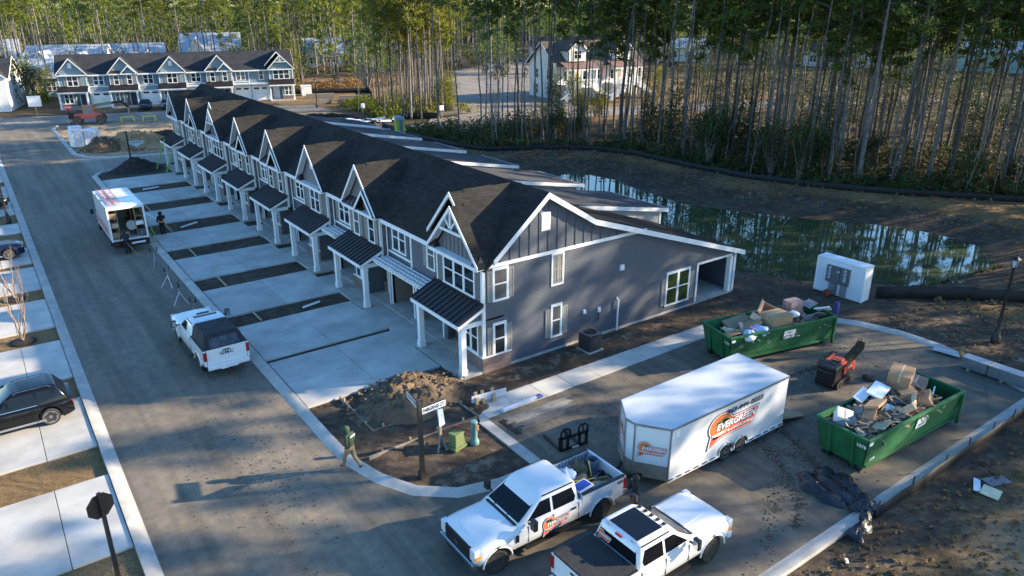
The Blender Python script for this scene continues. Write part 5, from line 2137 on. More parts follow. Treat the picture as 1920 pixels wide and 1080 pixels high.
def suv(name, label, cat, loc, rz, paint, L=4.7, W=1.9, roof=1.66, R_=.37, sedan=False):
    T = thing(name, label, cat, loc, rz)
    h = W / 2
    ax = (L * .29, -L * .31)
    AR, zc = R_ + .07, R_
    xf = L / 2
    hood, belt = (1.02, 1.0) if not sedan else (.9, .92)
    xc = L * .14
    secs = []
    for x in stations_x(-xf, xf, ax, AR):
        tf, tr_ = xf - x, x + xf
        w = h - .2 * max(0, 1 - tf / .5) ** 2 - .12 * max(0, 1 - tr_ / .4) ** 2
        zt = hood - .2 * max(0, 1 - tf / .8) ** 2 if x > xc else belt - (.02 * max(0, 1 - tr_ / .3))
        zs = zt - .12 if x > xc else belt - .04
        ws = w - .22 if x > xc else w - .08
        zb = arch(x, ax, AR, zc, .24 + .08 * max(0, 1 - tf / .4) + .1 * max(0, 1 - tr_ / .4))
        secs.append((x, zb, w, zs, ws, zt))
    v, f = loft_lower(secs)
    MB().add(v, f).build('body', paint, T, 55)
    xr0, xr1 = (-xf + .12, -xf + .45) if not sedan else (-xf * .72, -xf * .38)
    xrf = xc - .85
    w0, w1 = h - .06, h - .24
    zr = roof - .09
    v, f = loft_rings([(belt - .06, xr0, xc + .05, w0), (belt, xr0, xc, w0), (zr, xr1, xrf, w1), (roof - .02, xr1 + .08, xrf - .15, w1 - .07), (roof, xr1 + .25, xrf - .4, w1 - .22)], .12)
    MB().add(v, f).build('cabin', paint, T, 50)
    ff = lambda z: xc + (xrf - xc) * (z - belt) / (zr - belt)
    rr = lambda z: xr0 + (xr1 - xr0) * (z - belt) / (zr - belt)
    zb_, zt_ = belt + .05, zr - .03
    m0, m1 = -.1, -1.05 if not sedan else -.95
    glass_side(T, [(ff(zb_) - .3, zb_), (ff(zt_) - .12, zt_), (m0 + .04, zt_), (m0 + .04, zb_)], belt, w0, zr, w1)
    glass_side(T, [(m0 - .04, zb_), (m0 - .04, zt_), (max(m1, rr(zt_) + .15), zt_), (m1, zb_)], belt, w0, zr, w1)
    if not sedan:
        glass_side(T, [(m1 - .08, zb_), (m1 - .08, zt_), (rr(zt_) + .3, zt_ - .03), (rr(zb_) + .45, zb_ + .12)], belt, w0, zr, w1, name='quarter_window')
    quad_glass(T, (xc - .06, w0 - .14, belt + .05), (xc - .06, -w0 + .14, belt + .05), (xrf - .01, -w1 + .1, zr - .02), (xrf - .01, w1 - .1, zr - .02), -.012, 'windshield')
    quad_glass(T, (xr0 + .04, -w0 + .16, belt + .1), (xr0 + .04, w0 - .16, belt + .1), (xr1 + .01, w1 - .12, zr - .03), (xr1 + .01, -w1 + .12, zr - .03), -.012, 'rear_window')
    for sd in (-1, 1):
        MB().tube([(ff(zb_) - .25, sd * (w0 + .012), belt + .03), (m1 - .05, sd * (w0 + .012), belt + .03)], .014, 5).build('window_trim', chrome, T)
        if not sedan:
            MB().tube([(xrf - .2, sd * (w1 - .02), roof - .04), (xrf - .35, sd * (w1 - .03), roof + .03), (xr1 + .35, sd * (w1 - .03), roof + .03), (xr1 + .2, sd * (w1 - .02), roof - .04)], .02, 6).build('roof_rail', chrome, T)
        MB().box(-xf + .0, -xf + .3, sd * (h - .2) - .17, sd * (h - .2) + .1, belt - .24, belt - .1).build('tail_light', redlamp, T, bevel=.02)
        MB().box(xf - .35, xf - .06, sd * (h - .33) - .14, sd * (h - .33) + .12, hood - .34, hood - .22).build('headlight', lampglass, T, bevel=.03)
        MB().box(ff(belt) - .32, ff(belt) - .17, sd * (h + .07) - .1, sd * (h + .07) + .1, belt + .03, belt + .19).build('side_mirror', paint, T, bevel=.03)
        MB().box(-1.3, 1.0, sd * h - .02, sd * h + .022, .27, .36).build('sill_trim', chrome if not sedan else black, T)
        for x in (m0, .95, m1 - .1):
            MB().box(x - .006, x + .006, sd * (h + .012) - .012, sd * (h + .012) + .008, .4, belt - .05).build('door_gap', black, T)
        for x in (m0 + .25, m1 + .15):
            MB().box(x - .09, x + .09, sd * (h + .01) - .01, sd * (h + .01) + .02, belt - .16, belt - .12).build('door_handle', paint, T)
    MB().box(xf - .1, xf + .01, -.45, .45, .45, .75).build('grille', black, T, bevel=.03)
    MB().box(-xf - .01, -xf + .06, -.26, .26, .62, .75).build('licence_plate', paper, T)
    MB().box(-xf + .3, xf - .35, -h + .25, h - .25, .2, .5).build('underbody', black, T)
    add_wheels(T, ax, h - .13, R_, .24, R_ * .72, False)
    return T


suv('parked_suv', 'shiny black car parked in the second driveway from the front, rear toward the street', 'car', (-1.33, 33.8, .055), PI, carblack, 4.75, 1.9)
suv('parked_suv', 'dark car nosing out at the left edge above the bare trees', 'car', (-1.15, 59.75, .055), 0, carblue, 4.7, 1.9)
suv('parked_suv', 'farthest dark car at the left edge, beside the lamp post', 'car', (-1.2, 75.6, .055), 0, carblack, 4.7, 1.9)
suv('parked_car', 'dark blue car in front of a white garage door of the pale terrace', 'car', (23.9, 136.0, .05), rad(-104), carblue, 4.6, 1.85, 1.45, .34, True)
suv('parked_car', 'grey car beside the dark blue one before the pale terrace', 'car', (27.1, 135.4, .05), rad(-104), cargrey, 4.6, 1.85, 1.45, .34, True)


# ---- box truck with its back open
def box_truck():
    T = thing('box_truck', 'white box truck with open back full of shelves and ladders on its roof', 'box truck', (7.45, 60.3, 0), PI / 2 - .005)
    z0, z1, h = .95, 3.22, 1.18
    x0, x1 = -4.1, 2.0
    b = MB().box(x0, x1, -h, h, z0 - .1, z0).box(x0, x1, -h, -h + .05, z0, z1).box(x0, x1, h - .05, h, z0, z1).box(x1 - .05, x1, -h + .05, h - .05, z0, z1).box(x0, x1, -h, h, z1, z1 + .05)
    b.build('cargo_box', carwhite, T, bevel=.015)
    for i in range(6):
        MB().box(x0 + .3 + i * 1.1, x0 + .34 + i * 1.1, -h + .03, h - .03, z1 + .05, z1 + .065).build('roof_rib', galv, T)
    fr = MB()
    fr.box(x0 - .04, x0, -h - .01, -h + .1, z0 - .12, z1 + .05).box(x0 - .04, x0, h - .1, h + .01, z0 - .12, z1 + .05).box(x0 - .04, x0, -h + .1, h - .1, z1 - .14, z1 + .05)
    fr.build('door_frame', white, T)
    MB().box(x0 - .45, x0, -h + .05, h - .05, .5, .58).box(x0 - .1, x0, -h, h, .55, .84).build('rear_bumper', blackmetal, T)
    for y in (-h + .25, h - .25):
        MB().box(x0 - .12, x0 - .1, y - .1, y + .1, .6, .75).build('tail_light', redlamp, T)
    MB().box(x0 + .2, 3.6, -.45, .45, .45, .85).build('chassis', black, T)
    # cab
    secs = []
    for x in stations_x(2.05, 4.35, (3.3,), .55):
        t = 4.35 - x
        secs.append((x, arch(x, (3.3,), .55, .45, .5), .98 - .12 * max(0, 1 - t / .4) ** 2, 1.3 - .1 * max(0, 1 - t / .6), .8, 1.4 - .14 * max(0, 1 - t / .5) ** 2))
    v, f = loft_lower(secs)
    MB().add(v, f).build('cab', carwhite, T, 38)
    v, f = loft_rings([(1.3, 2.08, 3.3, .92), (1.4, 2.08, 3.25, .92), (2.1, 2.1, 2.6, .82), (2.2, 2.18, 2.45, .68)], .1)
    MB().add(v, f).build('cab_roof', carwhite, T, 38)
    glass_side(T, [(3.0, 1.45), (2.55, 2.02), (2.2, 2.02), (2.2, 1.45)], 1.4, .92, 2.1, .82)
    quad_glass(T, (3.2, .78, 1.45), (3.2, -.78, 1.45), (2.62, -.7, 2.06), (2.62, .7, 2.06), -.012, 'windshield')
    for sd in (-1, 1):
        MB().beam((2.95, sd * .95, 1.45), (2.95, sd * 1.3, 1.5), .04).box(2.88, 2.98, sd * 1.38 - .12, sd * 1.38 + .12, 1.35, 1.75).build('side_mirror', black, T, bevel=.02)
    add_wheels(T, (3.3, -1.9), .95, .42, .28, .24, False)
    # ladder rack with two red ladders along the left edge
    rk = MB()
    for x in (x0 + .5, x0 + 2.4, x0 + 4.4):
        rk.box(x - .03, x + .03, .2, h + .03, z1 + .12, z1 + .16).box(x - .03, x + .03, h - .02, h + .03, z1 - .2, z1 + .16)
    rk.build('ladder_rack', galv, T)
    # shelving
    sh = MB()
    for sd in (-1, 1):
        for z in (z0 + .05, z0 + .75, z0 + 1.4):
            sh.box(x0 + .35, x1 - .3, sd * .85 - .28, sd * .85 + .28, z, z + .04)
        for x in (x0 + .35, x0 + 2.2, x0 + 4.0):
            sh.box(x, x + .05, sd * .57 - .03, sd * .57 + .03, z0, z1 - .1)
    sh.build('shelf', lumber, T)
    return T


bt = box_truck()


def on(T, p):
    M = Matrix.Translation(T.location) @ T.rotation_euler.to_matrix().to_4x4()
    return M @ V(p)


ladm = mat('ladder_red', (.45, .2, .19), .5, var=.1)
for k, (y, z, lb) in enumerate([(.95, 3.42, 'red ladder outermost on the box truck roof'), (.5, 3.42, 'red ladder inner of two on the box truck roof'), (1.26, 1.35, 'pinkish ladder hung along the left side of the box truck')]):
    b = MB()
    dy, dz = (.36, 0) if k < 2 else (0, .36)
    for e in (0, 1):
        b.beam((-3.6, y - dy * e, z + dz * e), (1.6, y - dy * e, z + dz * e), .035, .07)
    for i in range(16):
        x = -3.5 + i * .32
        b.tube([(x, y, z), (x, y - dy, z + dz)], .012, 4)
    o = b.build('ladder', ladm, None, loc=bt.location, rot=bt.rotation_euler)
    tag(o, lb, 'ladder')
stuff = [((-3.7, .85, 1.04), (.4, .5, .36), cardboard, 'brown carton on the lower left shelf of the box truck'), ((-3.65, .8, 1.76), (.4, .45, .3), cardlight, 'pale carton on the middle left shelf of the box truck'),
         ((-3.7, .85, 2.42), (.45, .5, .35), cardboard, 'big brown carton on the top left shelf of the box truck'), ((-3.72, -.85, 1.04), (.5, .4, .4), greyplastic, 'grey crate on the lower right shelf of the box truck'),
         ((-3.62, -.8, 1.76), (.4, .5, .25), paper, 'white box on the middle right shelf of the box truck'), ((-3.7, .2, .96), (.45, .5, .4), cardboard, 'carton standing on the floor of the box truck')]
for (c, d, mm, lb) in stuff:
    o = MB().box(-d[0] / 2, d[0] / 2, -d[1] / 2, d[1] / 2, 0, d[2]).build('carton', mm, None, loc=on(bt, c), rot=(0, 0, PI / 2 + random.uniform(-.2, .2)), bevel=.01)
    tag(o, lb, 'box')
T = thing('wire_reel', 'big silver coil on a stand inside the box truck', 'coil', on(bt, (-3.5, -.3, 1.75)), PI / 2)
MB().lathe([(.16, -.18), (.33, -.18), (.36, -.15), (.36, .15), (.33, .18), (.16, .18)], 24, 'x').build('coil', galv, T, 40)
MB().beam((0, -.3, -.8), (0, 0, 0), .05).beam((0, .3, -.8), (0, 0, 0), .05).build('stand', blackmetal, T)


# ---- enclosed trailer
def trailer():
    T = thing('enclosed_trailer', 'long white enclosed trailer with pointed nose and red landscaping emblem', 'trailer', (21.0, 16.17, 0), PI)
    h = 1.26
    xr, xs, xn = -3.4, 3.35, 4.1
    z0, z1 = .45, 2.5
    P = [(xr, -h), (xs, -h), (xn, -.22), (xn, .22), (xs, h), (xr, h)]
    MB().extr([(x, y, z0) for x, y in P], (0, 0, z1 - z0)).build('body', carwhite, T)
    Q = [(xr - .02, -h - .015), (xs + .01, -h - .015), (xn + .02, -.23), (xn + .02, .23), (xs + .01, h + .015), (xr - .02, h + .015)]
    MB().extr([(x, y, z1 + .003) for x, y in Q], (0, 0, .04)).build('roof', mat('trailer_roof', (.5, .53, .56), .45, var=.08, scale=.7), T)
    for (a, c) in zip(Q, Q[1:] + Q[:1]):
        MB().beam((a[0], a[1], z1 + .0), (c[0], c[1], z1 + .0), .03, .09).build('roof_trim', galv, T)
    for x, y in P[:5]:
        MB().beam((x + (.012 if x > 0 else 0), y + (.012 if y > 0 else -.012), z0 - .05), (x + (.012 if x > 0 else 0), y + (.012 if y > 0 else -.012), z1), .05).build('corner_trim', galv, T)
    stone = mat('stone_guard', (.34, .3, .24), .45, metal=.5, var=.2)
    for (a, c) in ((P[1], P[2]), (P[3], P[4]), (P[2], P[3])):
        A, B = V((a[0], a[1], 0)), V((c[0], c[1], 0))
        n = (B - A).cross(V((0, 0, 1))).normalized() * .012
        MB().extr([A + n + V((0, 0, z0 - .08)), B + n + V((0, 0, z0 - .08)), B + n + V((0, 0, z0 + .5)), A + n + V((0, 0, z0 + .5))], -n * 1.2).build('stone_guard', stone, T)
    # skirts with clearance marks
    for sd in (-1, 1):
        b = MB()
        b.box(xr, xs, sd * (h + .005) - .02, sd * (h + .005) + .02, z0 - .16, z0)
        b.build('skirt', white, T)
        mk = cached('skirt_mark', lambda: MB().box(-.14, .14, -.004, .004, 0, .06).mesh('skirt_mark', black))
        for i in range(15):
            x = xr + .2 + i * .46
            if abs(x + .25) > .9:
                put('skirt_mark', mk, T, (x, sd * (h + .03), z0 - .1))
        ar = MB()
        for a in (.19, -.69):
            ar.tube([(a + .43 * math.sin(t), sd * (h + .02), .36 + .43 * math.cos(t)) for t in np.linspace(-1.5, 1.5, 13)], .045, 6)
        ar.build('fender', galv, T, 40)
        MB().box(-1.1, .6, sd * (h - .1) - .16, sd * (h - .1) + .115, .36, .62).build('wheel_well', black, T)
    add_wheels(T, (.19, -.69), h - .06, .34, .22, .2, False)
    MB().box(xr, xs, -.9, .9, .34, .45).beam((xn - .2, .5, .45), (xn + .9, 0, .45), .1).beam((xn - .2, -.5, .45), (xn + .9, 0, .45), .1).build('tow_frame', blackmetal, T)
    MB().tube([(xn + .55, 0, .05), (xn + .55, 0, .8)], .04, 8).build('jack', blackmetal, T)
    # ramp door let down at the back
    MB().extr([(xr - .02, -h + .08, z0 + .02), (xr - .02, h - .08, z0 + .02), (xr - 1.75, h - .08, .03), (xr - 1.75, -h + .08, .03)], (0, 0, .06)).build('ramp_door', mat('ramp_ply', (.3, .22, .14), .8, var=.3), T)
    MB().box(xr - .01, xr - .004, -h + .1, h - .1, z0 + .05, z1 - .12).build('rear_opening', black, T)
    MB().box(2.95, 3.1, h + .0, h + .02, 2.1, 2.3).build('side_vent', white, T)
    decal_logo(T, Fr((-.08, h + .015, 1.6), (-1, 0, 0), (0, 0, .74), (0, 1, 0)), 2.6, phone=True)
    for (a, c) in ((P[1], P[2]), (P[3], P[4])):
        A, B = V((a[0], a[1], 1.55)), V((c[0], c[1], 1.55))
        u = (B - A).normalized()
        n = u.cross(V((0, 0, 1))).normalized()
        decal_logo(T, Fr((A + B) / 2 + n * .012, u if n.cross(u).z > 0 else u, (0, 0, 1), n), .92, phone=False)
    return T


trailer()
# ------------------------------------------------------------------ dumpsters and their loads
def dumpster(label, loc, rz, num, L=6.7, W=2.15, H=1.55):
    """long axis x, numbered end at -x; tub narrows toward the bottom"""
    T = thing('dumpster', label, 'dumpster', loc, rz)
    h = W / 2
    zb = .28
    b = MB()
    x0, x1 = -L / 2, L / 2
    lo = .16

    def wall(p, q, t):        # sloped wall between bottom edge p and top edge q pairs
        b.add([*p, *q, *[tuple(V(a) + V(t)) for a in p], *[tuple(V(a) + V(t)) for a in q]],
              [(0, 1, 3, 2), (4, 6, 7, 5), (0, 4, 5, 1), (2, 3, 7, 6), (0, 2, 6, 4), (1, 5, 7, 3)])
    wall([(x0 + .25, -h + lo, zb), (x1, -h + lo, zb)], [(x0, -h, H), (x1, -h, H)], (0, .05, 0))
    wall([(x0 + .25, h - lo, zb), (x1, h - lo, zb)], [(x0, h, H), (x1, h, H)], (0, -.05, 0))
    wall([(x0 + .25, -h + lo, zb), (x0 + .25, h - lo, zb)], [(x0, -h, H), (x0, h, H)], (.05, 0, 0))
    wall([(x1, -h + lo, zb), (x1, h - lo, zb)], [(x1, -h, H), (x1, h, H)], (-.05, 0, 0))
    b.box(x0 + .25, x1, -h + lo, h - lo, zb - .06, zb)
    b.build('tub', binpaint, T)
    r = MB()
    for y in (-h, h):
        r.beam((x0 - .03, y, H), (x1 + .03, y, H), .12, .11)
    r.beam((x0, -h, H), (x0, h, H), .12, .11).beam((x1, -h, H), (x1, h, H), .12, .1)
    r.build('top_rail', binpaint, T, bevel=.015)
    for y in (-h + .6, h - .6):
        MB().beam((x0 + .02, y, H - .05), (x0 + .2, y, zb - .25), .1, .12, up=(0, 1, 0)).build('end_rib', binpaint, T)
    for i in range(1, 6):
        x = x0 + i * L / 6
        for sd in (-1, 1):
            pass
    for sd in (-1, 1):
        MB().beam((x1 - .06, sd * (h + .02), H), (x1 - .06, sd * (h + .02), .1), .12, .1).build('corner_post', binpaint, T)
        MB().beam((x0 + .3, sd * (h - lo + .0), zb), (x1, sd * (h - lo + .0), zb), .14, .1).build('bottom_rail', binpaint, T)
        MB().beam((x0 + .1, sd * .45, .2), (x1 - .1, sd * .45, .2), .1, .16).build('skid_rail', blackmetal, T)
        for x in (x0 + .35, x1 - .4):
            w = MB().lathe([(.0, -.09), (.11, -.09), (.12, -.06), (.12, .06), (.11, .09), (0, .09)], 14, 'y', (x, sd * (h - .35), .12)).build('roller', blackmetal, T, 40)
    for z in (H - .2, .8, .3):
        MB().box(x1 + .0, x1 + .1, h - .1, h + .08, z - .07, z + .07).build('hinge', binpaint, T)
    b = MB()
    end = Fr((x0 - .012, 0, 0), (0, -1, 0), (0, 0, 1))
    sd_ = Fr((0, -h - .01, 0), (1, 0, 0), (0, 0, 1))
    lettering(b, num, Fr((x0 + .06, -h + .28, 1.2), (0, -1, 0), (-.197, 0, .98)), .2, 0, .008, dz=.012)
    lettering(b, num, Fr((x0 + .6, -h + .12, .55), (1, 0, 0), (0, -.12, .99)), .18, 0, .006, dz=.03)
    b.build('lettering', white, T, fixn=False)
    b = MB(Fr((.35, -h + .025, 1.12), (1, 0, 0), (0, -.125, .992)))
    b.box(-.36, .36, -.22, .22, .0, .012)
    lab = b.build('label', paper, T)
    b = MB(Fr((.35, -h + .025, 1.12), (1, 0, 0), (0, -.125, .992)))
    for (s_, y_, z_) in (('843-', .09, .15), ('RENTALS', -.08, .12)):
        vs, fs = text_geo(s_, z_, .003)
        b.add([(x, y + y_, .016) for x, y, z in vs], fs, 0)
    b.build('lettering', black, lab, fixn=False)
    MB().box(x0 + .1, x0 + .32, -h - .012, -h + .02, 1.3, 1.44).build('warning_sticker', paper, T)
    return T


d2 = dumpster('open green dumpster marked 1078 heaped with boards and boxes, nearest the front kerb', (27.45, 12.13, 0), -.035, '1078')
d1 = dumpster('open green dumpster marked 1101 filled with cartons, behind the white trailer', (30.6, 20.2, 0), -.21, '1101')


def carton(T, p, d, m, label, rot=(0, 0, 0), open_=False, cat='cardboard box'):
    w, l, h = d
    loc = on(T, p)
    t = .02
    if open_:
        b = MB().box(-w / 2, w / 2, -l / 2, l / 2, 0, t)
        b.box(-w / 2, w / 2, -l / 2, -l / 2 + t, t, h).box(-w / 2, w / 2, l / 2 - t, l / 2, t, h).box(-w / 2, -w / 2 + t, -l / 2 + t, l / 2 - t, t, h).box(w / 2 - t, w / 2, -l / 2 + t, l / 2 - t, t, h)
    else:
        b = MB().box(-w / 2, w / 2, -l / 2, l / 2, 0, h)
    o = b.build('cardboard_box', m, None, loc=loc, rot=(rot[0], rot[1], rot[2] + T.rotation_euler.z), bevel=.008)
    tag(o, label, cat)
    f = MB()
    if open_:
        for sd in (-1, 1):
            f.beam((0, sd * l / 2, h), (0, sd * (l / 2 + .2), h + random.uniform(-.1, .16)), w * .95, .012, up=(0, 0, 1))
        f.build('flap', m, o)
    elif h > .3:
        MB().box(-w / 2 - .004, w / 2 + .004, -.035, .035, h * .55, h + .004).build('tape', cardlight, o)
    return o


def sheet_item(T, p, d, m, label, rot, name='board', cat='board', bend=.0):
    """flat scrap of some thickness, optionally bowed"""
    w, l, t = d
    n = 6
    vs, fs = [], []
    for i in range(n + 1):
        x = -w / 2 + w * i / n
        z = bend * (1 - (2 * i / n - 1) ** 2)
        vs += [(x, -l / 2, z), (x, l / 2, z), (x, l / 2, z + t), (x, -l / 2, z + t)]
    for i in range(n):
        for j in range(4):
            j2 = (j + 1) % 4
            fs.append((i * 4 + j, i * 4 + j2, i * 4 + 4 + j2, i * 4 + 4 + j))
    fs += [(0, 1, 2, 3), (n * 4 + 3, n * 4 + 2, n * 4 + 1, n * 4)]
    o = MB().add(vs, fs).build(name, m, None, loc=on(T, p), rot=(rot[0], rot[1], rot[2] + T.rotation_euler.z))
    return tag(o, label, cat)


def bag(T, p, r, m, label, seed, name='bag', cat='bag', sq=.6):
    b = MB()
    n, k = 14, 9
    vs, fs = [], []
    for i in range(k + 1):
        ph = PI * i / k
        for j in range(n):
            th = 2 * PI * j / n
            q = V((math.sin(ph) * math.cos(th), math.sin(ph) * math.sin(th), math.cos(ph) * sq))
            s = 1 + .45 * noise.noise(q * 2.2 + V((seed, 0, 0))) + .15 * noise.noise(q * 6 + V((seed, 3, 0)))
            vs.append(q * r * s)
    for i in range(k):
        for j in range(n):
            j2 = (j + 1) % n
            fs.append((i * n + j, i * n + j2, (i + 1) * n + j2, (i + 1) * n + j))
    o = b.add(vs, fs).build(name, m, None, 60, loc=on(T, p), merge=True)
    return tag(o, label, cat)


greyboard = mat('grey_board', (.16, .16, .17), .8, var=.2, rnd=.2)
# front dumpster load
carton(d2, (1.25, .55, 1.75), (1.05, .85, .72), cardboard, 'big brown carton with red prints standing on top of the front dumpster load', (.06, -.05, .35))
carton(d2, (2.05, .3, 1.2), (1.6, .75, .5), mat('carton_grey_brown', (.24, .17, .12), .85, var=.15), 'long flattened grey-brown carton right of the big printed carton', (.0, -.12, .3))
carton(d2, (.1, -.6, 1.6), (1.0, .6, .3), cardlight, 'open pale tray box tilted against the front rail of the front dumpster', (-.75, .1, .5), True)
carton(d2, (1.4, -.5, 1.35), (.95, .75, .35), cardboard, 'brown carton with purple print beside the front rail', (-.55, .0, .45))
carton(d2, (-1.3, .0, 1.92), (1.1, .55, .1), mat('carton_tan', (.45, .27, .14), .85, var=.1), 'tan flat carton with white stickers in the middle of the front load', (-.35, .12, .25))
carton(d2, (-2.75, .45, 1.5), (.55, .6, .4), paper, 'white box at the numbered end of the front dumpster', (.25, -.3, .6))
carton(d2, (.0, .75, 1.85), (.8, .5, .16), cardboard, 'folded brown carton beside the big printed carton', (.2, .1, .2))
sheet_item(d2, (-.35, .5, 2.0), (1.0, .6, .07), paper, 'white drawer panel lying across the front load', (.2, -.12, .2))
sheet_item(d2, (-1.0, .75, 1.9), (.8, .4, .04), paper, 'white board at the back of the front load', (.3, -.25, .1))
sheet_item(d2, (-1.7, -.75, 1.5), (1.5, .5, .03), mat('green_grey_board', (.2, .27, .2), .8, var=.3), 'bowed green-grey sheet near the numbered end', (-.3, .2, .1), bend=.15)
sheet_item(d2, (-.7, -.2, 1.62), (.7, .25, .12), mat('pale_blue_roll', (.38, .48, .52), .6), 'pale blue roll of packing in the front load', (0, .2, -.1), bend=.05)
sheet_item(d2, (2.0, .85, 1.72), (1.9, .9, .03), greyboard, 'grey curved cardboard sheet at the empty end of the front dumpster', (.5, -.08, .15), bend=.2)
sheet_item(d2, (-2.3, .1, 1.62), (.9, .3, .05), greyboard, 'dark grey offcut standing at the numbered end', (.2, -.9, .5))
sheet_item(d2, (2.15, -.45, 1.5), (1.2, .05, .05), paper, 'white stick poking out behind the printed carton', (0, -.1, .4))


def debris(T, n, x0, x1, y0, y1, z0, z1, name, seed):
    """offcuts too small and jumbled to pick apart"""
    r = random.Random(seed)
    b = MB()
    for _ in range(n):
        c = V((r.uniform(x0, x1), r.uniform(y0, y1), 0))
        q = 1 - ((c.y) / (max(abs(y0), abs(y1)) + .2)) ** 2
        c.z = z0 + (z1 - z0) * q * r.uniform(.3, 1)
        M = Matrix.Translation(c) @ Matrix.Rotation(r.uniform(0, 6), 4, 'Z') @ Matrix.Rotation(r.gauss(0, .45), 4, 'X') @ Matrix.Rotation(r.gauss(0, .4), 4, 'Y')
        a, d, t = r.uniform(.2, .95), r.uniform(.03, .3), r.uniform(.01, .05)
        b.box(-a / 2, a / 2, -d / 2, d / 2, -t / 2, t / 2, r.randrange(5), M)
    b.box(x0 - .15, x1 + .1, y0 - .1, y1 + .1, z0 - .4, z0 - .05, 3)
    o = b.build(name, [lumber, cardlight, greyboard, greylumber, cardboard], None, loc=T.location, rot=T.rotation_euler)
    return tag(o, kind='stuff')


debris(d2, 500, -3.0, 1.9, -.88, .88, 1.2, 1.74, 'scrap_heap', 3)
debris(d1, 200, -2.7, 2.9, -.85, .85, .95, 1.35, 'scrap_heap', 4)
carton(d2, (.75, -.1, 1.85), (.8, .6, .12), cardboard, 'flattened brown carton in front of the big printed carton', (-.3, .15, .8))
carton(d2, (-2.0, -.2, 1.8), (.7, .45, .1), mat('carton_umber', (.3, .17, .09), .85), 'dark brown carton flap near the numbered end of the front load', (-.2, -.2, .4))
# back dumpster load
carton(d1, (.05, -.3, 1.05), (1.35, .95, .95), mat('carton_plain', (.37, .24, .13), .85, var=.12), 'large plain brown carton upright in the back dumpster', (.0, .04, .12))
carton(d1, (.1, .5, 1.5), (.9, .8, .5), mat('carton_pink', (.5, .29, .2), .85, var=.1), 'pinkish open carton behind the large plain one', (.5, -.5, .6), True)
carton(d1, (-1.35, .0, 1.35), (1.2, .9, .16), cardboard, 'flattened brown carton leaning left of the large plain one', (-.25, -.45, -.2))
carton(d1, (-1.5, .65, 1.35), (1.5, .75, .12), mat('carton_olive', (.22, .17, .1), .85), 'flattened olive carton along the far rail of the back dumpster', (.3, -.1, .05))
carton(d1, (-.75, .3, 1.55), (.6, .5, .3), mat('carton_bright', (.62, .42, .3), .85), 'sunlit tan carton end among the back dumpster cartons', (.4, .3, .8))
carton(d1, (1.9, .5, 1.35), (.85, .6, .75), mat('carton_mauve', (.33, .22, .2), .85), 'mauve-brown carton at the hinged end of the back dumpster', (0, 0, .05))
carton(d1, (1.1, .35, 1.55), (1.0, .45, .1), greyboard, 'grey folded carton behind the large plain one', (.3, .35, .4))
sheet_item(d1, (-2.3, -.4, 1.3), (1.7, .6, .03), cardboard, 'curled brown sheet at the numbered end of the back dumpster', (-.2, .15, .1), bend=.12)
sheet_item(d1, (2.2, -.75, 1.6), (1.1, .55, .03), greyboard, 'crumpled grey sheet draped over the hinged end', (-.6, .1, .1), bend=.15)
sheet_item(d1, (3.05, -.4, 1.72), (.9, .7, .03), paper, 'white sheet hanging off the hinged corner of the back dumpster', (-.35, .45, .5), bend=.1)
sheet_item(d1, (2.8, .3, 1.8), (.8, .5, .05), greyboard, 'grey panel resting on the hinged end', (.2, -.1, .3))
bluebag = mat('pale_blue_bag', (.42, .55, .72), .4, var=.15, bmp=.5, bscale=8)
bag(d1, (-1.2, -.72, 1.45), .42, bluebag, 'larger crumpled pale plastic bag in the back dumpster', 1.3)
bag(d1, (-1.95, -.78, 1.42), .32, bluebag, 'smaller crumpled pale plastic bag near the numbered end', 4.1)
bag(d1, (-2.2, -1.06, 1.38), .27, paper, 'white bag hanging over the front rail of the back dumpster', 7.7)
bag(d1, (1.35, -.2, 1.7), .26, paper, 'white sack beside the mauve-brown carton', 9.2)
carton(d1, (-1.55, -.6, 1.6), (.4, .25, .06), mat('pink_packet', (.5, .3, .45), .6), 'small pink packet on the pale plastic bags', (.2, 0, .2))

# ------------------------------------------------------------------ mini track loader with trencher
sk = thing('track_loader', 'small red and black stand-on track loader with raised trencher boom', 'track loader', (30.0, 16.1, 0), .12)
for sd in (-1, 1):
    b = MB()
    prof = [(-.75, .12), (-.62, .0), (.62, .0), (.85, .16), (.8, .36), (.55, .42), (-.5, .4), (-.75, .3)]
    b.extr([(x, sd * .42 - .11, z) for x, z in prof], (0, .22, 0))
    for i in range(16):
        b.box(-.66 + i * .085, -.63 + i * .085, sd * .42 - .115, sd * .42 + .115, -.0, .02).box(-.6 + i * .085, -.57 + i * .085, sd * .42 - .115, sd * .42 + .115, .4, .425)
    tr = b.build('track', rubber, sk, bevel=.02)
    for x in (-.45, .0, .45):
        MB().lathe([(0, -.125), (.13, -.125), (.13, .125), (0, .125)], 12, 'y', (x, sd * .42, .2)).build('idler', blackmetal, tr)
MB().box(-.95, -.2, -.44, .44, .35, 1.12).box(-1.0, -.75, -.4, .4, .2, .9).build('engine_housing', black, sk, bevel=.07)
MB().box(-.75, .35, -.33, .33, .4, .75).build('frame', blackmetal, sk, bevel=.03)
b = MB()
b.box(-.15, .5, -.3, .3, .78, 1.0).box(.1, .45, -.2, .24, 1.0, 1.12)
b.build('hood', toolred, sk, bevel=.04)
for sd in (-1, 1):
    b = MB()
    b.extr([(-.25, sd * .45, .95), (.85, sd * .45, 1.0), (.95, sd * .45, .55), (.75, sd * .45, .5), (.6, sd * .45, .75), (-.2, sd * .45, .62)], (0, sd * .07, 0))
    b.build('lift_arm', toolred, sk, bevel=.015)
b = MB()
lettering(b, 'BOXER', Fr((.3, -.523, .87), (1, 0, 0), (0, 0, 1)), .12, 0, .003, dz=.004)
b.build('lettering', white, sk, fixn=False)
hs = MB()
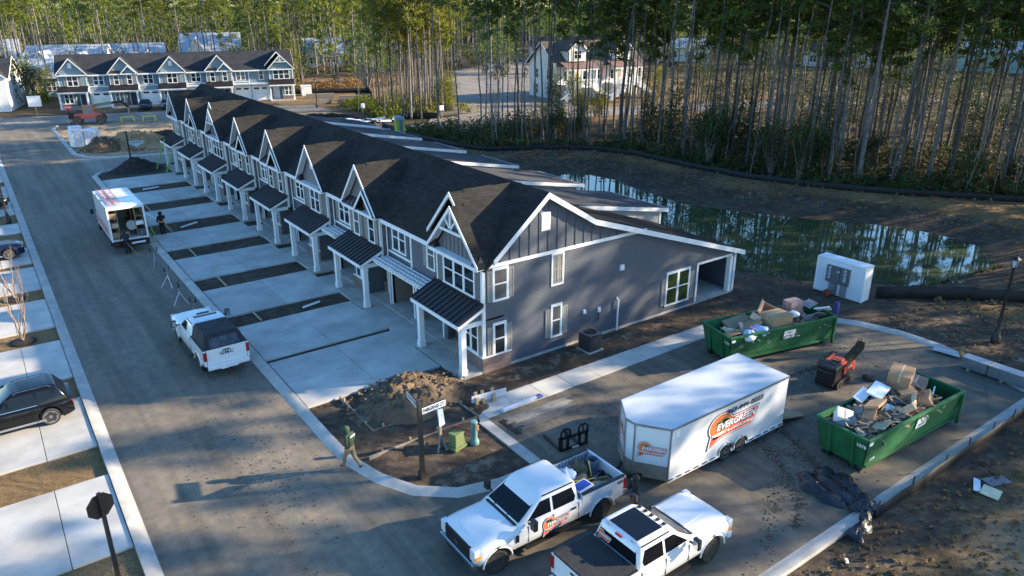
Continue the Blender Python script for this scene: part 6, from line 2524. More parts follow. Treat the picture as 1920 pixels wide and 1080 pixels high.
for i in range(5):
    hs.tube([(-.6, -.2 + i * .1, 1.1), (-.3, -.22 + i * .11, 1.25), (.0, -.2 + i * .1, 1.1), (.5, -.15 + i * .07, .95)], .02, 5)
hs.build('hoses', black, sk, 60)
MB().tube([(-.85, -.38, 1.1), (-.95, -.38, 1.3), (-.95, .38, 1.3), (-.85, .38, 1.1)], .025, 6).build('control_bar', blackmetal, sk, 60)
bm_ = MB().beam((.95, 0, .62), (2.75, .05, .98), .16, .24)
for i in range(14):
    t = i / 13
    p = V((.95, 0, .62)).lerp(V((2.75, .05, .98)), t)
    bm_.box(p.x - .03, p.x + .03, p.y - .16, p.y + .16, p.z - .2, p.z + .18)
bm_.build('trencher_boom', mat('dirty_olive_metal', (.06, .055, .03), .7, metal=.4, var=.4), sk)
MB().tube([(2.7, .05, 1.1), (2.65, .05, 1.35), (2.4, .05, 1.45), (2.15, .05, 1.3), (2.2, .05, .95)], .02, 5).build('guard_loop', blackmetal, sk, 60)
bag(sk, (1.5, -1.05, .08), .28, soilm, 'lump of dark soil on the asphalt beside the track loader', 2.2, 'soil_lump', 'soil lump', .5)

# ------------------------------------------------------------------ pallet fork attachment
pf = thing('pallet_fork', 'black steel pallet-fork attachment standing on the asphalt by the steel studs', 'pallet fork', (16.7, 18.98, 0), -.12)
b = MB()
for x in (-.6, -.3, .25, .58):
    b.box(x - .05, x + .05, -.05, .03, .0, .62)
b.box(-.65, .65, -.05, .03, .0, .1).box(-.65, .65, -.05, .03, .52, .62)
for xc_ in (-.4, .42):
    pts = [(xc_ - .22, 0, .6), (xc_ - .2, 0, .85), (xc_ - .08, 0, .95), (xc_ + .08, 0, .95), (xc_ + .2, 0, .85), (xc_ + .22, 0, .6)]
    for a, c in zip(pts[:-1], pts[1:]):
        b.beam(a, c, .05, .06)
    b.box(xc_ - .02, xc_ + .02, -.02, .02, .6, .95)
b.build('frame', blackmetal, pf)
for x in (-.62, .3):
    MB().box(x - .05, x + .05, .03, 1.25, .02, .06).box(x - .05, x + .05, .03, .08, .02, .6).build('fork', blackmetal, pf)
MB().box(-.1, .2, -.06, -.05, .02, .08).build('label', paper, pf)

# ------------------------------------------------------------------ steel studs on the asphalt
st = thing('stud_bundle', 'long loose stack of grey steel studs lying beside the concrete walk', 'steel studs', (17.35, 21.75, 0), .0)
r = random.Random(5)
for i in range(13):
    L_ = r.uniform(2.9, 3.6)
    y = -.55 + .1 * (i % 11)
    z = .012 + .05 * (i // 11)
    b = MB().box(-L_ / 2, L_ / 2, -.045, .045, 0, .005).box(-L_ / 2, L_ / 2, -.045, -.04, 0, .045).box(-L_ / 2, L_ / 2, .04, .045, 0, .045)
    b.build('stud', mat('dull_steel', (.26, .27, .28), .45, metal=.5, var=.2, rnd=.25), st, loc=(r.uniform(-.15, .15), y, z), rot=(0, 0, r.gauss(0, .012)))
MB().box(-1.95, -1.7, -.75, .55, .0, .02).build('asphalt_felt', black, st)
w = thing('wrapped_bundle', 'plastic-wrapped white bundle lying on the walk above the steel studs', 'wrapped bundle', (17.0, 22.85, .03), .05)
MB().extr([(-1.1, -.1, 0), (-1.1, .1, 0), (-1.1, .12, .12), (-1.1, 0, .17), (-1.1, -.12, .12)], (1.9, 0, 0)).build('bundle', mat('clear_wrap', (.5, .57, .65), .2, var=.2, bmp=.5, bscale=10), w, bevel=.02)
MB().box(.8, 1.15, -.12, .14, 0, .1).build('wrap_end', mat('blue_wrap', (.1, .12, .3), .4, var=.3), w, bevel=.03)

# ------------------------------------------------------------------ bundled metal sheets on the right
pb = thing('panel_stack', 'strapped stack of long blue-grey metal panels at the right edge', 'metal panels', (36.55, 11.2, 0), PI / 2 + .02)
for i in range(10):
    MB().box(-1.9, 2.1, -.3, .3, .1 + i * .052, .1 + i * .052 + .042).build('panel', galv, pb, loc=(r.uniform(-.03, .03), r.uniform(-.02, .02), 0))
for x in (-1.2, .3, 1.75):
    MB().box(x - .06, x + .06, -.33, .33, 0, .095).build('skid', lumber, pb)
for x in (-1.1, .95):
    MB().box(x - .015, x + .015, -.335, -.325, .06, .63).box(x - .015, x + .015, .325, .335, .06, .63).box(x - .015, x + .015, -.335, .335, .625, .635).build('strap', blackmetal, pb)
MB().beam((2.1, -.2, .05), (2.25, .25, .85), .09, .2).build('cardboard_edge', cardboard, pb)
o = MB().box(-.75, .75, -.3, .3, 0, .02).build('metal_sheet', galv, None, loc=(37.3, 14.3, .125), rot=(0, 0, PI / 2 + .2))
tag(o, 'pale metal sheet lying on the kerb end behind the panel stack', 'metal sheet')

# ------------------------------------------------------------------ electric meter wall
mw = thing('meter_wall', 'freestanding white wall carrying two grey electric meter panels above the pond', 'meter wall', (40.05, 22.19, 0), PI / 2 + .03)
MB().box(-1.5, 1.5, -.85, .0, 0, 2.1).build('wall', m_siding('white_lap_siding', (.66, .7, .74), .18), mw, loc=(0, 0, 0))
MB().box(-1.53, 1.53, -.88, .03, 2.1, 2.16).build('coping', white, mw)
for x in (-1.49, 1.49):
    MB().box(x - .05, x + .05, .0, .03, 0, 2.1).box(x - .012 if x < 0 else x - .02, x + .02 if x < 0 else x + .012, -.86, 0, 0, 2.1).build('corner_trim', white, mw)


# front of the wall faces -x in world = +y local after the quarter turn
def mwf(x, z, d=0.):
    return Fr((x, .0 + d, z), (-1, 0, 0), (0, 0, 1), (0, 1, 0))


for i, (x, w_) in enumerate([(.38, .85), (-.35, .55)]):
    pn = MB(mwf(x, 1.28)).box(-w_ / 2, w_ / 2, -.52, .52, 0, .14).build('meter_panel', greyplastic, mw, bevel=.01)
    for k in range(4):
        c = (x + (.22 if i == 0 else -.02), .14, 1.65 - k * .2)
        q = MB(mwf(c[0], c[2], .14)).lathe([(.085, 0), (.085, .03), (.075, .07), (0, .075)], 14, 'z').build('meter', lampglass, pn, 50)
        MB(mwf(c[0], c[2], .14)).lathe([(.05, .076), (.045, .082), (0, .082)], 12, 'z').build('meter_dial', greyplastic, q)
    for k in range(5):
        xx = x - .18 + k * .09
        MB().tube([(xx, .06, .76), (xx, .06, .05)], .018, 6).build('conduit', copperm, mw)
MB().tube([(.08, .1, .76), (.08, .1, 0)], .05, 8).build('conduit', greyplastic, mw)
MB(mwf(-.45, 1.1, .142)).box(-.04, .04, -.15, .15, 0, .01).build('green_sticker', mat('sticker_green', (.05, .35, .1), .5), mw)
b = MB()
lettering(b, '26', mwf(.08, 1.5, .145), .18, 0, .004, .2)
b.build('lettering', white, mw, fixn=False)
rb = bag(mw, (.35, .55, .2), .22, mat('rusty_red', (.22, .04, .02), .8, var=.4), 'small rusty red coil at the foot of the meter wall', 3.3, 'cable_coil', 'cable coil', 1.)
pp = MB().lathe([(.14, -.2), (.14, .62), (.12, .66), (0, .66)], 14, 'z').build('purple_pipe', purple, None, 45, loc=(37.6, 20.7, 0))
tag(pp, 'short purple pipe standing beside the meter wall', 'pipe')


# ------------------------------------------------------------------ lamp posts
def lamp_post(label, x, y, H=4.75, z=0.):
    T = thing('street_lamp', label, 'street lamp', (x, y, z))
    MB().lathe([(.22, -.05), (.22, .35), (.17, .42), (.12, .75), (.09, .85), (.075, 2), (.06, H - .75), (.09, H - .72), (.09, H - .66), (.05, H - .62)], 12, 'z').build('pole', blackmetal, T, 35)
    b = MB()
    h0, h1 = H - .62, H - .2
    for i in range(4):
        a = PI / 4 + i * PI / 2
        b.beam((.1 * math.cos(a), .1 * math.sin(a), h0), (.19 * math.cos(a), .19 * math.sin(a), h1), .025)
    b.lathe([(.12, h0 - .02), (.12, h0), (0, h0)], 8, 'z').lathe([(.25, h1), (.24, h1 + .03), (.1, h1 + .15), (.03, h1 + .17), (.02, h1 + .28), (0, h1 + .29)], 8, 'z')
    b.build('lantern', blackmetal, T, 30)
    MB().lathe([(.09, h0 + .01), (.165, h1 - .01)], 4, 'z').build('lamp_glass', lampglass, T)
    return T


lamp_post('tall black lamp post on the bare ground at the right edge', 40.79, 13.67, 4.75, -.05)
lamp_post('black lamp post between driveways at the left edge', .8, 69.87)
lamp_post('black lamp post beyond the long terrace roof, near the pale terrace end', 47.5, 121.5, 4.6)

# ------------------------------------------------------------------ signs
sg = thing('street_sign', 'dark wooden street-name post with white FAIRGRASS CT. blade at the corner', 'street sign', (10.89, 20.79, -.05), 0)
MB().box(-.075, .075, -.075, .075, 0, 3.15).box(-.09, .09, -.09, .09, 3.15, 3.19).box(-.13, .13, -.13, .13, 0, .3).build('post', mat('dark_post', (.03, .026, .022), .6, var=.2), sg, bevel=.008)
for (F, txt, w_) in ((Fr((.08, -.0, 2.78), (1, .08, 0), (0, 0, 1)), 'FAIRGRASS CT.', 1.05), (Fr((0, .08, 2.98), (-.12, -1, 0), (0, 0, 1)), 'LEGARE STREET', 1.05)):
    a0, a1 = (0, w_) if txt[0] == 'F' else (-w_, 0)
    for sgn in (1,):
        bl = MB(F).box(a0, a1, -.13, .13, -.02, .02).build('sign_blade', white, sg)
    MB(F).box(a0, a1, .13, .15, -.025, .025).box(a0, a1, -.15, -.13, -.025, .025).build('blade_frame', black, bl)
    b = MB(F)
    vs, fs = text_geo(txt, .2, .006, 0, .95)
    xs_ = [v_[0] for v_ in vs]
    k_ = (w_ - .1) / (max(xs_) - min(xs_))
    b.add([((x - (max(xs_) + min(xs_)) / 2) * k_ + (a0 + a1) / 2, y, .024) for x, y, z in vs], fs, 0)
    b.add([(-(x - (max(xs_) + min(xs_)) / 2) * k_ + (a0 + a1) / 2, y, -.024) for x, y, z in vs], fs, 0)
    b.build('lettering', black, bl, fixn=False)

sp = thing('stop_sign', 'black-backed octagonal stop sign on a black post at the bottom left', 'stop sign', (.75, 21.7, 0), .38)
MB().box(-.05, .05, -.05, .05, -.1, 3.1).build('post', black, sp)
oc = [(.42 * math.cos(rad(22.5 + 45 * i)), .42 * math.sin(rad(22.5 + 45 * i))) for i in range(8)]
pl = MB().extr([(x, .055, 2.62 + z) for x, z in oc], (0, .03, 0)).build('sign_plate', black, sp)
MB().extr([(x * .96, .086, 2.62 + z * .96) for x, z in oc], (0, .006, 0)).build('sign_face', stopred, pl)
b = MB()
lettering(b, 'STOP', Fr((0, .094, 2.62), (-1, 0, 0), (0, 0, 1)), .3, 0, .006)
b.build('lettering', white, pl, fixn=False)

s2 = thing('stop_sign', 'red stop sign in front of the telehandler', 'stop sign', (11.6, 122.9, 0), -.1)
MB().box(-.05, .05, -.05, .05, -.1, 2.6).build('post', black, s2)
pl = MB().extr([(x * 1.12, -.085, 2.55 + z * 1.12) for x, z in oc], (0, .03, 0)).build('sign_plate', stopred, s2)
b = MB()
lettering(b, 'STOP', Fr((0, -.09, 2.55), (1, 0, 0), (0, 0, 1)), .34, 0, .012)
b.build('lettering', white, pl, fixn=False)

s3 = thing('street_sign', 'black post with a pale blue street-name blade by the far dirt piles', 'street sign', (13.12, 90.23 - 2.2, 0), 0)
MB().box(-.075, .075, -.075, .075, 0, 3.7).build('post', black, s3)
bl = MB().box(.08, 1.5, -.02, .02, 2.25, 2.6).build('sign_blade', signblue, s3)
b = MB()
lettering(b, 'FAIRGRASS', Fr((.79, -.025, 2.43), (1, 0, 0), (0, 0, 1)), .22, 0, .004)
b.build('lettering', navy, bl, fixn=False)
b = MB().extr([(.3, -.015, 2.24), (1.3, -.015, 2.24), (.8, -.015, 1.95)], (0, .03, 0)).build('sign_bracket', signblue, s3)
for (x, y, lb) in ((49.1, 107.0, 'small white board on a post in the bare ground beyond the terrace roof'), (57.6, 97.9, 'small white notice on a post at the back street kerb')):
    T = thing('notice_board', lb, 'notice', (x, y, 0))
    MB().box(-.04, .04, -.04, .04, -.1, 1.9).build('post', greylumber, T)
    MB().box(-.35, .35, -.06, -.04, 1.3, 2.0).build('board', paper, T)
T = thing('site_board', 'large white site notice on a timber post left of the pale terrace', 'notice board', (8.7, 138.2, 0), -.2)
MB().box(-.9, .9, -.06, 0, 1.3, 2.9).build('board', paper, T)
MB().box(-.06, .06, 0, .1, -.1, 2.8).build('post', lumber, T)

# ------------------------------------------------------------------ utility boxes by the street sign
ub = thing('utility_box', 'squat olive-green utility cabinet with a red flag by the street sign', 'utility box', (12.98, 21.75, -.02), .25)
MB().extr([(-.36, -.28, 0), (.36, -.28, 0), (.36, .28, 0), (-.36, .28, 0)], (0, 0, .12)).build('base', utilgreen, ub, bevel=.02)
MB().extr([(-.29, -.23, .12), (.29, -.23, .12), (.24, -.18, .62), (-.24, -.18, .62)], (0, .42, 0)).box(-.27, .27, -.21, .21, .62, .68).build('cabinet', utilgreen, ub, bevel=.03)
MB().lathe([(0, .7), (.07, .72), (.06, .8), (0, .82)], 8, 'z', (.2, .12, 0)).build('marker', stopred, ub)
up = thing('pedestal', 'slim teal utility pedestal right of the olive cabinet', 'pedestal', (13.68, 21.55, -.02))
MB().lathe([(.2, 0), (.2, .1), (.15, .2), (.13, .25), (.13, .92), (.15, .95), (.13, 1.02), (0, 1.04)], 16, 'z').build('pillar', utilteal, up, 40)
MB().box(.06, .14, -.135, -.1, .62, .85).build('label', orangelogo, up)
wp = thing('site_post', 'short post wrapped in grey plastic sheet behind the street sign', 'wrapped post', (12.45, 22.1, -.02))
MB().box(-.05, .05, -.05, .05, 0, 1.75).beam((-.3, -.3, .0), (.0, 0, .5), .07).beam((.1, -.35, .0), (.0, 0, .5), .07).build('post', greylumber, wp)
MB().add([(-.1, -.09, 1.75), (.1, -.09, 1.75), (.26, .05, .95), (.12, .12, .8), (-.08, -.11, 1.0), (-.1, .08, 1.75)], [(0, 1, 2, 4), (1, 5, 3, 2), (5, 0, 4, 3), (0, 5, 1)]).build('plastic_sheet', bluebag, wp)

# form boards (long timbers on stakes)
fm = thing('form_boards', 'low timber form boards on stakes edging the corner dirt', 'form boards')
for (a, c) in (((10.75, 28.0), (10.7, 24.55)), ((10.7, 24.55), (12.7, 24.55)), ((12.7, 24.5), (14.75, 24.5)), ((9.75, 22.95), (12.2, 22.98)), ((12.2, 22.98), (14.75, 23.0)), ((14.75, 24.6), (14.85, 23.0))):
    MB().beam((a[0], a[1], .05), (c[0], c[1], .07), .05, .16).build('form_board', greylumber, fm)
    n_ = max(2, int(math.dist(a, c) / 1.1))
    for i in range(n_):
        t = (i + .5) / n_
        MB().box(-.035, .035, -.035, .035, -.1, .27).build('stake', lumber, fm, loc=(a[0] + (c[0] - a[0]) * t, a[1] + (c[1] - a[1]) * t + .06, 0), rot=(random.uniform(-.1, .1), 0, random.uniform(0, 1)))
bc = thing('barricade', 'short white board barricade on wooden stakes at the end of the walk', 'barricade', (15.95, 23.85, .03), -.12)
MB().box(-.85, .85, -.03, .0, .18, .5).build('board', mat('barricade_board', (.6, .62, .66), .6, var=.1), bc)
for i, x in enumerate((-.62, -.3, .2)):
    MB().box(x - .07, x + .07, .03, .1, 0, .62).box(x - .07, x + .07, -.12, -.035, 0, .42 if i != 1 else .3).build('stake', lumber, bc)
# strip boards between driveways
for i, (y, yb) in enumerate([(45.1, 47.3), (52.3, 54.6), (38.5, 40.1), (59.3, 62.1), (66.9, 69.6)]):
    o = MB().beam((10.75, y + .1, .04), (10.75, yb - .1, .04), .09, .06).build('edge_board', lumber, None)
    tag(o, ['nailed board crossing the third soil strip from the corner', 'nailed board crossing the fourth soil strip from the corner', 'nailed board crossing the second soil strip from the corner', 'nailed board crossing the fifth soil strip, right of the box truck', 'nailed board crossing the soil strip beyond the box truck'][i], 'board')
for (x0, y0, x1, y1, lb) in ((13.3, 39.0, 14.4, 39.3, 'white plastic pipe offcut lying in the second soil strip'), (11.6, 60.2, 13.0, 61.0, 'pair of white pipe offcuts lying in the fifth soil strip'), (11.8, 75.4, 13.2, 75.7, 'flat white scrap in the farthest soil strip')):
    o = MB().tube([(x0, y0, .06), (x1, y1, .06)], .07, 8).build('pipe_offcut', white, None, 40)
    tag(o, lb, 'pipe')
# ------------------------------------------------------------------ roller stands along the kerb
for i, (x, y) in enumerate([(8.04, 51.72), (7.87, 47.19), (7.77, 43.84), (7.85, 40.9)]):
    T = thing('roller_stand', ['tripod roller stand nearest the box truck', 'second tripod roller stand from the box truck', 'third tripod roller stand from the box truck', 'tripod roller stand just ahead of the white canopy pickup'][i], 'tripod stand', (x, y, 0), i * .7)
    for k in range(3):
        a = k * 2.094
        MB().tube([(.45 * math.cos(a), .45 * math.sin(a), 0), (0, 0, .75)], .02, 6).build('leg', galv, T)
    MB().tube([(0, 0, .45), (0, 0, 1.0)], .025, 6).build('pole', galv, T)
    MB().tube([(-.22, 0, 1.32), (-.2, 0, 1.08), (0, 0, 1.0), (.2, 0, 1.08), (.22, 0, 1.32)], .04, 6).build('cradle', black, T, 60)
# green ladders leaning at the far porch
for i, (x, y) in enumerate([(15.25, 84.4), (15.7, 82.0)]):
    b = MB()
    for e in (-.2, .2):
        b.beam((x - .4, y + e, .05), (x + .85, y + e, 3.1), .05, .1, up=(0, 1, 0))
    for k in range(9):
        t = (k + .7) / 9.5
        b.tube([(x - .4 + 1.25 * t, y - .2, .05 + 3.05 * t), (x - .4 + 1.25 * t, y + .2, .05 + 3.05 * t)], .02, 5)
    tag(b.build('ladder', greenm, None), ['green ladder leaning on the farthest porch, left one', 'green ladder leaning on the farthest porch, right one'][i], 'ladder')
lad = MB()
for e in (-.18, .18):
    lad.beam((9.0, 57.3 + e, .15), (8.75, 63.5 + e, 2.5), .04, .09)
for k in range(15):
    t = k / 15
    lad.tube([(9.0 - .25 * t, 57.3 - .18 + 6.2 * t, .15 + 2.35 * t), (9.0 - .25 * t, 57.3 + .18 + 6.2 * t, .15 + 2.35 * t)], .018, 5)
o = MB()
for e in (0, .34):
    o.beam((9.0 + e, 57.0, .12), (8.72 + e * .3, 62.6, 3.05), .04, .09)
for k in range(16):
    t = (k + .5) / 16
    o.tube([(9.0 - .28 * t, 57.0 + 5.6 * t, .12 + 2.93 * t), (9.34 - .52 * t, 57.0 + 5.6 * t, .12 + 2.93 * t)], .018, 5)
tag(o.build('ladder', mat('ladder_lime', (.3, .36, .1), .5, var=.1), None), 'long yellow-green ladder leaning along the right side of the box truck', 'ladder')
# hand tool leaning at porch
o = MB().beam((16.6, 27.9, .1), (17.2, 28.1, 1.35), .035).build('timber_prop', lumber, None)
tag(o, 'thin timber leaning by the yellow door of the corner porch', 'timber')

# ------------------------------------------------------------------ air conditioner
ac = thing('air_conditioner', 'dark square air-conditioner unit on the ground by the end wall', 'air conditioner', (23.15, 25.35, -.02), .05)
b = MB().box(-.4, .4, -.4, .4, .06, .92)
b.build('cabinet', mat('ac_core', (.02, .022, .024), .6), ac)
for i in range(11):
    z = .12 + i * .072
    MB().box(-.425, .425, -.425, .425, z, z + .03).build('louvre', mat('ac_louvre', (.07, .075, .08), .5, metal=.3), ac)
MB().box(-.43, .43, -.43, .43, .92, .98).build('top', greyplastic, ac, bevel=.02)
MB().lathe([(.33, .98), (.33, 1.01), (.28, 1.02), (.27, .985), (0, .985)], 20, 'z').build('fan_grille', black, ac, 40)
MB().box(-.5, .5, -.5, .5, 0, .06).build('pad', kerbm, ac)

# ------------------------------------------------------------------ black sheeting heap by the front dumpster, scraps on the right
hp = MB()
for i, (pts, w_) in enumerate([([(22.55, 12.5), (22.0, 11.9), (21.9, 11.2), (22.2, 10.7)], .5), ([(23.3, 12.3), (22.7, 11.6), (22.4, 11.0), (22.6, 10.2)], .45), ([(23.6, 11.7), (23.0, 11.0), (22.7, 10.3), (22.3, 9.8)], .4), ([(22.9, 12.0), (23.3, 11.4), (22.9, 10.6), (22.0, 10.0)], .5), ([(22.4, 10.1), (21.6, 9.6), (20.6, 9.4)], .3)]):
    P_ = densify(pts, .1)
    K = 9
    vs, fs = [], []
    for j, (x, y) in enumerate(P_):
        a, c = P_[max(j - 1, 0)], P_[min(j + 1, len(P_) - 1)]
        d = V((c[0] - a[0], c[1] - a[1], 0)).normalized()
        nrm = V((-d.y, d.x, 0))
        t = j / (len(P_) - 1)
        for k in range(K):
            u = k / (K - 1) * 2 - 1
            q = V((x * 1.6, y * 1.6, i * 3 + u))
            wv = noise.noise(q * 1.4) * .18
            z = .03 + max(0, (1 - u * u)) * (.1 + .26 * abs(noise.noise(q * 1.1))) * math.sin(PI * min(1, t * .9 + .1)) ** .5 + abs(noise.noise(q * 4.)) * .12
            p = V((x, y, 0)) + nrm * (u * w_ * .75 + wv)
            vs.append((p.x, p.y, z + (.1 if abs(p.y - 10) < .45 else 0)))
    for j in range(len(P_) - 1):
        for k in range(K - 1):
            fs.append((j * K + k, j * K + k + 1, (j + 1) * K + k + 1, (j + 1) * K + k))
    hp.add(vs, fs)
tag(hp.build('sheeting_heap', blackbag, None, 70), 'crumpled heap of black plastic sheeting spilling over the kerb', 'black sheeting')
for i, (x, y, w_, l_, a, m_, lb) in enumerate([(27.0, 8.45, .95, .22, .4, paper, 'white narrow plank on the bare ground at the right'), (26.95, 7.95, .75, .6, .2, mat('cream_board', (.6, .55, .35), .6), 'cream square board on the bare ground at the right'), (27.85, 8.15, 1.0, .45, -.3, greyboard, 'grey cracked board beside the cream square one'), (19.5, 9.0, .25, .1, .7, paper, 'white scrap just outside the kerb near the black sheeting'), (26.0, 20.1, .2, .18, .2, lumber, 'small timber block on the asphalt behind the trailer')]):
    o = MB().box(-w_ / 2, w_ / 2, -l_ / 2, l_ / 2, 0, .03 if i < 4 else .16).build('board' if i < 4 else 'timber_block', m_, None, loc=(x, y, .03 if i < 4 else .0), rot=(.05, .06, a))
    tag(o, lb, 'board' if i < 4 else 'timber')

# ------------------------------------------------------------------ truck-bed load
def inbed(p):
    return on(ft, p)


zb0 = .93
bag(ft, (-1.6, -.45, zb0 + .2), .42, bluebag, 'pale blue plastic bag behind the cab in the open pickup bed', 5.5)
bag(ft, (-2.2, -.5, zb0 + .25), .3, mat('olive_sack', (.09, .085, .04), .8, var=.3), 'olive sack in the middle of the pickup bed', 6.5, 'sack', 'sack', .9)
T = thing('water_cooler', 'brown round water cooler in the pickup bed', 'cooler', inbed((-1.85, -.02, zb0 + .16)), .4)
MB().lathe([(.15, -.28), (.17, -.24), (.17, .2), (.18, .24), (.16, .28)], 14, 'x').build('barrel', mat('brown_barrel', (.22, .13, .07), .5, var=.2), T, 40)
T = thing('bucket', 'grey-blue bucket at the tailgate end of the pickup bed', 'bucket', inbed((-2.7, -.35, zb0)))
MB().lathe([(.17, 0), (.2, .5), (.21, .5), (.21, .53), (.19, .53), (.16, .05), (0, .05)], 16, 'z').build('pail', mat('bucket_blue', (.1, .13, .2), .5), T, 40)
T = thing('cooler_box', 'blue cooler box with white lid rim at the near side of the pickup bed', 'cooler', inbed((-1.45, .55, zb0)), .1)
MB().box(-.34, .34, -.22, .22, 0, .42).build('box', bluebin, T, bevel=.03)
MB().box(-.36, .36, -.24, .24, .42, .47).build('lid_rim', white, T, bevel=.02)
MB().box(-.28, .28, -.17, .17, .471, .5).build('lid', bluebin, T, bevel=.01)
for i, (a, c, m_, lb) in enumerate([((-3.0, .35, zb0 + .1), (-1.5, .1, zb0 + .35), yellowm, 'yellow-handled rake lying along the pickup bed'), ((-2.95, .6, zb0 + .06), (-1.7, .3, zb0 + .3), yellowm, 'yellow-handled shovel nearest the side of the pickup bed'), ((-2.8, .1, zb0 + .1), (-1.9, .55, zb0 + .42), black, 'black-handled tool crossing the pickup bed'), ((-2.9, -.05, zb0 + .1), (-1.6, .35, zb0 + .28), greylumber, 'grey wooden-handled tool in the pickup bed'), ((-2.35, .05, zb0 + .05), (-2.3, -.1, zb0 + .75), yellowm, 'yellow handle standing up in the pickup bed'), ((-3.0, .7, zb0 + .05), (-1.8, .62, zb0 + .15), toolred, 'red-handled tool along the near bed wall')]):
    T = thing('hand_tool', lb, 'hand tool', inbed(a), 0)
    A, B = V(inbed(a)), V(inbed(c))
    MB().tube([(0, 0, 0), tuple(B - A)], .018, 6).build('handle', m_, T)
    MB().box(-.12, .12, -.1, .1, -.015, .015).build('head', blackmetal, T, rot=(.2, .3, i))

# ------------------------------------------------------------------ telehandler
th = thing('telehandler', 'pinkish red telehandler with its long grey-green boom pointing right', 'telehandler', (14.2, 124.0, 0), -.26)
bodyred = mat('faded_red', (.62, .1, .08), .5, var=.1)
MB().box(-1.9, 1.5, -.95, -.2, .75, 1.5).box(-1.9, 1.6, -.3, .95, .7, 1.2).build('body', bodyred, th, bevel=.08)
MB().box(-2.6, -1.6, -.9, .9, .8, 1.7).build('counterweight', blackmetal, th, bevel=.1)
cabf = MB()
for x, y in ((-.6, -.9), (.7, -.9), (-.6, -.05), (.7, -.05)):
    cabf.beam((x, y, 1.4), (x * (.85 if x > 0 else 1), y, 2.55), .08)
cabf.box(-.65, .65, -.95, 0, 2.52, 2.6)
cabf.build('cab_frame', orangelogo, th)
MB().box(-.55, .58, -.86, -.1, 1.5, 2.5).build('cab_glass', mat('cab_glass', (.25, .25, .24), .15), th)
olive = mat('boom_olive', (.17, .19, .14), .5, var=.1)
MB().beam((-2.5, .25, 2.05), (3.1, .25, 2.75), .35, .42).build('boom', olive, th, bevel=.02)
MB().beam((3.0, .25, 2.75), (4.4, .25, 2.9), .28, .34).beam((4.4, .25, 2.95), (5.2, .25, 2.0), .3, .35).build('boom_head', blackmetal, th)
MB().box(5.1, 5.2, -.5, 1.0, 1.2, 2.1).box(5.2, 6.2, -.3, -.2, 1.2, 1.27).box(5.2, 6.2, .7, .8, 1.2, 1.27).build('fork_carriage', mat('rusty_fork', (.3, .2, .15), .7), th)
t_, r_ = wheel_geo(.62, .42, .33, False, True)
for x in (-1.55, 1.45):
    for y in (-1.0, 1.0):
        w_ = put('wheel', cached('mudtyre', lambda: (lambda me: (me.materials.clear(), me.materials.append(mat('muddy_tyre', (.1, .075, .055), .9, var=.3)), me)[-1])(t_.copy())), th, (x, y, .62), (0, 0, 0 if y > 0 else PI))
        put('rim', cached('mudrim', lambda: (lambda me: (me.materials.clear(), me.materials.append(mat('muddy_rim', (.17, .12, .08), .8)), me)[-1])(r_.copy())), w_)
for i, (x, y, a) in enumerate([(18.8, 122.6, .1), (21.6, 121.6, -.4)]):
    T = thing('saw_stand', ['left yellow steel stand on the dirt right of the telehandler', 'right yellow steel stand on the dirt right of the telehandler'][i], 'steel stand', (x, y, 0), a)
    b = MB().beam((-.9, 0, .7), (.9, 0, .7), .14)
    for sx in (-.8, .8):
        for sy in (-.4, .4):
            b.beam((sx, 0, .7), (sx * 1.1, sy, 0), .1)
    b.build('frame', yellowm, T)
# wrapped white pallets
wrapm = mat('white_wrap', (.72, .68, .7), .55, var=.12, scale=3, bmp=.3, bscale=4)
for i, (x, y, a, h_) in enumerate([(9.95, 103.7, .2, 2.1), (11.3, 104.3, .25, 1.9), (10.3, 106.6, .1, 2.1), (12.1, 106.9, .3, 1.7)]):
    T = thing('wrapped_pallet', ['white-wrapped pallet nearest the street kerb', 'white-wrapped pallet in front, right of the nearest one', 'white-wrapped pallet behind on the left', 'white-wrapped pallet behind on the right'][i], 'pallet', (x, y, 0), a)
    MB().box(-.6, .6, -.6, .6, 0, .14).build('pallet', lumber, T)
    for k in range(4):
        MB().box(-.62 + k * .312, -.62 + (k + 1) * .312 - .02, -.6, .6, .14, h_ + random.uniform(-.05, .05)).build('wrapped_stack', wrapm, T, bevel=.03)
# porta potty and plastic sheeting behind the terrace
pt = thing('portable_toilet', 'lime green portable toilet with blue domed roof behind the terrace', 'portable toilet', (46.2, 89.6, 0), -.3)
lime = mat('toilet_lime', (.32, .4, .05), .5, var=.1)
MB().box(-.6, .6, -.6, .6, .1, 2.0).build('cabin', lime, pt, bevel=.04)
MB().box(-.15, .35, -.63, -.6, .2, 1.9).build('door', mat('toilet_grey', (.12, .16, .18), .5), pt)
MB().extr([(-.65, -.65, 2.0), (.65, -.65, 2.0), (.5, -.5, 2.22), (0, -.45, 2.32), (-.5, -.5, 2.22)], (0, 1.2, 0)).build('roof', mat('toilet_blue', (.1, .24, .42), .4), pt, bevel=.04)
b = MB()
for i in range(30):
    a = random.uniform(0, 6.28)
    x, y = 49.5 + random.gauss(0, 2.4), 102 + random.gauss(0, 1.2)
    M_ = Matrix.Translation((x, y, .1)) @ Matrix.Rotation(a, 4, 'Z') @ Matrix.Rotation(random.gauss(0, .2), 4, 'X')
    b.box(-.8, .8, -.4, .4, 0, .06, 0, M_)
tag(b.build('plastic_sheeting', paper, None), 'spread of crumpled white plastic sheeting behind the terrace roofs', 'plastic sheeting')
o = MB().box(-.9, .9, -.9, .9, 0, 1.7).box(-.95, .95, -.95, .95, 1.7, 1.8).build('white_enclosure', white, None, loc=(52.5, 139.0, 0), rot=(0, 0, -.25))
tag(o, 'small white box enclosure right of the pale terrace', 'enclosure')
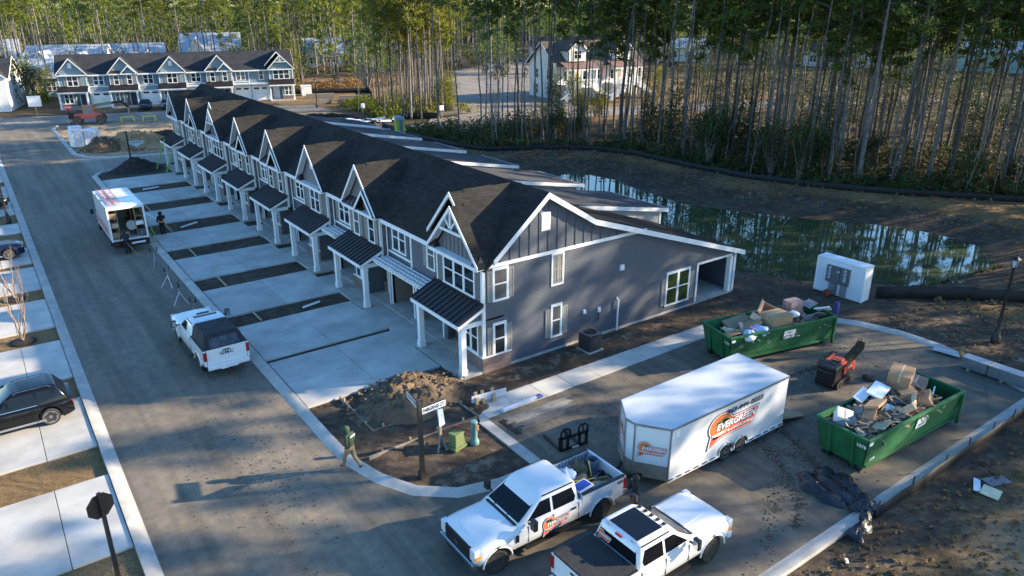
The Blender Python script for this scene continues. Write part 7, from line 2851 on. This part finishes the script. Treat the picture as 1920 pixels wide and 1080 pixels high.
for i, (x, y, l_, a) in enumerate([(53.0, 133.5, 5, -.3), (57, 127.5, 5.5, -.35), (50.5, 125.5, 2.2, -.25), (55, 123.0, 6, -.4)]):
    o = MB().box(-l_ / 2, l_ / 2, -.35, .35, 0, .75).build('lumber_stack', greylumber, None, loc=(x, y, 0), rot=(0, 0, a))
    tag(o, ['low brown stack farthest back beside the white enclosure', 'low brown stack behind the lamp post', 'short brown stack left of the lamp post foot', 'long brown stack in front of the bare field'][i], 'material stack')


# ------------------------------------------------------------------ people
def person(label, loc, rz, J, cols, hood=False, head_turn=0., extra=None):
    """one continuous skinned figure from joints; cols: trousers, top, head material"""
    T = thing('person', label, 'person', loc, rz)
    order = ['pelvis', 'waist', 'chest', 'neck', 'head', 'crown', 'shL', 'elL', 'haL', 'shR', 'elR', 'haR', 'hipL', 'knL', 'anL', 'toL', 'hipR', 'knR', 'anR', 'toR']
    rad_ = dict(pelvis=(.16, .12), waist=(.15, .115), chest=(.185, .125), neck=(.065, .065), head=(.1, .115), crown=(.085, .1), shL=(.085, .085), elL=(.066, .066), haL=(.05, .05), shR=(.085, .085), elR=(.066, .066), haR=(.05, .05),
                hipL=(.12, .12), knL=(.088, .088), anL=(.07, .07), toL=(.045, .04), hipR=(.12, .12), knR=(.088, .088), anR=(.07, .07), toR=(.045, .04))
    ed = [('pelvis', 'waist'), ('waist', 'chest'), ('chest', 'neck'), ('neck', 'head'), ('head', 'crown'), ('chest', 'shL'), ('shL', 'elL'), ('elL', 'haL'), ('chest', 'shR'), ('shR', 'elR'), ('elR', 'haR'),
          ('pelvis', 'hipL'), ('hipL', 'knL'), ('knL', 'anL'), ('anL', 'toL'), ('pelvis', 'hipR'), ('hipR', 'knR'), ('knR', 'anR'), ('anR', 'toR')]
    me = bpy.data.meshes.new('body')
    me.from_pydata([J[k] for k in order], [(order.index(a), order.index(b)) for a, b in ed], [])
    o = bpy.data.objects.new('body', me)
    COL.objects.link(o)
    mod = o.modifiers.new('skin', 'SKIN')
    for i, k in enumerate(order):
        me.skin_vertices[0].data[i].radius = rad_[k]
        me.skin_vertices[0].data[i].use_root = k == 'pelvis'
    mod.use_smooth_shade = True
    sb = o.modifiers.new('sub', 'SUBSURF')
    sb.levels = sb.render_levels = 2
    dg = bpy.context.evaluated_depsgraph_get()
    me2 = bpy.data.meshes.new_from_object(o.evaluated_get(dg))
    bpy.data.objects.remove(o)
    me2.materials.clear()
    for m_ in cols:
        me2.materials.append(m_)
    P_ = {k: V(J[k]) for k in order}
    mi = []
    for p in me2.polygons:
        c = p.center
        k = min(order, key=lambda q: (P_[q] - c).length)
        zc = c.z
        if k in ('head', 'crown', 'neck'):
            m_ = 2
        elif k in ('haL', 'haR') and (P_[k] - c).length < .09:
            m_ = 3
        elif k in ('toL', 'toR', 'anL', 'anR') and zc < P_['anL' if k[-1] == 'L' else 'anR'].z + .04:
            m_ = 4
        elif k in ('hipL', 'hipR', 'knL', 'knR', 'anL', 'anR', 'toL', 'toR') or (k == 'pelvis' and (c - P_['pelvis']).dot(P_['chest'] - P_['pelvis']) < .02):
            m_ = 0
        else:
            m_ = 1
        mi.append(m_)
    me2.polygons.foreach_set('material_index', mi)
    me2.polygons.foreach_set('use_smooth', [True] * len(mi))
    put('body', me2, T)
    h = V(J['head'])
    hd = MB()
    R0 = Matrix.Translation(h + V((0, 0, .03))) @ Matrix.Rotation(head_turn, 4, 'Z')
    if hood:
        hd.lathe([(.05, -.17), (.115, -.12), (.14, 0), (.135, .07), (.1, .135), (.0, .16)], 14, 'z', (-.02, 0, 0), 0, R0)
        hd.build('hood', cols[1], T, 60)
    else:
        hd.lathe([(.115, -.04), (.128, .03), (.115, .1), (.07, .145), (0, .155)], 14, 'z', (-.02, 0, 0), 0, R0)
        hd.build('hair', hairm if extra is None else extra, T, 60)
    f = MB()
    f.box(.1, .135, -.014, .014, -.03, .03, 0, R0)
    f.build('nose', skin, T)
    e = MB()
    for y in (-.04, .04):
        e.box(.098, .112, y - .012, y + .012, .03, .044, 0, R0)
    e.box(.098, .11, -.03, .03, -.075, -.065, 0, R0)
    e.build('eyes_and_mouth', hairm, T)
    # hands: palm with four bent fingers and a thumb
    for sd, k, e_ in ((1, 'haL', 'elL'), (-1, 'haR', 'elR')):
        p = V(J[k])
        d = (p - V(J[e_])).normalized()
        s_ = d.cross(V((0, 1, 0))).normalized()
        b = MB()
        up_ = d.cross(s_).normalized()
        b.beam(p - d * .01, p + d * .085, .08, .03, up=up_)
        for q in range(4):
            o_ = s_ * ((q - 1.5) * .02)
            L_ = (.065, .075, .07, .055)[q]
            a = p + d * .08 + o_
            b.tube([a, a + d * L_ * .55, a + d * L_ * .85 + up_ * sd * .03], [.0095, .009, .007], 6)
        a = p + d * .02 + s_ * .035
        b.tube([a, a + d * .035 + s_ * .03, a + d * .06 + s_ * .035], [.011, .01, .008], 6)
        b.build('hand', skin, T, 50)
    return T


STAND = dict(pelvis=(0, 0, .95), waist=(0, 0, 1.12), chest=(.01, 0, 1.36), neck=(.02, 0, 1.52), head=(.04, 0, 1.63), crown=(.04, 0, 1.7), shL=(0, .2, 1.42), elL=(-.03, .27, 1.14), haL=(.08, .27, .9), shR=(0, -.2, 1.42), elR=(-.03, -.27, 1.14), haR=(.08, -.27, .9),
             hipL=(0, .1, .88), knL=(.03, .11, .48), anL=(-.02, .11, .08), toL=(.13, .12, .04), hipR=(0, -.1, .88), knR=(.03, -.11, .48), anR=(-.02, -.11, .08), toR=(.13, -.12, .04))
W1 = dict(STAND, hipL=(0, .1, .87), knL=(.2, .1, .5), anL=(.28, .1, .09), toL=(.43, .11, .06), knR=(-.08, -.11, .48), anR=(-.38, -.11, .16), toR=(-.3, -.11, .05), elL=(-.1, .26, 1.16), haL=(.0, .24, .95), elR=(.0, -.28, 1.15), haR=(.16, -.2, 1.0), chest=(.05, 0, 1.36), neck=(.08, 0, 1.5), head=(.12, 0, 1.6), crown=(.12, 0, 1.68))
pa = person('walking man in green hooded sweatshirt and tan trousers on the corner kerb', (8.93, 22.75, .06), rad(118), W1, [cloth_tan, cloth_green, cloth_green, skin, boot], True)
MB().box(-.21, -.195, -.17, .1, 1.4, 1.47).build('back_print', paper, pa, rot=(.0, .0, 0), loc=(.05, 0, 0))
P2 = dict(STAND, elR=(.1, -.3, 1.2), haR=(.25, -.2, 1.3), elL=(.02, .28, 1.12), haL=(.2, .24, .98))
pb_ = person('worker in black with an orange reflective waistband carrying a white roll', (10.05, 58.9, .06), rad(100), P2, [cloth_black, cloth_black, hairm, skin, cloth_black], True)
MB().lathe([(.2, 1.0), (.205, 1.03), (.205, 1.07), (.2, 1.1)], 16, 'z').build('waistband', hivis, pb_, 40)
o = MB().tube([(9.75, 58.95, 1.3), (9.2, 59.25, 1.75)], .07, 8).build('white_roll', white, None, 40)
tag(o, 'white roll held by the worker in black', 'roll')
o = MB().tube([(10.25, 59.0, 1.0), (10.9, 58.7, .08)], .015, 5).build('stick', lumber, None)
tag(o, 'thin stick in the hand of the worker in black', 'stick')
P3 = dict(STAND, pelvis=(-.05, 0, .95), waist=(.0, 0, 1.12), chest=(.14, 0, 1.32), neck=(.24, 0, 1.46), head=(.31, 0, 1.54), crown=(.33, 0, 1.6), shL=(.14, .2, 1.36), elL=(.3, .26, 1.12), haL=(.46, .2, 1.05), shR=(.14, -.2, 1.36), elR=(.32, -.24, 1.12), haR=(.5, -.16, 1.0))
person('worker in dark blue bending into the open back of the box truck', (7.05, 55.55, 0), rad(95), P3, [cloth_black, cloth_navy, hairm, skin, boot], False)
o = MB().tube([(6.85, 55.9, 1.2), (7.55, 54.3, .05)], .02, 6).build('broom_handle', lumber, None)
tag(o, 'long wooden handle leaning behind the box truck', 'handle')
for i in range(3):
    o = MB().tube([(7.4 + i * .02, 55.95 - i * .1, .64 + (i == 2) * .08), (8.3, 56.0 - i * .1, .64 + (i == 2) * .08)], .05, 8).build('pipe_offcut', white, None, 40)
    tag(o, 'short white pipe lying on the rear step of the box truck', 'pipe', 'white pipes on the box truck step')
person('man in black jacket standing at the tailgate of the open-bed pickup', (15.5, 14.4, 0), rad(150), dict(STAND, elL=(.12, .27, 1.16), haL=(.3, .2, 1.05), elR=(.12, -.27, 1.16), haR=(.3, -.18, 1.1)), [cloth_navy, cloth_black, hairm, skin, boot], False)
# ------------------------------------------------------------------ houses around
housewhite = m_siding('white_clapboard', (.72, .71, .69), .2)
brownroof = m_shingle('brown_shingle', (.12, .1, .085))
whiteroof = mat('white_metal_roof', (.4, .44, .49), .45, metal=.2, var=.08, scale=.5)
redmetal = mat('red_seam_roof', (.2, .12, .1), .5, metal=.1)


def gable_block(T, x0, x1, y0, y1, zb, ze, zr, wallm, roofm, axis='x', ov=.4, fascia=True):
    """box with a gable roof; ridge along axis"""
    MB().box(x0, x1, y0, y1, zb, ze).build('wall', wallm, T)
    r = MB()
    g = MB()
    if axis == 'x':
        ym = (y0 + y1) / 2
        sl_ = (zr - ze) / (ym - y0)
        for sg in (-1, 1):
            ye = ym + sg * (ym - y0 + ov)
            r.extr([(x0 - ov, ym, zr), (x0 - ov, ye, ze - sl_ * ov), (x0 - ov, ye, ze - sl_ * ov - .12), (x0 - ov, ym, zr - .14)], (x1 - x0 + 2 * ov, 0, 0))
        for x in (x0, x1 - .1):
            g.extr([(x, y0, ze), (x, y1, ze), (x, ym, zr - .14)], (.1, 0, 0))
        rk = MB()
        for x in (x0 - ov - .03, x1 + ov):
            for sg in (-1, 1):
                ye = ym + sg * (ym - y0 + ov)
                rk.extr([(x, ym, zr + .02), (x, ye, ze - sl_ * ov + .02), (x, ye, ze - sl_ * ov - .22), (x, ym, zr - .22)], (.03, 0, 0))
    else:
        xm = (x0 + x1) / 2
        sl_ = (zr - ze) / (xm - x0)
        for sg in (-1, 1):
            xe = xm + sg * (xm - x0 + ov)
            r.extr([(xm, y0 - ov, zr), (xe, y0 - ov, ze - sl_ * ov), (xe, y0 - ov, ze - sl_ * ov - .12), (xm, y0 - ov, zr - .14)], (0, y1 - y0 + 2 * ov, 0))
        for y in (y0, y1 - .1):
            g.extr([(x0, y, ze), (x1, y, ze), (xm, y, zr - .14)], (0, .1, 0))
        rk = MB()
        for y in (y0 - ov - .03, y1 + ov):
            for sg in (-1, 1):
                xe = xm + sg * (xm - x0 + ov)
                rk.extr([(xm, y, zr + .02), (xe, y, ze - sl_ * ov + .02), (xe, y, ze - sl_ * ov - .22), (xm, y, zr - .22)], (0, .03, 0))
    r.build('roof', roofm, T)
    g.build('gable_wall', wallm, T)
    if fascia:
        rk.build('rake_board', white, T)


# white duplex with two dormers and outside stairs; local x along the front, -y is the front
wh = thing('dormer_house', 'white raised duplex with two gabled dormers and outside stairs seen through the pines', 'house', (94.3, 104.0, 0), rad(-9))
gable_block(wh, -8.8, 8.8, 0, 10, 0, 6.3, 9.8, housewhite, brownroof, 'x', .6)
for sx in (-1, 1):
    cx_ = sx * 4.9
    gable_block(wh, cx_ - 1.7, cx_ + 1.7, -.6, 4.5, 6.6, 8.7, 10.2, housewhite, brownroof, 'y', .35)
    window(wh, Fr((cx_ - .8, -.62, 7.0), (1, 0, 0), (0, 0, 1), (0, -1, 0)), 1.6, 1.5, 2)
    # porch: red roof, columns, deck, stairs both ways
    MB().extr([(cx_ - 3.3, -2.6, 5.6), (cx_ - 3.3, .05, 6.6), (cx_ - 3.3, .05, 6.5), (cx_ - 3.3, -2.6, 5.5)], (6.6, 0, 0)).build('porch_roof', redmetal, wh)
    MB().box(cx_ - 3.2, cx_ + 3.2, -2.5, -2.2, 5.2, 5.5).build('porch_beam', white, wh)
    for i in range(5):
        x = cx_ - 3.0 + i * 1.5
        MB().box(x - .14, x + .14, -2.45, -2.2, 2.7, 5.2).build('column', white, wh)
        MB().box(x - .2, x + .2, -2.45, -2.1, 0, 2.5).build('pier', housewhite, wh)
    MB().box(cx_ - 3.3, cx_ + 3.3, -2.6, 0, 2.5, 2.7).build('deck', white, wh)
    rl = MB().box(cx_ - 3.2, cx_ + 3.2, -2.5, -2.42, 3.55, 3.65)
    for i in range(26):
        rl.box(cx_ - 3.2 + i * .25, cx_ - 3.15 + i * .25, -2.49, -2.43, 2.7, 3.55)
    rl.build('railing', white, wh)
    for sd in (-1, 1):
        stp = MB()
        for k in range(12):
            xx = cx_ + sd * (1.0 + k * .3)
            z = 2.5 - k * .21
            stp.box(min(xx, xx + sd * .32), max(xx, xx + sd * .32), -4.0, -2.7, z - .2, z)
        for yy in (-4.05, -2.7):
            stp.beam((cx_ + sd * .9, yy, 2.4), (cx_ + sd * 4.7, yy, -.1), .08, .35, up=(0, 1, 0))
            stp.beam((cx_ + sd * .9, yy, 3.5), (cx_ + sd * 4.7, yy, .95), .07, .1, up=(0, 1, 0))
            for k in range(15):
                xx = cx_ + sd * (1.0 + k * .25)
                stp.box(xx - .025, xx + .025, yy - .03, yy + .03, 2.45 - k * .166, 3.45 - k * .166)
        stp.build('stairs', white, wh)
    MB().box(cx_ - 1.0, cx_ + 1.0, -4.05, -2.6, 2.4, 2.55).build('landing', white, wh)
    MB().box(cx_ - .5, cx_ + .5, -.05, -.0, 2.7, 4.9).build('front_door', cardlight, wh)
    for x in (cx_ - 2.4, cx_ + 1.5):
        window(wh, Fr((x, -.01, 3.2), (1, 0, 0), (0, 0, 1), (0, -1, 0)), .9, 1.8)
for z_ in (.6, 3.3):
    for y_ in (2.2, 6.5):
        window(wh, Fr((-8.81, y_ + 1.2, z_), (0, -1, 0), (0, 0, 1), (-1, 0, 0)), 1.2, 1.8)
window(wh, Fr((-.9, -.01, 3.3), (1, 0, 0), (0, 0, 1), (0, -1, 0)), 1.3, 1.8, 1)
MB().box(.5, .9, -.06, 0, 3.3, 5.1).build('red_shutter', bodyred, wh)
for i, (x, y, s_) in enumerate([(86.5, 100.0, .5), (90.5, 97.6, .5), (94.5, 96.6, .6), (98.5, 95.3, .5), (102.5, 95.0, .55)]):
    bush('shrub', ['first', 'second', 'third', 'fourth', 'fifth'][i] + ' round dark shrub from the left before the white dormer house', 'shrub', x, y, 2, s_, leafdark, 'shrubs before the white dormer house')
for i, (x, y, k_, s_) in enumerate([(83.5, 98.0, 1, .85), (108.5, 102.5, 1, .8), (81.5, 101, 3, .7)]):
    bush('shrub_tree', ['leafy bright tree at the left corner of the white dormer house', 'leafy tree at the right corner of the white dormer house', 'taller leafy tree left of the white dormer house'][i], 'tree', x, y, k_, s_, leafyel)

# house cut by the left edge
lh = thing('white_house', 'white gabled house cut by the left edge beside the pale terrace', 'house', (1.0, 147.5, 0), rad(-14))
gable_block(lh, -6, 5.3, 0, 10, 0, 5.4, 8.2, housewhite, shing2, 'x', .4)
gable_block(lh, 0, 5.2, -1.2, 3, 0, 5.5, 7.8, housewhite, shing2, 'y', .35)
for z in (.9, 3.7):
    window(lh, Fr((1.9, -1.21, z), (1, 0, 0), (0, 0, 1), (0, -1, 0)), 1.7, 1.6, 2)

# white-roofed houses behind the pale terrace
aqua = m_siding('aqua_siding', (.3, .45, .45), .2)
for i, (x, y, rz, w_, d_, ze, zr, m_, lb) in enumerate([
        (12.0, 171, -.3, 11, 12, 3.6, 6.4, aqua, 'aqua-walled house with pale metal roof nearest behind the pale terrace'),
        (-7, 188, .1, 13, 12, 3.6, 7.0, housewhite, 'white-roofed house at the far left edge'),
        (21, 196, -.35, 15, 13, 4.0, 7.6, housewhite, 'white-roofed house behind and right of the aqua one'),
        (6, 214, -.1, 13, 12, 4.2, 8.4, housewhite, 'white-roofed house in the left back row'),
        (36, 208, -.22, 13, 15, 4.0, 7.0, housewhite, 'white-roofed house behind the terrace middle'),
        (56, 214, -.3, 14, 13, 4.4, 8.8, housewhite, 'tall white-roofed house behind the terrace right half'),
        (83, 204, -.4, 10, 10, 3.8, 7.2, housewhite, 'small white-roofed house farthest right of the white roofs')]):
    T = thing('white_roofed_house', lb, 'house', (x, y, 0), rz)
    gable_block(T, -w_ / 2, w_ / 2, -d_ / 2, d_ / 2, 0, ze, zr, m_, whiteroof, 'x', .6)
    gable_block(T, -w_ * .38, -w_ * .08, -d_ / 2 - 2.5, 0, 0, ze, zr - .8, m_, whiteroof, 'y', .5)
    if i in (1, 2, 4):
        gable_block(T, w_ * .12, w_ * .4, -d_ / 2 - 1.8, 0, 0, ze, zr - 1.2, m_, whiteroof, 'y', .5)
    sm = cached('roofseam%d' % d_, lambda: MB().beam((0, -d_ / 2 - .6, ze - (zr - ze) / (d_ / 2) * .6 + .03), (0, 0, zr + .03), .04, .06).mesh('roof_seam', whiteroof))
    for k in range(int(w_ / .9)):
        put('roof_seam', sm, T, (-w_ / 2 + .4 + k * .9, 0, 0))
    for x_ in (-w_ * .3, w_ * .05, w_ * .3):
        yy = -d_ / 2 - 2.51 if x_ < 0 else -d_ / 2 - .01
        window(T, Fr((x_ - .6, yy, 1.0), (1, 0, 0), (0, 0, 1), (0, -1, 0)), 1.6, 1.6, 2)
# pale buildings glimpsed far through the trunks
for i, (x, y, w_, d_, h_, lb) in enumerate([(150, 176, 26, 10, 4.5, 'long pale building glimpsed far behind the white dormer house'), (176, 158, 16, 9, 4.0, 'pale building glimpsed through the trunks right of the dormer house'), (196, 118, 20, 9, 4.2, 'white building glimpsed far through the right-hand trunks'), (214, 84, 22, 10, 5, 'pale blue building glimpsed at the far right through the trunks'), (112, 232, 18, 9, 4.0, 'white building far left of the dormer house beyond the distant pond')]):
    T = thing('distant_building', lb, 'building', (x, y, 0), math.atan2(-x, y))
    gable_block(T, -w_ / 2, w_ / 2, -d_ / 2, d_ / 2, 0, h_, h_ + 2.4, housewhite if i != 3 else aqua, whiteroof if i % 2 else shing2, 'x', .4)
    for k in range(4):
        xw = -w_ / 2 + (k + .5) * w_ / 4
        window(T, Fr((xw - .9, -d_ / 2 - .01, 1.2), (1, 0, 0), (0, 0, 1), (0, -1, 0)), 1.8, 1.8, 2)
